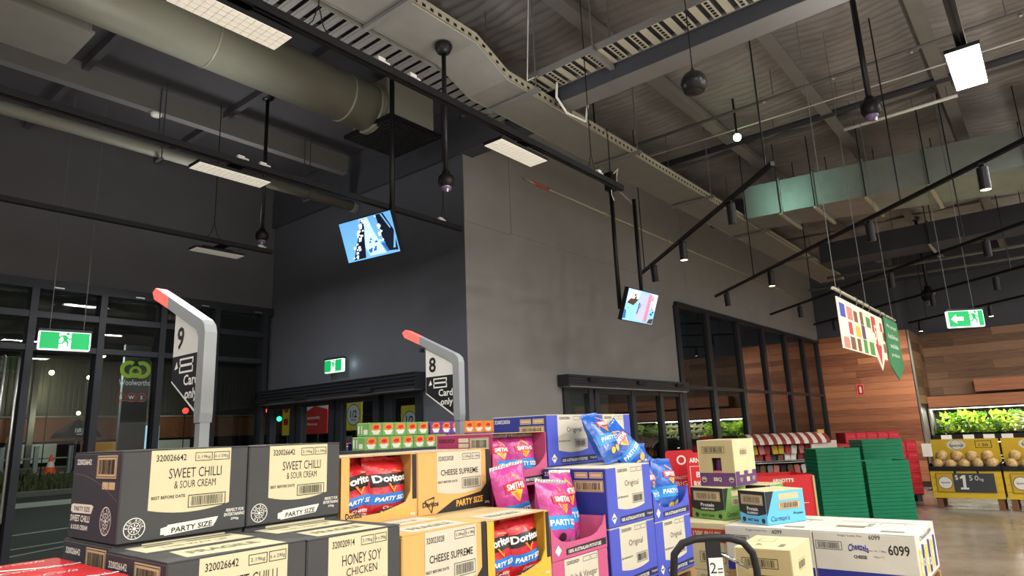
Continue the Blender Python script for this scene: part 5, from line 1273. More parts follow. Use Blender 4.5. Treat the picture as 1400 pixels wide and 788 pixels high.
# --- protein bar cartons
def protein(label, x, y, z, rz, w, d, h, accent, words):
    t, f = box_at('protein_bar_carton', label, x, y, z, rz, w, d, h, accent, 'protein bar cartons', 'kraft_light')
    printed('black_label', [ngon([(0.002, h * 0.34), (d * 0.3, h * 0.26), (d * 0.7, h * 0.26), (d - 0.002, h * 0.34), (d - 0.002, h * 0.99), (0.002, h * 0.99)])], f.L, 'char_black', t)
    e = printed('barcode_label', [rect(d * 0.10, h * 0.58, d * 0.90, h * 0.88)], f.L, 'barcode_tan', t, 0.0014)
    printed('barcode', [barcode(d * 0.12, h * 0.60, d * 0.88, h * 0.86, 0.002, 26, 7)], f.L, 'ink', e, 0.002)
    printed('lettering', [T('Protein', d * 0.5, h * 0.40, h * 0.11, d * 0.4, 'c', 0.02), T(words, d * 0.5, h * 0.30, h * 0.06, d * 0.4, 'c', 0.02)], f.L, 'print_white', t, 0.0018)
    for u in (0.16, 0.86): printed('badge', [disc(d * u, h * 0.12, h * 0.075, 14)], f.L, 'char_black', t, 0.0014)
    printed('base_lettering', [T('NUT BAR', d * 0.5, h * 0.08, h * 0.08, d * 0.4, 'c', 0.02)], f.L, 'ink', t, 0.0014)
    printed('corner_label', [ngon([(0.002, h * 0.25), (w * 0.22, h * 0.99), (0.002, h * 0.99)])], f.F, 'char_black', t)
    printed('side_label', [rect(w * 0.30, h * 0.42, w * 0.88, h * 0.66), rect(w * 0.34, h * 0.72, w * 0.85, h * 0.90)], f.F, 'barcode_tan', t)
    printed('side_barcode', [barcode(w * 0.31, h * 0.43, w * 0.87, h * 0.65, 0.002, 24, 2)], f.F, 'ink', t, 0.0014)
    printed('side_lettering', [T("Carman's", w * 0.32, h * 0.10, h * 0.16, w * 0.48, 'c', 0.0, 0.2), T('Protein', w * 0.80, h * 0.24, h * 0.08, w * 0.24, 'c', 0.02)], f.F, 'ink', t, 0.0014)
    return t
protein('small black and green protein bar carton below the barbecue carton', 4.62, 1.925, 0.951, -16, 0.26, 0.29, 0.215, 'leaf_green', 'ALMOND')
protein('small black and sky blue protein bar carton on the long white carton', 4.50, 1.595, 0.951, -25, 0.35, 0.24, 0.21, 'sky_blue', 'BLUEBERRY')
protein('green protein bar carton half hidden behind the blue one', 4.93, 1.73, 0.951, -8, 0.26, 0.26, 0.213, 'leaf_green', 'ALMOND')
# --- barbecue sauce cartons with a window showing a purple bottle
def sauce(label, x, y, z, rz, w, d, h, lower):
    t = root('sauce_carton', label, 'carton', (x, y, z), math.radians(rz), 'kraft barbecue sauce cartons'); f = Face(w, d, h)
    th = 0.006
    MB().box(0, 0, 0, w, th, h).build('side_panel', 'kraft_light', t); MB().box(0, d - th, 0, w, d, h).build('side_panel', 'kraft_light', t)
    MB().box(w - th, th, 0, w, d - th, h).build('back_panel', 'kraft_mid', t); MB().box(0, th, 0, w - th, d - th, th).build('bottom', 'kraft_mid', t)
    y0, y1 = d * 0.36, d * 0.62
    MB().box(0, th, th, th, y0, h).build('front_panel', 'kraft_mid', t); MB().box(0, y1, th, th, d - th, h).build('front_panel', 'kraft_mid', t)
    MB().box(0, y0, h * 0.62, th, y1, h).build('front_panel', 'kraft_mid', t); MB().box(0, y0, th, th, y1, h * 0.30).build('front_panel', 'kraft_mid', t)
    for x0, x1 in ((0, w / 2 - 0.002), (w / 2 + 0.002, w)): MB().box(x0, 0, h, x1, d, h + 0.004).build('top_flap', 'kraft_light', t)
    printed('top_print', [rect(w * 0.2, d * 0.2, w * 0.4, d * 0.3), frame2(w * 0.55, d * 0.5, w * 0.8, d * 0.8, 0.003), T('UP', w * 0.3, d * 0.6, d * 0.12)], lambda u, v, o: (u, v, h + 0.004 + o), 'ink_soft', t)
    MB().lathe([(0.028, 0.02), (0.03, 0.03), (0.03, 0.16), (0.024, 0.19), (0.013, 0.21), (0.013, 0.24)], (0.05, (y0 + y1) / 2, 0.0), 14).build('bottle', 'purple_bottle', t, smooth=True)
    MB().box(0.012, y0, h * 0.30, 0.014, y1, h * 0.34).build('bottle_label', 'pr_pink', t)
    printed('barcode', [barcode(d * 0.12, h * 0.72, d * 0.76, h * 0.87, 0.003, 28, 4)], f.L, 'ink', t)
    printed('side_barcode', [rect(w * 0.30, h * 0.64, w * 0.62, h * 0.645), bars(w * 0.30, h * 0.67, w * 0.64, h * 0.78, 14, 3), rect(w * 0.30, h * 0.80, w * 0.66, h * 0.806)], f.F, 'ink_soft', t)
    if not lower:
        b = printed('purple_band', [rect(0.002, 0.002, d - 0.002, h * 0.295)], f.L, 'purple_board', t)
        printed('band_lettering', [T('BBQ', d * 0.5, h * 0.10, h * 0.10, d * 0.22, 'c', 0.03)], f.L, 'kraft_light', b, 0.0014)
        printed('band_emblem', [ring(d * 0.12, h * 0.15, 0.015, 0.019, 16), ring(d * 0.88, h * 0.15, 0.015, 0.019, 16), rect(d * 0.07, h * 0.15, d * 0.17, h * 0.18), rect(d * 0.83, h * 0.15, d * 0.93, h * 0.18)], f.L, 'kraft_light', b, 0.0014)
        printed('castle_band', [rect(0.002, 0.002, w - 0.002, h * 0.24), rect(0.002, h * 0.24, w * 0.2, h * 0.32), rect(w * 0.4, h * 0.24, w * 0.6, h * 0.32), rect(w * 0.8, h * 0.24, w - 0.002, h * 0.32)], f.F, 'purple_board', t)
        printed('castle_mark', [T('W', w * 0.25, h * 0.08, h * 0.1), rect(w * 0.5, h * 0.08, w * 0.65, h * 0.18), T('W', w * 0.85, h * 0.08, h * 0.1)], f.F, 'kraft_light', t, 0.0014)
    return t
sauce('kraft barbecue sauce carton with purple band, on top of the protein bar cartons', 4.72, 1.86, 1.168, -4, 0.34, 0.275, 0.32, False)
sauce('kraft sauce carton standing low beside the trolley handle in front', 3.42, 1.12, 0.685, 4, 0.40, 0.27, 0.31, True)

# --- flatbed trolley with looped handle
t = root('flatbed_trolley', 'flatbed trolley with black looped push handle in front of the pallet', 'trolley', (3.05, 1.345, 0), math.radians(-50))
# local x runs along the handle, local +y away from the viewer
W2 = 0.19
pts = [(-W2, 0, 0.16), (-W2, -0.0, 0.95), (-W2 + 0.01, 0, 1.03), (-W2 + 0.05, 0, 1.075), (-W2 + 0.11, 0, 1.092), (0.0, 0, 1.095), (W2 - 0.11, 0, 1.09), (W2 - 0.05, 0, 1.07), (W2 - 0.01, 0, 1.02), (W2, 0, 0.95), (W2, 0, 0.16)]
MB().tube(pts, 0.017, 12).build('handle_loop', 'rubber', t, smooth=True)
MB().box(-0.032, -0.012, 0.16, 0.032, 0.012, 1.085).build('centre_post', 'rubber', t)
tg = MB().box(-0.03, -0.016, 0.90, 0.035, -0.013, 1.01).build('tag', 'white_plastic', t)
printed('tag_lettering', [T('2', -0.012, 0.945, 0.045, None, 'c', 0.0), rect(0.008, 0.945, 0.03, 0.95), rect(0.008, 0.96, 0.03, 0.965)], lambda u, v, o: (u, -0.016 - o, v), 'ink', tg)
MB().cyl((0.02, 0.02, 1.03), (0.17, 0.05, 0.95), 0.009, 8).build('brace_bar', 'chrome', t, smooth=True)
MB().box(-0.2, 0.03, 0.16, 0.2, 0.46, 0.19).build('deck', 'rubber', t)
for sx in (-0.16, 0.16):
    for sy in (0.10, 0.39):
        MB().cyl((sx - 0.018, sy, 0.06), (sx + 0.018, sy, 0.06), 0.06, 14).build('wheel', 'rubber', t)
        MB().box(sx - 0.025, sy - 0.02, 0.06, sx + 0.025, sy + 0.02, 0.16).build('caster_fork', 'chrome', t)
t, f = box_at('snack_box', 'plain kraft carton under the sauce carton beside the trolley', 3.42, 1.11, 0.0, 4, 0.42, 0.30, 0.684, 'kraft_mid', 'cream cartons at the pallet end')

# --- red cardboard display stands of biscuits
def red_stand(label, x, y, rz, w, h0, h1, head, rows):
    t = root('display_stand', label, 'display stand', (x, y, 0), math.radians(rz), 'red cardboard biscuit stands')
    d = 0.34
    MB().box(0, 0.0, 0, 0.012, d, h0).build('side_panel', 'red_card', t); MB().box(w - 0.012, 0, 0, w, d, h0).build('side_panel', 'red_card', t)
    MB().box(0.012, d - 0.012, 0, w - 0.012, d, h0).build('back_panel', 'red_card', t)
    for k in range(rows): MB().box(0.012, 0.01, h0 * (k + 0.4) / rows, w - 0.012, d - 0.012, h0 * (k + 0.4) / rows + 0.012).build('shelf', 'red_card', t)
    MB().prism(roundrect(0, h0, w, h1, 0.03), lambda u, v, k: (u, d - 0.012 + k, v), 0.0, 0.01).build('header_card', 'red_card', t)
    mp = lambda u, v, o: (u, d - 0.0125 - o, v)
    printed('header_lettering', head(w, h0, h1), mp, 'print_white', t)
    return t
red_stand('red biscuit stand with rounded header left of the barbecue carton', 5.70, 2.80, -50, 0.27, 0.95, 1.375, lambda w, a, b: [ring(w * 0.55, b - 0.09, 0.03, 0.045, 14), T("ARNOTT'S", w * 0.5, a + 0.16, 0.03, w * 0.5), T('BIG', w * 0.5, a + 0.10, 0.04, w * 0.4)], 3)
red_stand('red biscuit stand beside it with an easy right lettered header', 5.57, 2.53, -50, 0.27, 0.98, 1.36, lambda w, a, b: [frame2(w * 0.1, a + 0.05, w * 0.9, b - 0.12, 0.004), T("ARNOTT'S", w * 0.5, b - 0.09, 0.045, w * 0.8, 'c', 0.03), T('BIG', w * 0.5, a + 0.16, 0.05, w * 0.4, 'c', 0.02), T('RIGHT!', w * 0.5, a + 0.08, 0.05, w * 0.6, 'c', 0.02)], 3)
# large red biscuit bin behind the blue protein carton
t = root('biscuit_bin', 'large red square biscuit bin standing before the striped awning stand', 'display stand', (7.05, 2.60, 0), math.radians(-50))
MB().box(0, 0, 0, 0.62, 0.02, 1.06).build('front_panel', 'red_card', t); MB().box(0, 0.02, 0, 0.02, 0.5, 1.06).build('side_panel', 'red_card', t)
MB().box(0.60, 0.02, 0, 0.62, 0.5, 1.06).build('side_panel', 'red_card', t); MB().box(0.02, 0.48, 0, 0.60, 0.5, 1.06).build('back_panel', 'red_card', t)
MB().box(0.02, 0.02, 0.9, 0.60, 0.48, 0.92).build('shelf', 'kraft', t)
mp = lambda u, v, o: (u, -o, v)
p = printed('logo_oval', [disc(0.31, 1.01, 0.13, 20, 0.032)], mp, 'band_red', t)
printed('logo_lettering', [T("ARNOTT'S", 0.31, 0.992, 0.038, 0.22, 'c', 0.03), T('180', 0.26, 0.88, 0.05, 0.12, 'c', 0.02), ring(0.42, 0.90, 0.02, 0.03, 12), rect(0.1, 0.78, 0.55, 0.785)], mp, 'print_white', t, 0.0016)
MB().box(0.615, -0.012, 0, 0.635, 0.0, 1.05).build('corner_post', 'kraft', t)
# --- green nesting crates, three stacks
def crate_meshes():
    L, Wd, H, s = 0.60, 0.40, 0.17, 0.045
    # tapered open shell
    o = [(-L / 2, -Wd / 2), (L / 2, -Wd / 2), (L / 2, Wd / 2), (-L / 2, Wd / 2)]
    def ringz(k, z): return [(x * k[0], y * k[1], z) for x, y in o]
    kt, kb = (0.94, 0.92), (0.86, 0.82)
    vs = ringz(kt, H) + ringz(kb, 0.0) + ringz((0.92, 0.895), H) + ringz((0.84, 0.79), 0.008)
    fs = []
    for i in range(4):
        j = (i + 1) % 4
        fs += [(i, j, 4 + j, 4 + i), (8 + i, 12 + i, 12 + j, 8 + j), (i, 8 + i, 8 + j, j)]
    fs += [(4, 5, 6, 7), (12, 15, 14, 13)]
    body = MB().add(vs, fs).mesh('basket_body', 'green_plastic')
    vs = ringz((1, 1), H + 0.004) + ringz((0.985, 0.978), H - 0.042) + ringz((0.945, 0.925), H + 0.004) + ringz((0.95, 0.93), H - 0.042)
    fs = []
    for i in range(4):
        j = (i + 1) % 4
        fs += [(i, j, 4 + j, 4 + i), (8 + i, 12 + i, 12 + j, 8 + j), (i, 8 + i, 8 + j, j), (4 + i, 4 + j, 12 + j, 12 + i)]
    rim = MB().add(vs, fs).mesh('rim', 'green_plastic')
    mb = MB()
    for sx in (-1, 1): mb.tube([(sx * L / 2, -0.09, H - 0.01), (sx * (L / 2 + 0.02), -0.07, H - 0.008), (sx * (L / 2 + 0.02), 0.07, H - 0.008), (sx * L / 2, 0.09, H - 0.01)], 0.008, 6)
    return body, rim, mb
CB, CR, hb = crate_meshes()
def crate_stack(where, x, y, rz, n, pitch):
    for k in range(n):
        lab = 'green plastic basket, %s from the top of %s' % (num[n - 1 - k], where)
        t = root('shopping_basket', lab, 'basket', (x, y, 0.005 + k * pitch), math.radians(rz), 'green baskets in ' + where)
        link('basket_body', CB, t); link('rim', CR, t)
crate_stack('the tall stack left of the red cartons', 10.14, 2.60, -51, 22, 0.0495)
crate_stack('the tallest stack beside the red cartons', 11.42, 2.29, -51, 23, 0.0505)
crate_stack('the short stack between the others', 10.72, 2.13, -51, 18, 0.0495)

# --- stack of red soft-drink cartons on a pallet
cw, cd, ch = 0.215, 0.40, 0.20
cb = MB().bbox(0, 0, 0, cw - 0.004, cd, ch - 0.003, 0.004).mesh('carton_wrap', 'coke_red')
f = Face(cw - 0.004, cd, ch)
mm = MB()
for vs, fs in [T('Cola', cw * 0.5, ch * 0.55, ch * 0.22, cw * 0.7, 'c', 0.02, 0.3), frame2(cw * 0.1, ch * 0.1, cw * 0.9, ch * 0.42, 0.004)]: mm.add([f.F(u, v, 0.001) for u, v in vs], fs)
cm = mm.mesh('front_print', 'coke_pale', fix=False)
mm = MB()
for vs, fs in [ngon([(cd * 0.02, ch * 0.05), (cd * 0.98, ch * 0.05), (cd * 0.98, ch * 0.3), (cd * 0.5, ch * 0.5), (cd * 0.02, ch * 0.3)]), T('Cola', cd * 0.5, ch * 0.62, ch * 0.22, cd * 0.5, 'c', 0.02, 0.3)]: mm.add([(cw - 0.004 + 0.001, u, v) for u, v in vs], fs)
cm2 = mm.mesh('side_overlay', 'coke_pale', fix=False)
A = math.radians(-51); ex = Vector((math.cos(A), math.sin(A), 0)); ey = Vector((-ex.y, ex.x, 0))
org = Vector((14.47, 3.34, 0))
def drink(i, j, k, label):
    p = org + ex * (i * cw) + ey * (j * (cd + 0.005))
    t = root('drink_carton', label, 'carton', (p.x, p.y, 0.14 + k * ch), A, 'red soft drink cartons on the pallet by the timber column')
    link('carton_wrap', cb, t); link('front_print', cm, t); link('side_overlay', cm2, t)
nm = ['first', 'second', 'third', 'fourth', 'fifth', 'sixth', 'seventh', 'eighth']
tier = ['lowest', 'second lowest', 'third lowest', 'third highest', 'second highest', 'topmost']
for k in range(5):
    for i in range(-2, 6):
        drink(i, 0, k, 'red drink carton, %s from left in the %s tier of the pallet' % (nm[i + 2], tier[k]))
    drink(5, 1, k, 'red drink carton at the back right of the %s tier of the pallet' % tier[k])
for i in range(0, 5): drink(i, 0.4, 5, 'red drink carton, %s from left in the topmost tier of the pallet' % nm[i])
pp = org + ex * (-2 * cw)
t = root('drink_pallet', 'dark pallet under the red drink cartons', 'pallet', (pp.x, pp.y, 0), A)
for i in range(5): MB().box(0.0, 0.02 + i * 0.17, 0.115, 8 * cw, 0.14 + i * 0.17, 0.138).build('deck_board', 'beam_dark', t)
for i in range(3): MB().box(0.02 + i * 0.78, 0.02, 0, 0.12 + i * 0.78, 0.82, 0.115).build('bearer', 'beam_dark', t)

# --- striped awning stand with hanging packets
t = root('awning_stand', 'market stand with red and white striped awning hung with small packets', 'display stand', (10.62, 3.90, -0.03 + 0.03), math.radians(-51))
W3 = 1.25
mat('stripe_white', '#e8ddd0', 0.7); mat('stripe_red', '#9a3a34', 0.7); mat('stand_dark', '#3c2c28', 0.6)
for i in range(18):
    a, c = W3 * i / 18, W3 * (i + 1) / 18
    m_ = 'stripe_white' if i % 2 == 0 else 'stripe_red'
    pr = [(-0.06, 1.26), (-0.05, 1.30), (0.02, 1.36), (0.12, 1.41), (0.20, 1.425), (0.20, 1.415), (0.12, 1.40), (0.03, 1.35), (-0.04, 1.295), (-0.05, 1.26)]
    MB().prism(pr, lambda v, z, k: (k, v, z), a, c).build('awning_strip', m_, t)
MB().box(0.0, 0.36, 0.0, W3, 0.38, 1.40).build('back_panel', 'stand_dark', t)
for x in (0.01, W3 - 0.03): MB().box(x, 0.0, 0, x + 0.02, 0.36, 1.25).build('side_frame', 'stand_dark', t)
for z in (0.35, 0.75, 1.0): MB().box(0.03, 0.0, z, W3 - 0.03, 0.36, z + 0.015).build('shelf', 'steel', t)
MB().cyl((0.0, -0.02, 0.98), (W3, -0.02, 0.98), 0.008, 8).build('front_rail', 'chrome', t)
MB().box(W3 - 0.3, -0.02, 1.16, W3 + 0.1, 0.02, 1.29).build('side_sign', 'stripe_white', t)
MB().prism([(W3 - 0.12, 1.40), (W3 - 0.02, 1.40), (W3 - 0.02, 1.46), (W3 - 0.12, 1.46)], lambda u, v, k: (u, k, v), 0.1, 0.13).build('name_plate', 'tan_board', t)
cols = ['stripe_red', 'pr_brown', 'pr_white', 'banner_red', 'bag_silver', 'pr_pink', 'char_black', 'pr_yellow']
rnd = random.Random(12); pk = {}
for m_ in cols:
    pk[m_] = MB().prism([(-0.04, -0.13), (0.04, -0.13), (0.043, -0.02), (0.03, 0.0), (-0.03, 0.0), (-0.043, -0.02)], lambda u, v, k: (u, k * (1 + 0.5 * (v < -0.03)), v), -0.012, 0.012).mesh('packet', m_)
ax = Vector((math.cos(A), math.sin(A), 0)); ay = Vector((-ax.y, ax.x, 0)); o3 = Vector((10.62, 3.90, 0))
for r_, z in enumerate((1.24, 1.13, 0.94, 0.70)):
    for i in range(11):
        p = o3 + ax * (0.09 + i * 0.106) + ay * (0.10 + 0.06 * (r_ % 2)) + Vector((0, 0, z))
        m_ = rnd.choice(cols)
        q = link('snack_packet', pk[m_], None, p); q.rotation_euler = (0, rnd.uniform(-0.15, 0.15), A)
        tag(q, '%s small packet hanging %s from left in %s row under the striped awning' % ({'stripe_red': 'dark red', 'pr_brown': 'brown', 'pr_white': 'white', 'banner_red': 'red', 'bag_silver': 'silver', 'pr_pink': 'pink', 'char_black': 'black', 'pr_yellow': 'yellow'}[m_], (nm + ['ninth', 'tenth', 'eleventh'])[i], ['the top', 'the second', 'the third', 'the lowest'][r_]), 'packet', 'small packets on the awning stand')

# ================================================================ TIMBER COLUMN AND PRODUCE
def planks(parent, y0, y1, z0, z1, x, hgt, m, face='x', seed=1, minl=0.7, maxl=1.5):
    """Boards laid in courses on a wall facing -x (face x) or -y (face y; then y0,y1 are x and x is y)."""
    rnd = random.Random(seed); z = z0
    while z < z1 - 0.02:
        h = min(hgt * rnd.uniform(0.9, 1.1), z1 - z); y = y0
        while y < y1 - 0.01:
            L = rnd.uniform(minl, maxl)
            if y1 - (y + L) < 0.3: L = y1 - y
            p = rnd.uniform(0.0, 0.012)
            if face == 'x': mb = MB().box(x - 0.02 - p, 0.002, 0.002, x, L - 0.002, h - 0.002); loc = (0, y, z)
            else: mb = MB().box(0.002, x - 0.02 - p, 0.002, L - 0.002, x, h - 0.002); loc = (y, 0, z)
            mb.build('plank', m, parent, loc=loc); y += L
        z += h
XC = 18.42
cw_ = MB().box(XC, 2.63, 0, XC + 0.15, 4.68, 3.68).build('wall_timber', 'stand_dark'); tag(cw_, 'reddish timber boarded wall beside the side windows', kind='structure')
planks(cw_, 2.65, 4.68, 0.12, 3.68, XC, 0.155, 'timber_red', 'x', 2, 0.9, 2.1)
ws = MB().box(XC + 0.15, 2.63, 0, 20.3, 2.78, 3.68).build('wall_return', 'stand_dark'); tag(ws, 'narrow timber return wall beside the produce shelves', kind='structure')
planks(ws, XC + 0.02, 20.28, 1.9, 3.68, 2.63, 0.22, 'timber_brown', 'y', 3)
MB().box(XC - 0.045, 2.59, 0.0, XC - 0.005, 2.63, 3.66).build('corner_trim', 'steel', cw_)
MB().box(XC - 0.03, 2.63, 0.0, XC, 4.68, 0.11).build('skirting', 'stand_dark', cw_)
wp = MB().box(20.3, -9, 0, 20.5, 2.78, 3.72).build('wall_produce', 'stand_dark'); tag(wp, 'brown timber boarded wall above the produce shelves', kind='structure')
planks(wp, -8.9, 2.62, 2.1, 3.72, 20.3, 0.205, 'timber_brown', 'x', 5, 1.2, 2.6)
w = MB().box(20.5, -9, 3.72, 20.7, 5.0, 5.9).box(18.6, 2.8, 3.68, 20.5, 4.95, 5.9).build('wall_upper', 'wall_dark'); tag(w, 'dark upper wall above the timber produce walls', kind='structure')
w = MB().box(20.5, -9, 0, 20.7, 2.9, 3.72).build('wall_far', 'wall_dark'); tag(w, 'dark wall behind the produce shelves', kind='structure')
# fire equipment sign
t = root('fire_sign', 'small red fire extinguisher sign on the timber column', 'sign', (XC - 0.036, 3.83, 2.31), math.radians(-90))
MB().box(-0.085, -0.004, -0.14, 0.085, 0.004, 0.14).build('plate', 'red_card', t)
printed('pictogram', [rect(-0.02, -0.08, 0.025, 0.06), rect(-0.005, 0.06, 0.01, 0.085), frame2(-0.075, -0.13, 0.075, 0.13, 0.006)], lambda u, v, o: (u, -0.004 - o, v), 'print_white', t)
# timber ledge box on the produce wall
t = root('timber_ledge', 'dark red timber box ledge fixed to the produce wall', 'ledge', (19.9, -4.0, 2.14))
MB().box(0, 0, 0, 0.36, 5.6, 0.30).build('board', 'timber_red', t)
MB().box(-0.004, 0.0, 0.14, 0.0, 5.6, 0.145).build('groove', 'stand_dark', t)

# refrigerated produce case
mat('case_light', '#fffbe8', 0.5, emit=5, ecol='#fff6d8'); mat('case_black', '#17171a', 0.4); mat('ticket', '#efeee8', 0.6)
t = root('produce_case', 'open refrigerated produce case with timber fascia and lit shelves', 'fridge case', (19.4, -8.0, 0))
LC = 10.6
MB().box(0.82, 0, 0, 0.88, LC, 1.86).build('back_panel', 'case_black', t)
MB().box(0.20, 0, 1.80, 0.26, LC, 2.07).build('fascia_board', 'timber_red', t)
MB().box(0.20, 0, 1.765, 0.88, LC, 1.80).build('canopy', 'case_black', t)
MB().box(0.30, 0, 1.745, 0.36, LC, 1.765).build('light_strip', 'case_light', t)
MB().box(0.0, 0, 1.02, 0.82, LC, 1.06).build('shelf', 'case_black', t)
MB().box(-0.02, 0, 1.02, 0.0, LC, 1.14).build('shelf_lip', 'case_black', t)
MB().box(0.0, 0, 0.42, 0.82, LC, 0.46).build('shelf', 'case_black', t)
MB().box(-0.02, 0, 0.0, 0.82, LC, 0.12).build('kick_base', 'case_black', t)
MB().box(0.0, LC - 0.04, 0.12, 0.82, LC, 1.78).build('end_panel', 'steel', t)
MB().box(0.05, 0, 0.94, 0.09, LC, 0.96).build('light_strip', 'case_light', t)
rnd = random.Random(4)
for y in (9.35, 9.0, 9.75, 8.2, 10.2, 7.5, 7.0, 6.3, 5.4): MB().box(-0.026, y, 1.03, -0.021, y + 0.22, 1.13).build('price_ticket', 'ticket', t)
for y0 in (-6.6, -4.3, -2.0, 0.3, 2.0):
    area_light('case_lamp', (19.75, y0 - 0.3, 1.735), 0.05, 1.6, 60, (1, 0.97, 0.86), (0, math.radians(8), 0))
# leafy bunches
def leaf_bunch(seed, cols_):
    rnd = random.Random(seed); out = []
    mb = MB()
    for i in range(22):
        a = rnd.uniform(-1.25, 1.25); L = rnd.uniform(0.20, 0.34); tw = rnd.uniform(-0.9, 0.9)
        d = Vector((-0.55 + rnd.uniform(-0.35, 0.3), math.sin(a) * 0.75, math.cos(a) * 0.9)).normalized(); sd = d.cross(Vector((math.sin(tw), 0, math.cos(tw)))).normalized() * rnd.uniform(0.03, 0.055)
        b = Vector((rnd.uniform(-0.03, 0.03), rnd.uniform(-0.05, 0.05), 0)); m1 = b + d * L * 0.6; e = b + d * L + Vector((-0.04, 0, -0.05))
        mb.add([b, m1 + sd, e, m1 - sd, m1 + Vector((-0.015, 0, 0.02))], [(0, 1, 4), (1, 2, 4), (2, 3, 4), (3, 0, 4)])
    leaves = mb.mesh('leaves', cols_[0], fix=False)
    mb = MB()
    for i in range(7):
        mb.cyl((rnd.uniform(-0.03, 0.0), rnd.uniform(-0.04, 0.04), 0), (rnd.uniform(-0.12, -0.02), rnd.uniform(-0.08, 0.08), rnd.uniform(0.12, 0.2)), 0.014, 5, 0.008)
    return leaves, mb.mesh('stalks', cols_[1])
mat('leaf_bright', '#a9c44c', 0.5, var=0.25, scale=14); mat('leaf_mid', '#78a33e', 0.5, var=0.25, scale=14); mat('leaf_pale', '#dfe4be', 0.5, var=0.15, scale=14); mat('stalk_pale', '#dfe6b8', 0.5); mat('salad_bag', '#d8dcc8', 0.25, var=0.2, scale=20)
kinds = [leaf_bunch(1, ('leaf_bright', 'stalk_pale')), leaf_bunch(2, ('leaf_mid', 'stalk_pale')), leaf_bunch(3, ('leaf_pale', 'stalk_pale'))]
kn = ['bright green', 'mid green', 'pale green']
rows = [(19.62, 1.145, 'the front row'), (19.85, 1.33, 'the middle row'), (20.06, 1.50, 'the back row')]
st = MB().add([(19.44, -8, 1.06), (20.2, -8, 1.06), (20.2, -8, 1.48), (19.44, -8, 1.12), (19.44, 2.55, 1.06), (20.2, 2.55, 1.06), (20.2, 2.55, 1.48), (19.44, 2.55, 1.12)], [(0, 1, 2, 3), (4, 7, 6, 5), (3, 2, 6, 7), (0, 3, 7, 4), (1, 5, 6, 2), (0, 4, 5, 1)])
st.map(lambda x, y, z: (x - 19.4, y + 8, z)); st.build('sloping_deck', 'case_black', t)
for ri, (x, z, rw) in enumerate(rows):
    for i in range(22):
        y = 2.45 - i * 0.2 - 0.05 * ri
        k = 2 if y < 0.9 else (0 if (i + ri) % 3 else 1)
        if y < -0.6: k = (i + ri) % 3
        b = root('leafy_bunch', '%s leafy bunch, %s along %s of the lit case' % (kn[k], num[i], rw), 'vegetable', (x, y, z), rnd.uniform(-0.4, 0.4), 'leafy bunches in the lit produce case')
        s = rnd.uniform(0.85, 1.1); b.scale = (s, s, s)
        link('leaves', kinds[k][0], b); link('stalks', kinds[k][1], b)
for i in range(11):
    y = 2.4 - i * 0.42; k = i % 3
    b = root('leafy_bunch', '%s leafy bunch, %s from the timber column on the low shelf' % (kn[k], num[i]), 'vegetable', (19.62, y, 0.465), 0.3 * i, 'leafy bunches on the low shelf')
    link('leaves', kinds[k][0], b); link('stalks', kinds[k][1], b); b.scale = (1.3, 1.3, 1.3)

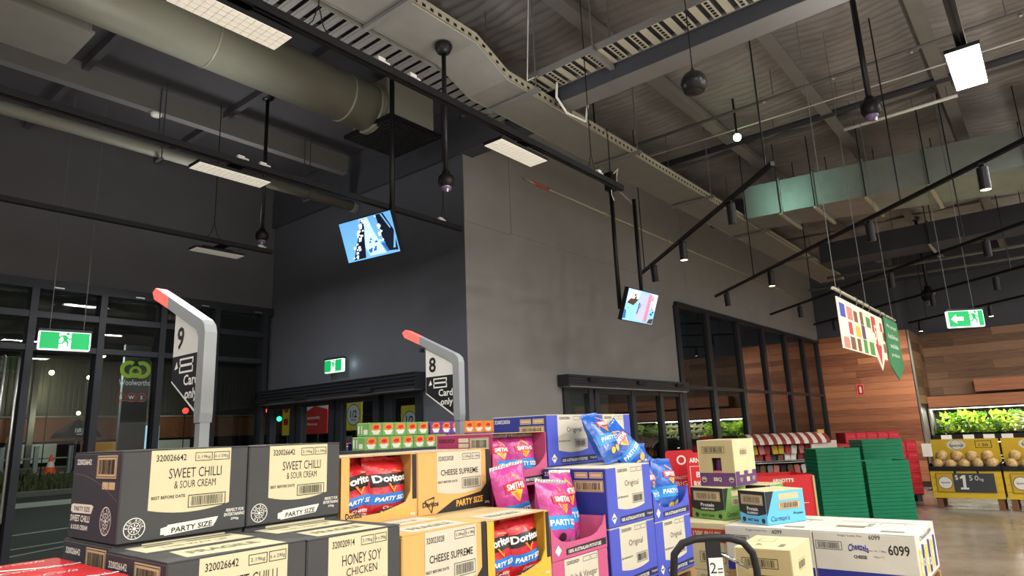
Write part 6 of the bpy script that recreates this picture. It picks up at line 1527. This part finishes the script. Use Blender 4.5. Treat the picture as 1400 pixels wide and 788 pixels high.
# yellow produce bins
mat('bin_yellow', '#d8b52c', 0.55, var=0.06, scale=5); mat('bin_yellow_dark', '#c79f2a', 0.55); mat('slate', '#3f4146', 0.6); mat('melon', '#c2a06a', 0.75, var=0.3, scale=30, bump=0.6, bscale=70); mat('bin_wood', '#7a5238', 0.7)
def produce_bin(label, y1, y0):
    t = root('produce_bin', label, 'produce bin', (14.22, y0, 0), 0, 'yellow produce bins')
    w = y1 - y0
    n = 4
    for k in range(n): MB().box(0, 0.0, 0.18 + 0.115 * k, 0.022, w, 0.18 + 0.115 * k + 0.111).build('front_board', 'bin_yellow', t)
    for yy in (0.0, w - 0.02): MB().box(0.022, yy, 0.18, 0.62, yy + 0.02, 0.64).build('side_board', 'bin_yellow', t)
    MB().box(0.6, 0.02, 0.18, 0.62, w - 0.02, 0.64).build('back_board', 'bin_yellow', t)
    for yy in (0.03, w - 0.12):
        for xx in (0.02, 0.52): MB().box(xx, yy, 0, xx + 0.09, yy + 0.09, 0.18).build('foot', 'bin_wood', t)
    MB().box(-0.02, -0.01, 0.64, 0.64, w + 0.01, 0.66).build('tray_floor', 'case_black', t)
    MB().box(-0.02, -0.01, 0.66, 0.0, w + 0.01, 0.715).build('tray_lip', 'case_black', t)
    for yy in (-0.01, w - 0.01): MB().box(0.0, yy, 0.66, 0.64, yy + 0.02, 0.76).build('tray_side', 'case_black', t)
    bp = MB().box(0.64, 0.0, 0.60, 0.66, w, 1.165).build('back_card', 'bin_yellow', t)
    mp = lambda u, v, o: (0.64 - o, w - u, v)
    printed('badge', [disc(w * 0.38, 1.06, 0.15, 24, 0.09)], mp, 'print_white', bp); printed('badge_ring', [ring(w * 0.38, 1.06, 0.085, 0.092, 24)], mp, 'pr_green', bp, 0.0014)
    printed('badge_lettering', [T('Special', w * 0.38, 1.015, 0.06, 0.22, 'c', 0.02)], mp, 'ink', bp, 0.002)
    printed('ticket_frame', [frame2(w * 0.66, 1.0, w * 0.9, 1.13, 0.012)], mp, 'slate', bp); printed('ticket_lettering', [T('1.50', w * 0.78, 1.03, 0.05, 0.14, 'c', 0.02)], mp, 'ink', bp)
    # price board hung on the front
    sg = MB().box(-0.016, w * 0.10, 0.28, -0.004, w * 0.92, 0.60).build('price_board', 'slate', t)
    mp = lambda u, v, o: (-0.0165 - o, w - u, v)
    a0 = w * 0.08
    printed('special_patch', [rect(a0 + 0.004, 0.286, a0 + w * 0.24, 0.594)], mp, 'bin_yellow_dark', sg)
    printed('special_disc', [disc(a0 + w * 0.125, 0.44, 0.10, 24)], mp, 'print_white', sg, 0.0014); printed('disc_ring', [ring(a0 + w * 0.125, 0.44, 0.10, 0.11, 24)], mp, 'slate', sg, 0.0014)
    printed('special_lettering', [T('Special', a0 + w * 0.125, 0.42, 0.04, 0.13, 'c', 0.02)], mp, 'ink', sg, 0.002)
    printed('price_lettering', [T('$', w * 0.375, 0.48, 0.09, None, 'c', 0.0), ngon([(w * 0.47 + a * 0.12, 0.33 + b * 0.24) for a, b in ((-0.5, 0), (0.5, 0), (0.5, 0.13), (0.2, 0.13), (0.28, 1.0), (-0.05, 1.0), (-0.42, 0.86), (-0.42, 0.72), (-0.1, 0.8), (-0.16, 0.13), (-0.5, 0.13))]), T('5', w * 0.575, 0.48, 0.085), T('0', w * 0.655, 0.48, 0.085), T('kg', w * 0.72, 0.465, 0.06)], mp, 'print_white', sg, 0.0014)
    for yy in (0.3, 0.62): MB().box(-0.012, w * yy, 0.58, -0.006, w * yy + 0.03, 0.66).build('hook', 'case_black', t)
    return t
produce_bin('yellow produce bin with a one-fifty price board, beside the timber column', 2.04, 1.0)
produce_bin('yellow produce bin cut by the right edge of the picture', 0.965, -0.08)
me = MB().ball((0, 0, 0), 0.095, 0.085, 0.085, 16, 10, 0.02).mesh('melon', 'melon', smooth=True)
rnd = random.Random(21)
def melons(y1, y0, which, n1, n2):
    w = y1 - y0; c = 0
    for row, (x, z, n) in enumerate(((14.34, 0.745, n1), (14.54, 0.745, n1), (14.72, 0.75, n1), (14.44, 0.875, n2), (14.62, 0.88, n2))):
        for i in range(n):
            q = link('melon', me, None, (x + rnd.uniform(-0.015, 0.015), y0 + w * (i + 0.5 + (0.2 if row > 2 else 0)) / (n + (0.4 if row > 2 else 0)), z + rnd.uniform(-0.003, 0.006)))
            q.rotation_euler = (rnd.uniform(0, 3), rnd.uniform(0, 3), rnd.uniform(0, 3)); c += 1
            tag(q, 'tan netted melon, %s from the right in the %s of the %s bin' % (num[i], ['front row', 'middle row', 'back row', 'upper front layer', 'upper back layer'][row], which), 'melon', 'netted melons in the yellow bins')
melons(2.02, 1.02, 'one-fifty', 5, 4)
melons(0.94, -0.06, 'right-hand', 5, 4)
# white ticket holder on a post by the column
t = root('ticket_post', 'slim dark post with a white ticket holder beside the timber column', 'sign post', (17.6, 2.52, 0))
MB().cyl((0, 0, 0), (0, 0, 0.72), 0.018, 8).build('post', 'case_black', t); MB().box(-0.03, -0.1, 0.72, 0.03, 0.08, 1.0).build('holder', 'white_plastic', t); MB().box(-0.1, -0.1, 0, 0.1, 0.1, 0.015).build('foot', 'case_black', t)
# ================================================================ BOTTOM-LEFT RED CARTONS, SMALL PACK STACK
mat('soda_red', '#c8202a', 0.4, var=0.04)
def soda(label, x, y, z):
    w, d, h = 0.40, 0.27, 0.21
    t = root('drink_pack', label, 'carton', (x, y, z), 0, 'red drink packs at the lower left')
    MB().bbox(0, 0, 0, w, d, h, 0.006).build('wrap', 'soda_red', t)
    n = 12
    P = [(w * i / n, d * (0.50 + 0.20 * math.sin(i / n * PI * 1.6))) for i in range(n + 1)]
    Q = [(u, v - d * (0.05 + 0.05 * math.sin(u / w * PI))) for u, v in P]
    vs = [c for a, b in zip(P, Q) for c in (a, b)]
    printed('wave', [(vs, [(2 * i, 2 * i + 1, 2 * i + 3, 2 * i + 2) for i in range(n)])], lambda u, v, o: (u, v, h + o), 'print_white', t)
    printed('lettering', [T('Coca-Cola', w * 0.62, d * 0.78, d * 0.13, w * 0.5, 'c', 0.0, 0.4), T('Coca-Cola', w * 0.72, d * 0.22, d * 0.13, w * 0.46, 'c', 0.0, 0.4)], lambda u, v, o: (u, v, h + o), 'print_white', t)
    return t
for k, z in enumerate((1.07, 0.855)):
    lv = 'uppermost' if k == 0 else 'under'
    soda('red drink pack nearest the charcoal carton end, %s' % ('on top' if k == 0 else 'one below'), 0.385, 2.225, z)
    soda('red drink pack at the far lower left corner, %s' % ('on top' if k == 0 else 'one below'), -0.02, 2.225, z)
    soda('red drink pack in front of the charcoal carton end, %s' % ('on top' if k == 0 else 'one below'), 0.385, 1.95, z)
    soda('red drink pack nearest the viewer at the lower left, %s' % ('on top' if k == 0 else 'one below'), -0.02, 1.95, z)
plinth('timber plinth under the red drink packs, below the picture edge', -0.03, 1.94, 0.79, 2.5, 0.854)

# small multipack boxes on a dark stand behind the cartons
mat('pack_green', '#7aa860', 0.5, var=0.08, scale=20); mat('pack_purple', '#7a4a9a', 0.5, var=0.08, scale=20); mat('pack_orange', '#e08a3a', 0.5, var=0.08, scale=20); mat('pack_dark', '#3f6a4a', 0.5)
t = root('shelf_stand', 'dark shelf stand carrying the small multipack boxes', 'stand', (3.12, 3.98, 0))
MB().box(0, 0, 1.49, 1.7, 0.5, 1.515).build('top_board', 'beam_dark', t)
for x in (0.02, 1.62):
    for y in (0.02, 0.42): MB().box(x, y, 0, x + 0.06, y + 0.06, 1.49).build('leg', 'beam_dark', t)
MB().box(0.02, 0.44, 0.1, 1.68, 0.46, 1.49).build('back_panel', 'beam_dark', t)
def pack(label, x, y, z, m):
    w, d, h = 0.118, 0.15, 0.10
    t = root('snack_multipack', label, 'snack box', (x, y, z), 0, 'small multipack boxes behind the cartons')
    MB().bbox(0, 0, 0, w, d, h, 0.004).build('box', m, t)
    p = printed('bowl_picture', [ngon([(w * 0.12, h * 0.45), (w * 0.3, h * 0.12), (w * 0.7, h * 0.12), (w * 0.88, h * 0.45)])], lambda u, v, o: (u, -o, v), 'print_white', t)
    printed('logo', [ngon([(w * 0.10, h * 0.62), (w * 0.3, h * 0.9), (w * 0.8, h * 0.92), (w * 0.92, h * 0.6), (w * 0.6, h * 0.42), (w * 0.35, h * 0.42)])], lambda u, v, o: (u, -o, v), 'bag_orange', t, 0.0012)
    printed('logo_core', [ngon([(w * 0.25, h * 0.62), (w * 0.4, h * 0.8), (w * 0.72, h * 0.8), (w * 0.75, h * 0.6), (w * 0.5, h * 0.5)])], lambda u, v, o: (u, -o, v), 'logo_red', t, 0.0018)
    printed('end_stripes', [rect(d * 0.1, h * 0.2, d * 0.2, h * 0.8), rect(d * 0.35, h * 0.2, d * 0.42, h * 0.8), rect(d * 0.55, h * 0.15, d * 0.85, h * 0.5)], lambda u, v, o: (-o, d - u, v), 'print_white', t)
    return t
for i in range(7): pack('green multipack box, %s from left in the lower row' % num[i], 3.16 + i * 0.121, 4.0, 1.516, 'pack_green' if i else 'pack_green')
for i in range(5): pack('green multipack box, %s from left in the upper row' % num[i], 3.22 + i * 0.121, 4.02, 1.6185, 'pack_green')
for i in range(3): pack('purple multipack box, %s from left beside the lane eight post' % num[i], 3.845 + i * 0.121, 4.02, 1.6185, 'pack_purple')
for i in range(4): pack('orange multipack box, %s from left beside the blue carton' % num[i], 4.23 + i * 0.121, 4.0, 1.6185, 'pack_orange')
for i in range(5): pack('multipack box, %s from left hidden below the orange boxes' % num[i], 4.02 + i * 0.121, 4.0, 1.516, 'pack_purple')

# ================================================================ LOBBY BEHIND THE ENTRY DOORS, SEEN THROUGH GLASS
mat('poster_yellow', '#e3cf3a', 0.5, emit=0.12); mat('poster_red', '#d23a34', 0.5, emit=0.10); mat('poster_white', '#e8e8e2', 0.5, emit=0.1); mat('lobby_lamp', '#ffffff', 0.5, emit=6)  # posters are no lamps; a faint glow is put into their colours
lb = MB().box(8.6, 5.2, 0, 8.75, 8.5, 2.9).build('wall_lobby', 'wall_dark'); tag(lb, 'dark inner wall of the lobby behind the entry doors', kind='structure')
lc2 = MB().box(5.3, 4.96, 2.75, 8.7, 8.5, 2.85).build('ceiling_lobby', 'wall_dark'); tag(lc2, 'dark lobby ceiling behind the entry doors', kind='structure')
for k, (x, y) in enumerate(((5.75, 5.7), (7.2, 6.6), (5.8, 7.6))):
    t = root('lobby_lamp', 'small white ceiling lamp in the lobby, %s' % ['nearest the corner', 'farthest back', 'nearest the shopfront'][k], 'ceiling lamp', (x, y, 2.72))
    MB().box(-0.25, -0.05, 0, 0.25, 0.05, 0.028).build('housing', 'white_plastic', t); MB().box(-0.24, -0.045, -0.006, 0.24, 0.045, -0.001).build('tube', 'lobby_lamp', t)
    area_light('lobby_light', (x, y, 2.70), 0.5, 0.1, 26)
def poster(label, x, y, z, w, h, base, marks, m2='ink', rz=-90):
    t = root('poster', label, 'poster', (x, y, z), math.radians(rz))
    MB().box(0, -0.004, 0, w, 0.004, h).build('sheet', base, t)
    printed('print', marks(w, h), lambda u, v, o: (u, -0.0045 - o, v), m2, t)
    MB().box(w * 0.4, 0.004, -z, w * 0.6, 0.03, h * 0.5).build('stand', 'black_metal', t)
    return t
half = lambda w, h: [disc(w / 2, h * 0.55, w * 0.42, 24)]
PX_ = 5.5
pp1 = poster('yellow half-price poster with a round one-half, right of the entry doors', PX_, 6.26, 1.55, 0.31, 0.43, 'poster_yellow', half, 'poster_white')
pp2 = poster('yellow half-price poster seen through the middle entry door', PX_, 7.36, 1.72, 0.34, 0.36, 'poster_yellow', half, 'poster_white')
for q in (pp1, pp2):
    w_ = 0.31 if q is pp1 else 0.34; h_ = 0.43 if q is pp1 else 0.36
    printed('fraction_lettering', [T('1/2', w_ / 2, h_ * 0.45, h_ * 0.26, w_ * 0.42, 'c', 0.02), ring(w_ / 2, h_ * 0.55, w_ * 0.38, w_ * 0.41, 24), T('PRICE', w_ / 2, h_ * 0.33, h_ * 0.07, w_ * 0.3, 'c', 0.02)], lambda u, v, o: (u, -0.006 - o, v), 'ink', q)
poster('yellow upright poster seen through the left entry door', PX_, 8.44 + 0.42, 1.70, 0.19, 0.48, 'poster_yellow', lambda w, h: [disc(w / 2, h * 0.8, w * 0.35, 16), rect(w * 0.2, h * 0.3, w * 0.8, h * 0.5)], 'poster_red')
poster('red and white community poster seen through the entry doors', PX_, 8.36, 1.70, 0.60, 0.45, 'poster_red', lambda w, h: [ngon([(0, h), (w, h), (w, h * 0.72), (w * 0.5, h * 0.85), (0, h * 0.62)]), T('Community', w * 0.42, h * 0.42, h * 0.13, w * 0.6, 'c', 0.02), T('Pharmacy', w * 0.42, h * 0.24, h * 0.1, w * 0.4, 'c', 0.02)], 'poster_white')
def shelf_goods(x, y0, y1, zs):
    t = root('lobby_shelf', 'low shelf of mixed groceries seen through the entry doors', 'shelf', (x, y0, 0))
    W_ = y1 - y0
    for z in zs: MB().box(0, 0, z - 0.02, 0.35, W_, z).build('shelf_board', 'steel', t)
    MB().box(0.33, 0, 0, 0.35, W_, zs[-1] + 0.3).build('back_panel', 'wall_dark', t)
    return t
shelf_goods(5.62, 5.95, 8.35, (0.5, 0.95, 1.35))
rnd = random.Random(8); gm = {}
for i in range(26):
    m_ = rnd.choice(['pr_blue', 'pr_yellow', 'pr_green', 'banner_red', 'pr_white', 'pr_purple', 'tan_board'])
    h = rnd.uniform(0.12, 0.24)
    z = 1.35 if i < 16 else 0.95
    y = 6.0 + (i if i < 16 else i - 16) * (0.143 if i < 16 else 0.22)
    o = MB().bbox(0, 0, 0, 0.2, 0.10, h, 0.006).build('grocery_packet', m_, loc=(5.67, y, z + 0.001))
    tag(o, '%s packet on the lobby shelf, %s from the right on %s board' % ({'pr_blue': 'blue', 'pr_yellow': 'yellow', 'pr_green': 'green', 'banner_red': 'red', 'pr_white': 'white', 'pr_purple': 'purple', 'tan_board': 'tan'}[m_], num[i if i < 16 else i - 16], 'the upper' if i < 16 else 'the lower'), 'packet', 'groceries on the lobby shelf')

# ================================================================ OUTDOORS THROUGH THE SHOPFRONT
mat('asphalt', '#2c2d2f', 0.85, var=0.15, scale=3, bump=0.2, bscale=40); mat('line_paint', '#b9bcb8', 0.8); mat('kerb', '#8a8a84', 0.85, var=0.08)
mat('cladding', '#66665e', 0.6, var=0.06); mat('brick_tan', '#8a6a48', 0.85, var=0.12, scale=8); mat('hedge', '#54583a', 0.9, var=0.35, scale=18); mat('cone_orange', '#e8502a', 0.5, emit=0.08)
mat('logo_green', '#8fb030', 0.5, emit=0.3, ecol='#9ac02a'); mat('logo_white', '#dfe4e6', 0.5, emit=0.30); mat('warm_reflection', '#fff0c8', 0.5, emit=20, ecol='#ffe9b0'); mat('tail_red', '#ff3028', 0.5, emit=5); mat('signal_green', '#30ffb0', 0.5, emit=5)
mat('window_warm', '#c89868', 0.5, emit=0.25, ecol='#e8a860'); mat('canopy_black', '#141416', 0.6)
g = MB().box(-60, 8.7, -0.25, 80, 90, -0.05).build('ground', 'asphalt'); tag(g, 'dark asphalt car park outside the shopfront', kind='structure')
def line(pts, w):
    a, c = Vector((*pts[0], -0.046)), Vector((*pts[1], -0.046)); d = (c - a).normalized(); s = Vector((-d.y, d.x, 0)) * w / 2
    o = MB().add([a - s, a + s, c + s, c - s], [(0, 1, 2, 3)]).build('bay_line', 'line_paint', g, fix=False)
for pts, w in ((((3.0, 13.4), (11.0, 17.2)), 0.12), (((3.6, 14.6), (16, 17.4)), 0.12), (((2.0, 16.5), (20, 21.0)), 0.14), (((5.2, 13.9), (7.5, 13.0)), 0.12)): line(pts, w)
MB().box(-20, 25.2, -0.05, 60, 27.6, -0.04).build('crossing_band', 'line_paint', g)
MB().box(-20, 31.2, -0.05, 60, 31.5, 0.15).build('kerb', 'kerb', g)
tr = MB().box(-40, 33.4, -0.05, 70, 90, 0.72).build('terrace', 'kerb', g)
mat('bed_soil', '#4a4232', 0.95, var=0.2)
MB().add([(-20, 31.5, 0.0), (60, 31.5, 0.0), (60, 33.4, 0.7), (-20, 33.4, 0.7), (-20, 33.4, 0.0), (60, 33.4, 0.0)], [(0, 1, 2, 3), (0, 3, 4), (1, 5, 2), (3, 2, 5, 4), (0, 4, 5, 1)]).build('planting_bed', 'bed_soil', g)
h = MB()
rnd = random.Random(31)
for i in range(2600):
    x = rnd.uniform(-2, 24); y = rnd.uniform(31.6, 33.3); a = rnd.uniform(0, PI); s_ = rnd.uniform(0.05, 0.14); z0 = 0.7 * (y - 31.5) / 1.9; z = z0 + rnd.uniform(0.15, 0.4)
    h.add([(x - s_ * math.cos(a), y - s_ * math.sin(a), z0), (x + s_ * math.cos(a), y + s_ * math.sin(a), z0), (x + 0.3 * s_, y, z)], [(0, 1, 2)])
hg = h.build('hedge_planting', 'hedge', fix=False); tag(hg, 'low scrubby planting strip beyond the car park kerb', 'planting', kind='stuff')
TZ = 0.72
# building across the car park
bd = root('shop_building', 'building across the car park with ribbed cladding and timber band', 'building', (2, 50, TZ))
MB().box(-30, 0, 3.1, 60, 8, 11).build('upper_wall', 'cladding', bd)
rm = MB().box(0, -0.07, 3.1, 0.13, 0, 6.8).mesh('cladding_rib', 'cladding')
for i in range(110): link('cladding_rib', rm, bd, (-4 + i * 0.3, 0, 0))
MB().box(-30, 0.1, 1.55, 60, 8, 3.0).build('timber_band', 'timber_red', bd)
MB().box(-30, 0.3, 0, 60, 8, 1.55).build('lower_wall', 'canopy_black', bd)
MB().box(-30, -1.6, 6.8, 60, 0, 7.1).build('soffit', 'canopy_black', bd)
for i, x in enumerate((2, 6.2, 10.5, 14.5, 19)): MB().box(x, 0.2, 0.25, x + 2.6, 0.3, 1.4).build('shop_window', 'window_warm' if i % 2 else 'poster_white', bd)
for x in (7.2, 11.0, 17.5): MB().box(x, -1.5, 0, x + 0.3, -1.2, 6.8).build('column', 'kerb', bd)
MB().box(-30, -0.9, 3.0, 60, 0, 3.1).build('awning_edge', 'mid_grey', bd)
point_light('street_wash', (13.6, 48.9, 5.4), 60, (1, 0.85, 0.5), 0.2); point_light('street_wash', (13.5, 47.5, 3.6), 70, (1, 0.85, 0.62), 0.2); point_light('street_wash', (21, 47.5, 3.6), 60, (1, 0.85, 0.62), 0.2)
point_light('car_park_fill', (6, 19, 6.0), 900, (1, 0.95, 0.85), 0.15); point_light('car_park_fill', (10, 30, 5.0), 500, (1, 0.95, 0.85), 0.15)  # added lights without fittings, to brighten the ground outside
# illuminated sign panel with ring emblem
sg = root('store_sign', 'lit green ring emblem sign with grey lettering beyond the glass', 'sign', (10.45, 29.8, 0))
MB().box(0.72, 0.2, -0.05, 1.75, 0.4, 5.9).build('panel', 'wall_left', sg)
mp = lambda u, v, o: (u, 0.2 - o, v)
K = 0.68; U0 = 1.17
printed('emblem', [ring(U0 - 0.36 * K, 4.86, 0.30 * K, 0.54 * K, 32, math.radians(60), math.radians(325))], mp, 'logo_green', sg, 0.010)
printed('emblem', [ring(U0 + 0.36 * K, 4.86, 0.30 * K, 0.54 * K, 32, math.radians(-145), math.radians(120))], mp, 'logo_green', sg, 0.012)
printed('emblem', [ring(U0, 4.76, 0.20 * K, 0.36 * K, 24)], mp, 'logo_green', sg, 0.014)
printed('lettering', [T('Woolworths', U0, 4.20, 0.24, 1.22, 'c', 0.0)], mp, 'logo_white', sg, 0.01)
for i, ch in enumerate('BWS'):
    printed('disc_rim', [ring(U0 - 0.08 + (i - 1) * 0.40, 3.70, 0.155, 0.19, 24)], mp, 'poster_red', sg, 0.01)
    printed('disc_letter', [T(ch, U0 - 0.08 + (i - 1) * 0.40, 3.62, 0.15, None, 'c', 0.02)], mp, 'logo_white', sg, 0.01)
# traffic cone, posts, rail, umbrella
t = root('traffic_cone', 'orange and white traffic cone beyond the kerb', 'traffic cone', (10.13, 34.2, TZ))
MB().lathe([(0.22, 0.03), (0.16, 0.25)], n=14).build('lower_cone', 'cone_orange', t); MB().lathe([(0.16, 0.25), (0.11, 0.48)], n=14).build('white_collar', 'print_white', t); MB().lathe([(0.11, 0.48), (0.03, 0.78)], n=14).build('upper_cone', 'cone_orange', t); MB().box(-0.25, -0.25, 0, 0.25, 0.25, 0.03).build('base', 'cone_orange', t)
for i, (x, y) in enumerate(((9.5, 34.0), (10.72, 33.8), (8.3, 34.0))):
    t = root('bollard_post', 'grey fence post at the kerb, %s' % ['left of the traffic cone', 'right of the traffic cone', 'behind the shopfront mullion'][i], 'post', (x, y, TZ))
    MB().box(-0.08, -0.08, 0, 0.08, 0.08, 1.1).build('post', 'mid_grey', t); MB().box(-0.09, -0.09, 1.1, 0.09, 0.09, 1.14).build('cap', 'mid_grey', t)
t = root('fence_rail', 'pale rail running behind the planting strip', 'fence', (4, 35.0, TZ)); MB().cyl((0, 0, 0.62), (26, 0, 0.62), 0.035, 8).build('top_rail', 'mid_grey', t)
for i in range(7): MB().cyl((i * 4.3, 0, 0), (i * 4.3, 0, 0.62), 0.035, 8).build('post', 'mid_grey', t)
t = root('cafe_umbrella', 'black cafe umbrella with white lettering across the car park', 'umbrella', (14.5, 45.0, TZ))
MB().lathe([(1.35, 1.65), (1.15, 1.95), (0.6, 2.4), (0.05, 2.7)], n=8).build('canopy', 'canopy_black', t); MB().cyl((0, 0, 0), (0, 0, 2.6), 0.05, 8).build('pole', 'mid_grey', t)
printed('lettering', [T('BREW', 0, 1.9, 0.26, 0.85, 'c', 0.02), rect(-0.35, 1.8, 0.35, 1.84)], lambda u, v, o: (u - 0.1, -1.3, v), 'logo_white', t)
def car(label, x, y, rz, col):
    t = root('parked_car', label, 'car', (x, y, -0.05), math.radians(rz))
    body = [(-2.1, 0.35), (-2.15, 0.75), (-1.5, 0.92), (-0.9, 1.4), (0.7, 1.42), (1.4, 0.98), (2.1, 0.85), (2.15, 0.4)]
    MB().prism(body, lambda u, v, k: (u, k, v), -0.85, 0.85).build('body', col, t)
    MB().prism([(-1.35, 0.95), (-0.85, 1.33), (0.62, 1.35), (1.2, 0.98)], lambda u, v, k: (u, k, v), -0.862, 0.862).build('side_glass', 'black_metal', t)
    for u in (-1.35, 1.35):
        for k in (-0.8, 0.8): MB().cyl((u, k - 0.1, 0.33), (u, k + 0.1, 0.33), 0.33, 14).build('wheel', 'rubber', t)
    for k in (-0.6, 0.6): MB().box(-2.17, k - 0.15, 0.65, -2.12, k + 0.15, 0.78).build('tail_lamp', 'tail_red', t)
    return t
mat('car_dark', '#2a2d33', 0.3, coat=0.5); mat('car_grey', '#6a6e72', 0.3, coat=0.5)
car('dark parked car seen through the right shopfront panes', 16.5, 22, 20, 'car_dark')
car('grey parked car beyond the lane nine post', 19.5, 27, 70, 'car_grey')
for i, (x, y, z, m_, r, lab) in enumerate(((11.2, 32.5, 5.75, 'warm_reflection', 0.10, 'glowing ball for a warm lamp reflection, left of the ring emblem'), (9.3, 32.5, 4.9, 'warm_reflection', 0.10, 'glowing ball for a warm lamp reflection, below the hanging exit sign'), (10.7, 32.5, 4.75, 'warm_reflection', 0.08, 'small glowing ball for a warm lamp reflection, between the panes'), (10.6, 33.0, 3.25, 'warm_reflection', 0.08, 'low glowing ball for a warm lamp reflection, above the charcoal carton'),
      (13.8, 30, 3.2, 'tail_red', 0.13, 'red signal lamp right of the ring emblem sign'), (17.8, 30, 3.2, 'tail_red', 0.12, 'red signal lamp right of the lane nine post'), (18.4, 30, 2.8, 'signal_green', 0.12, 'green signal lamp right of the lane nine post'), (19.6, 30, 3.6, 'tail_red', 0.10, 'red signal lamp nearest the entry doors'))):
    t = root('outdoor_glow', lab, 'street lamp', (x, y, -0.05 if y < 33.4 else TZ))  # warm balls and their poles stand in for lamp reflections; signals are lamps
    MB().cyl((0, 0, 0), (0, 0, z), 0.02, 6).build('pole', 'canopy_black', t); MB().ball((0, -0.05, z), r, n=10, m=6).build('lamp_head', m_, t, smooth=True)
t = root('menu_kiosk', 'small lit blue white menu board outside', 'sign', (14.9, 36, TZ))
MB().box(0, 0, 0, 0.1, 0.1, 0.9).build('post', 'canopy_black', t); MB().box(-0.3, -0.05, 0.85, 0.4, 0.05, 2.0).build('board', 'scr_pale', t)
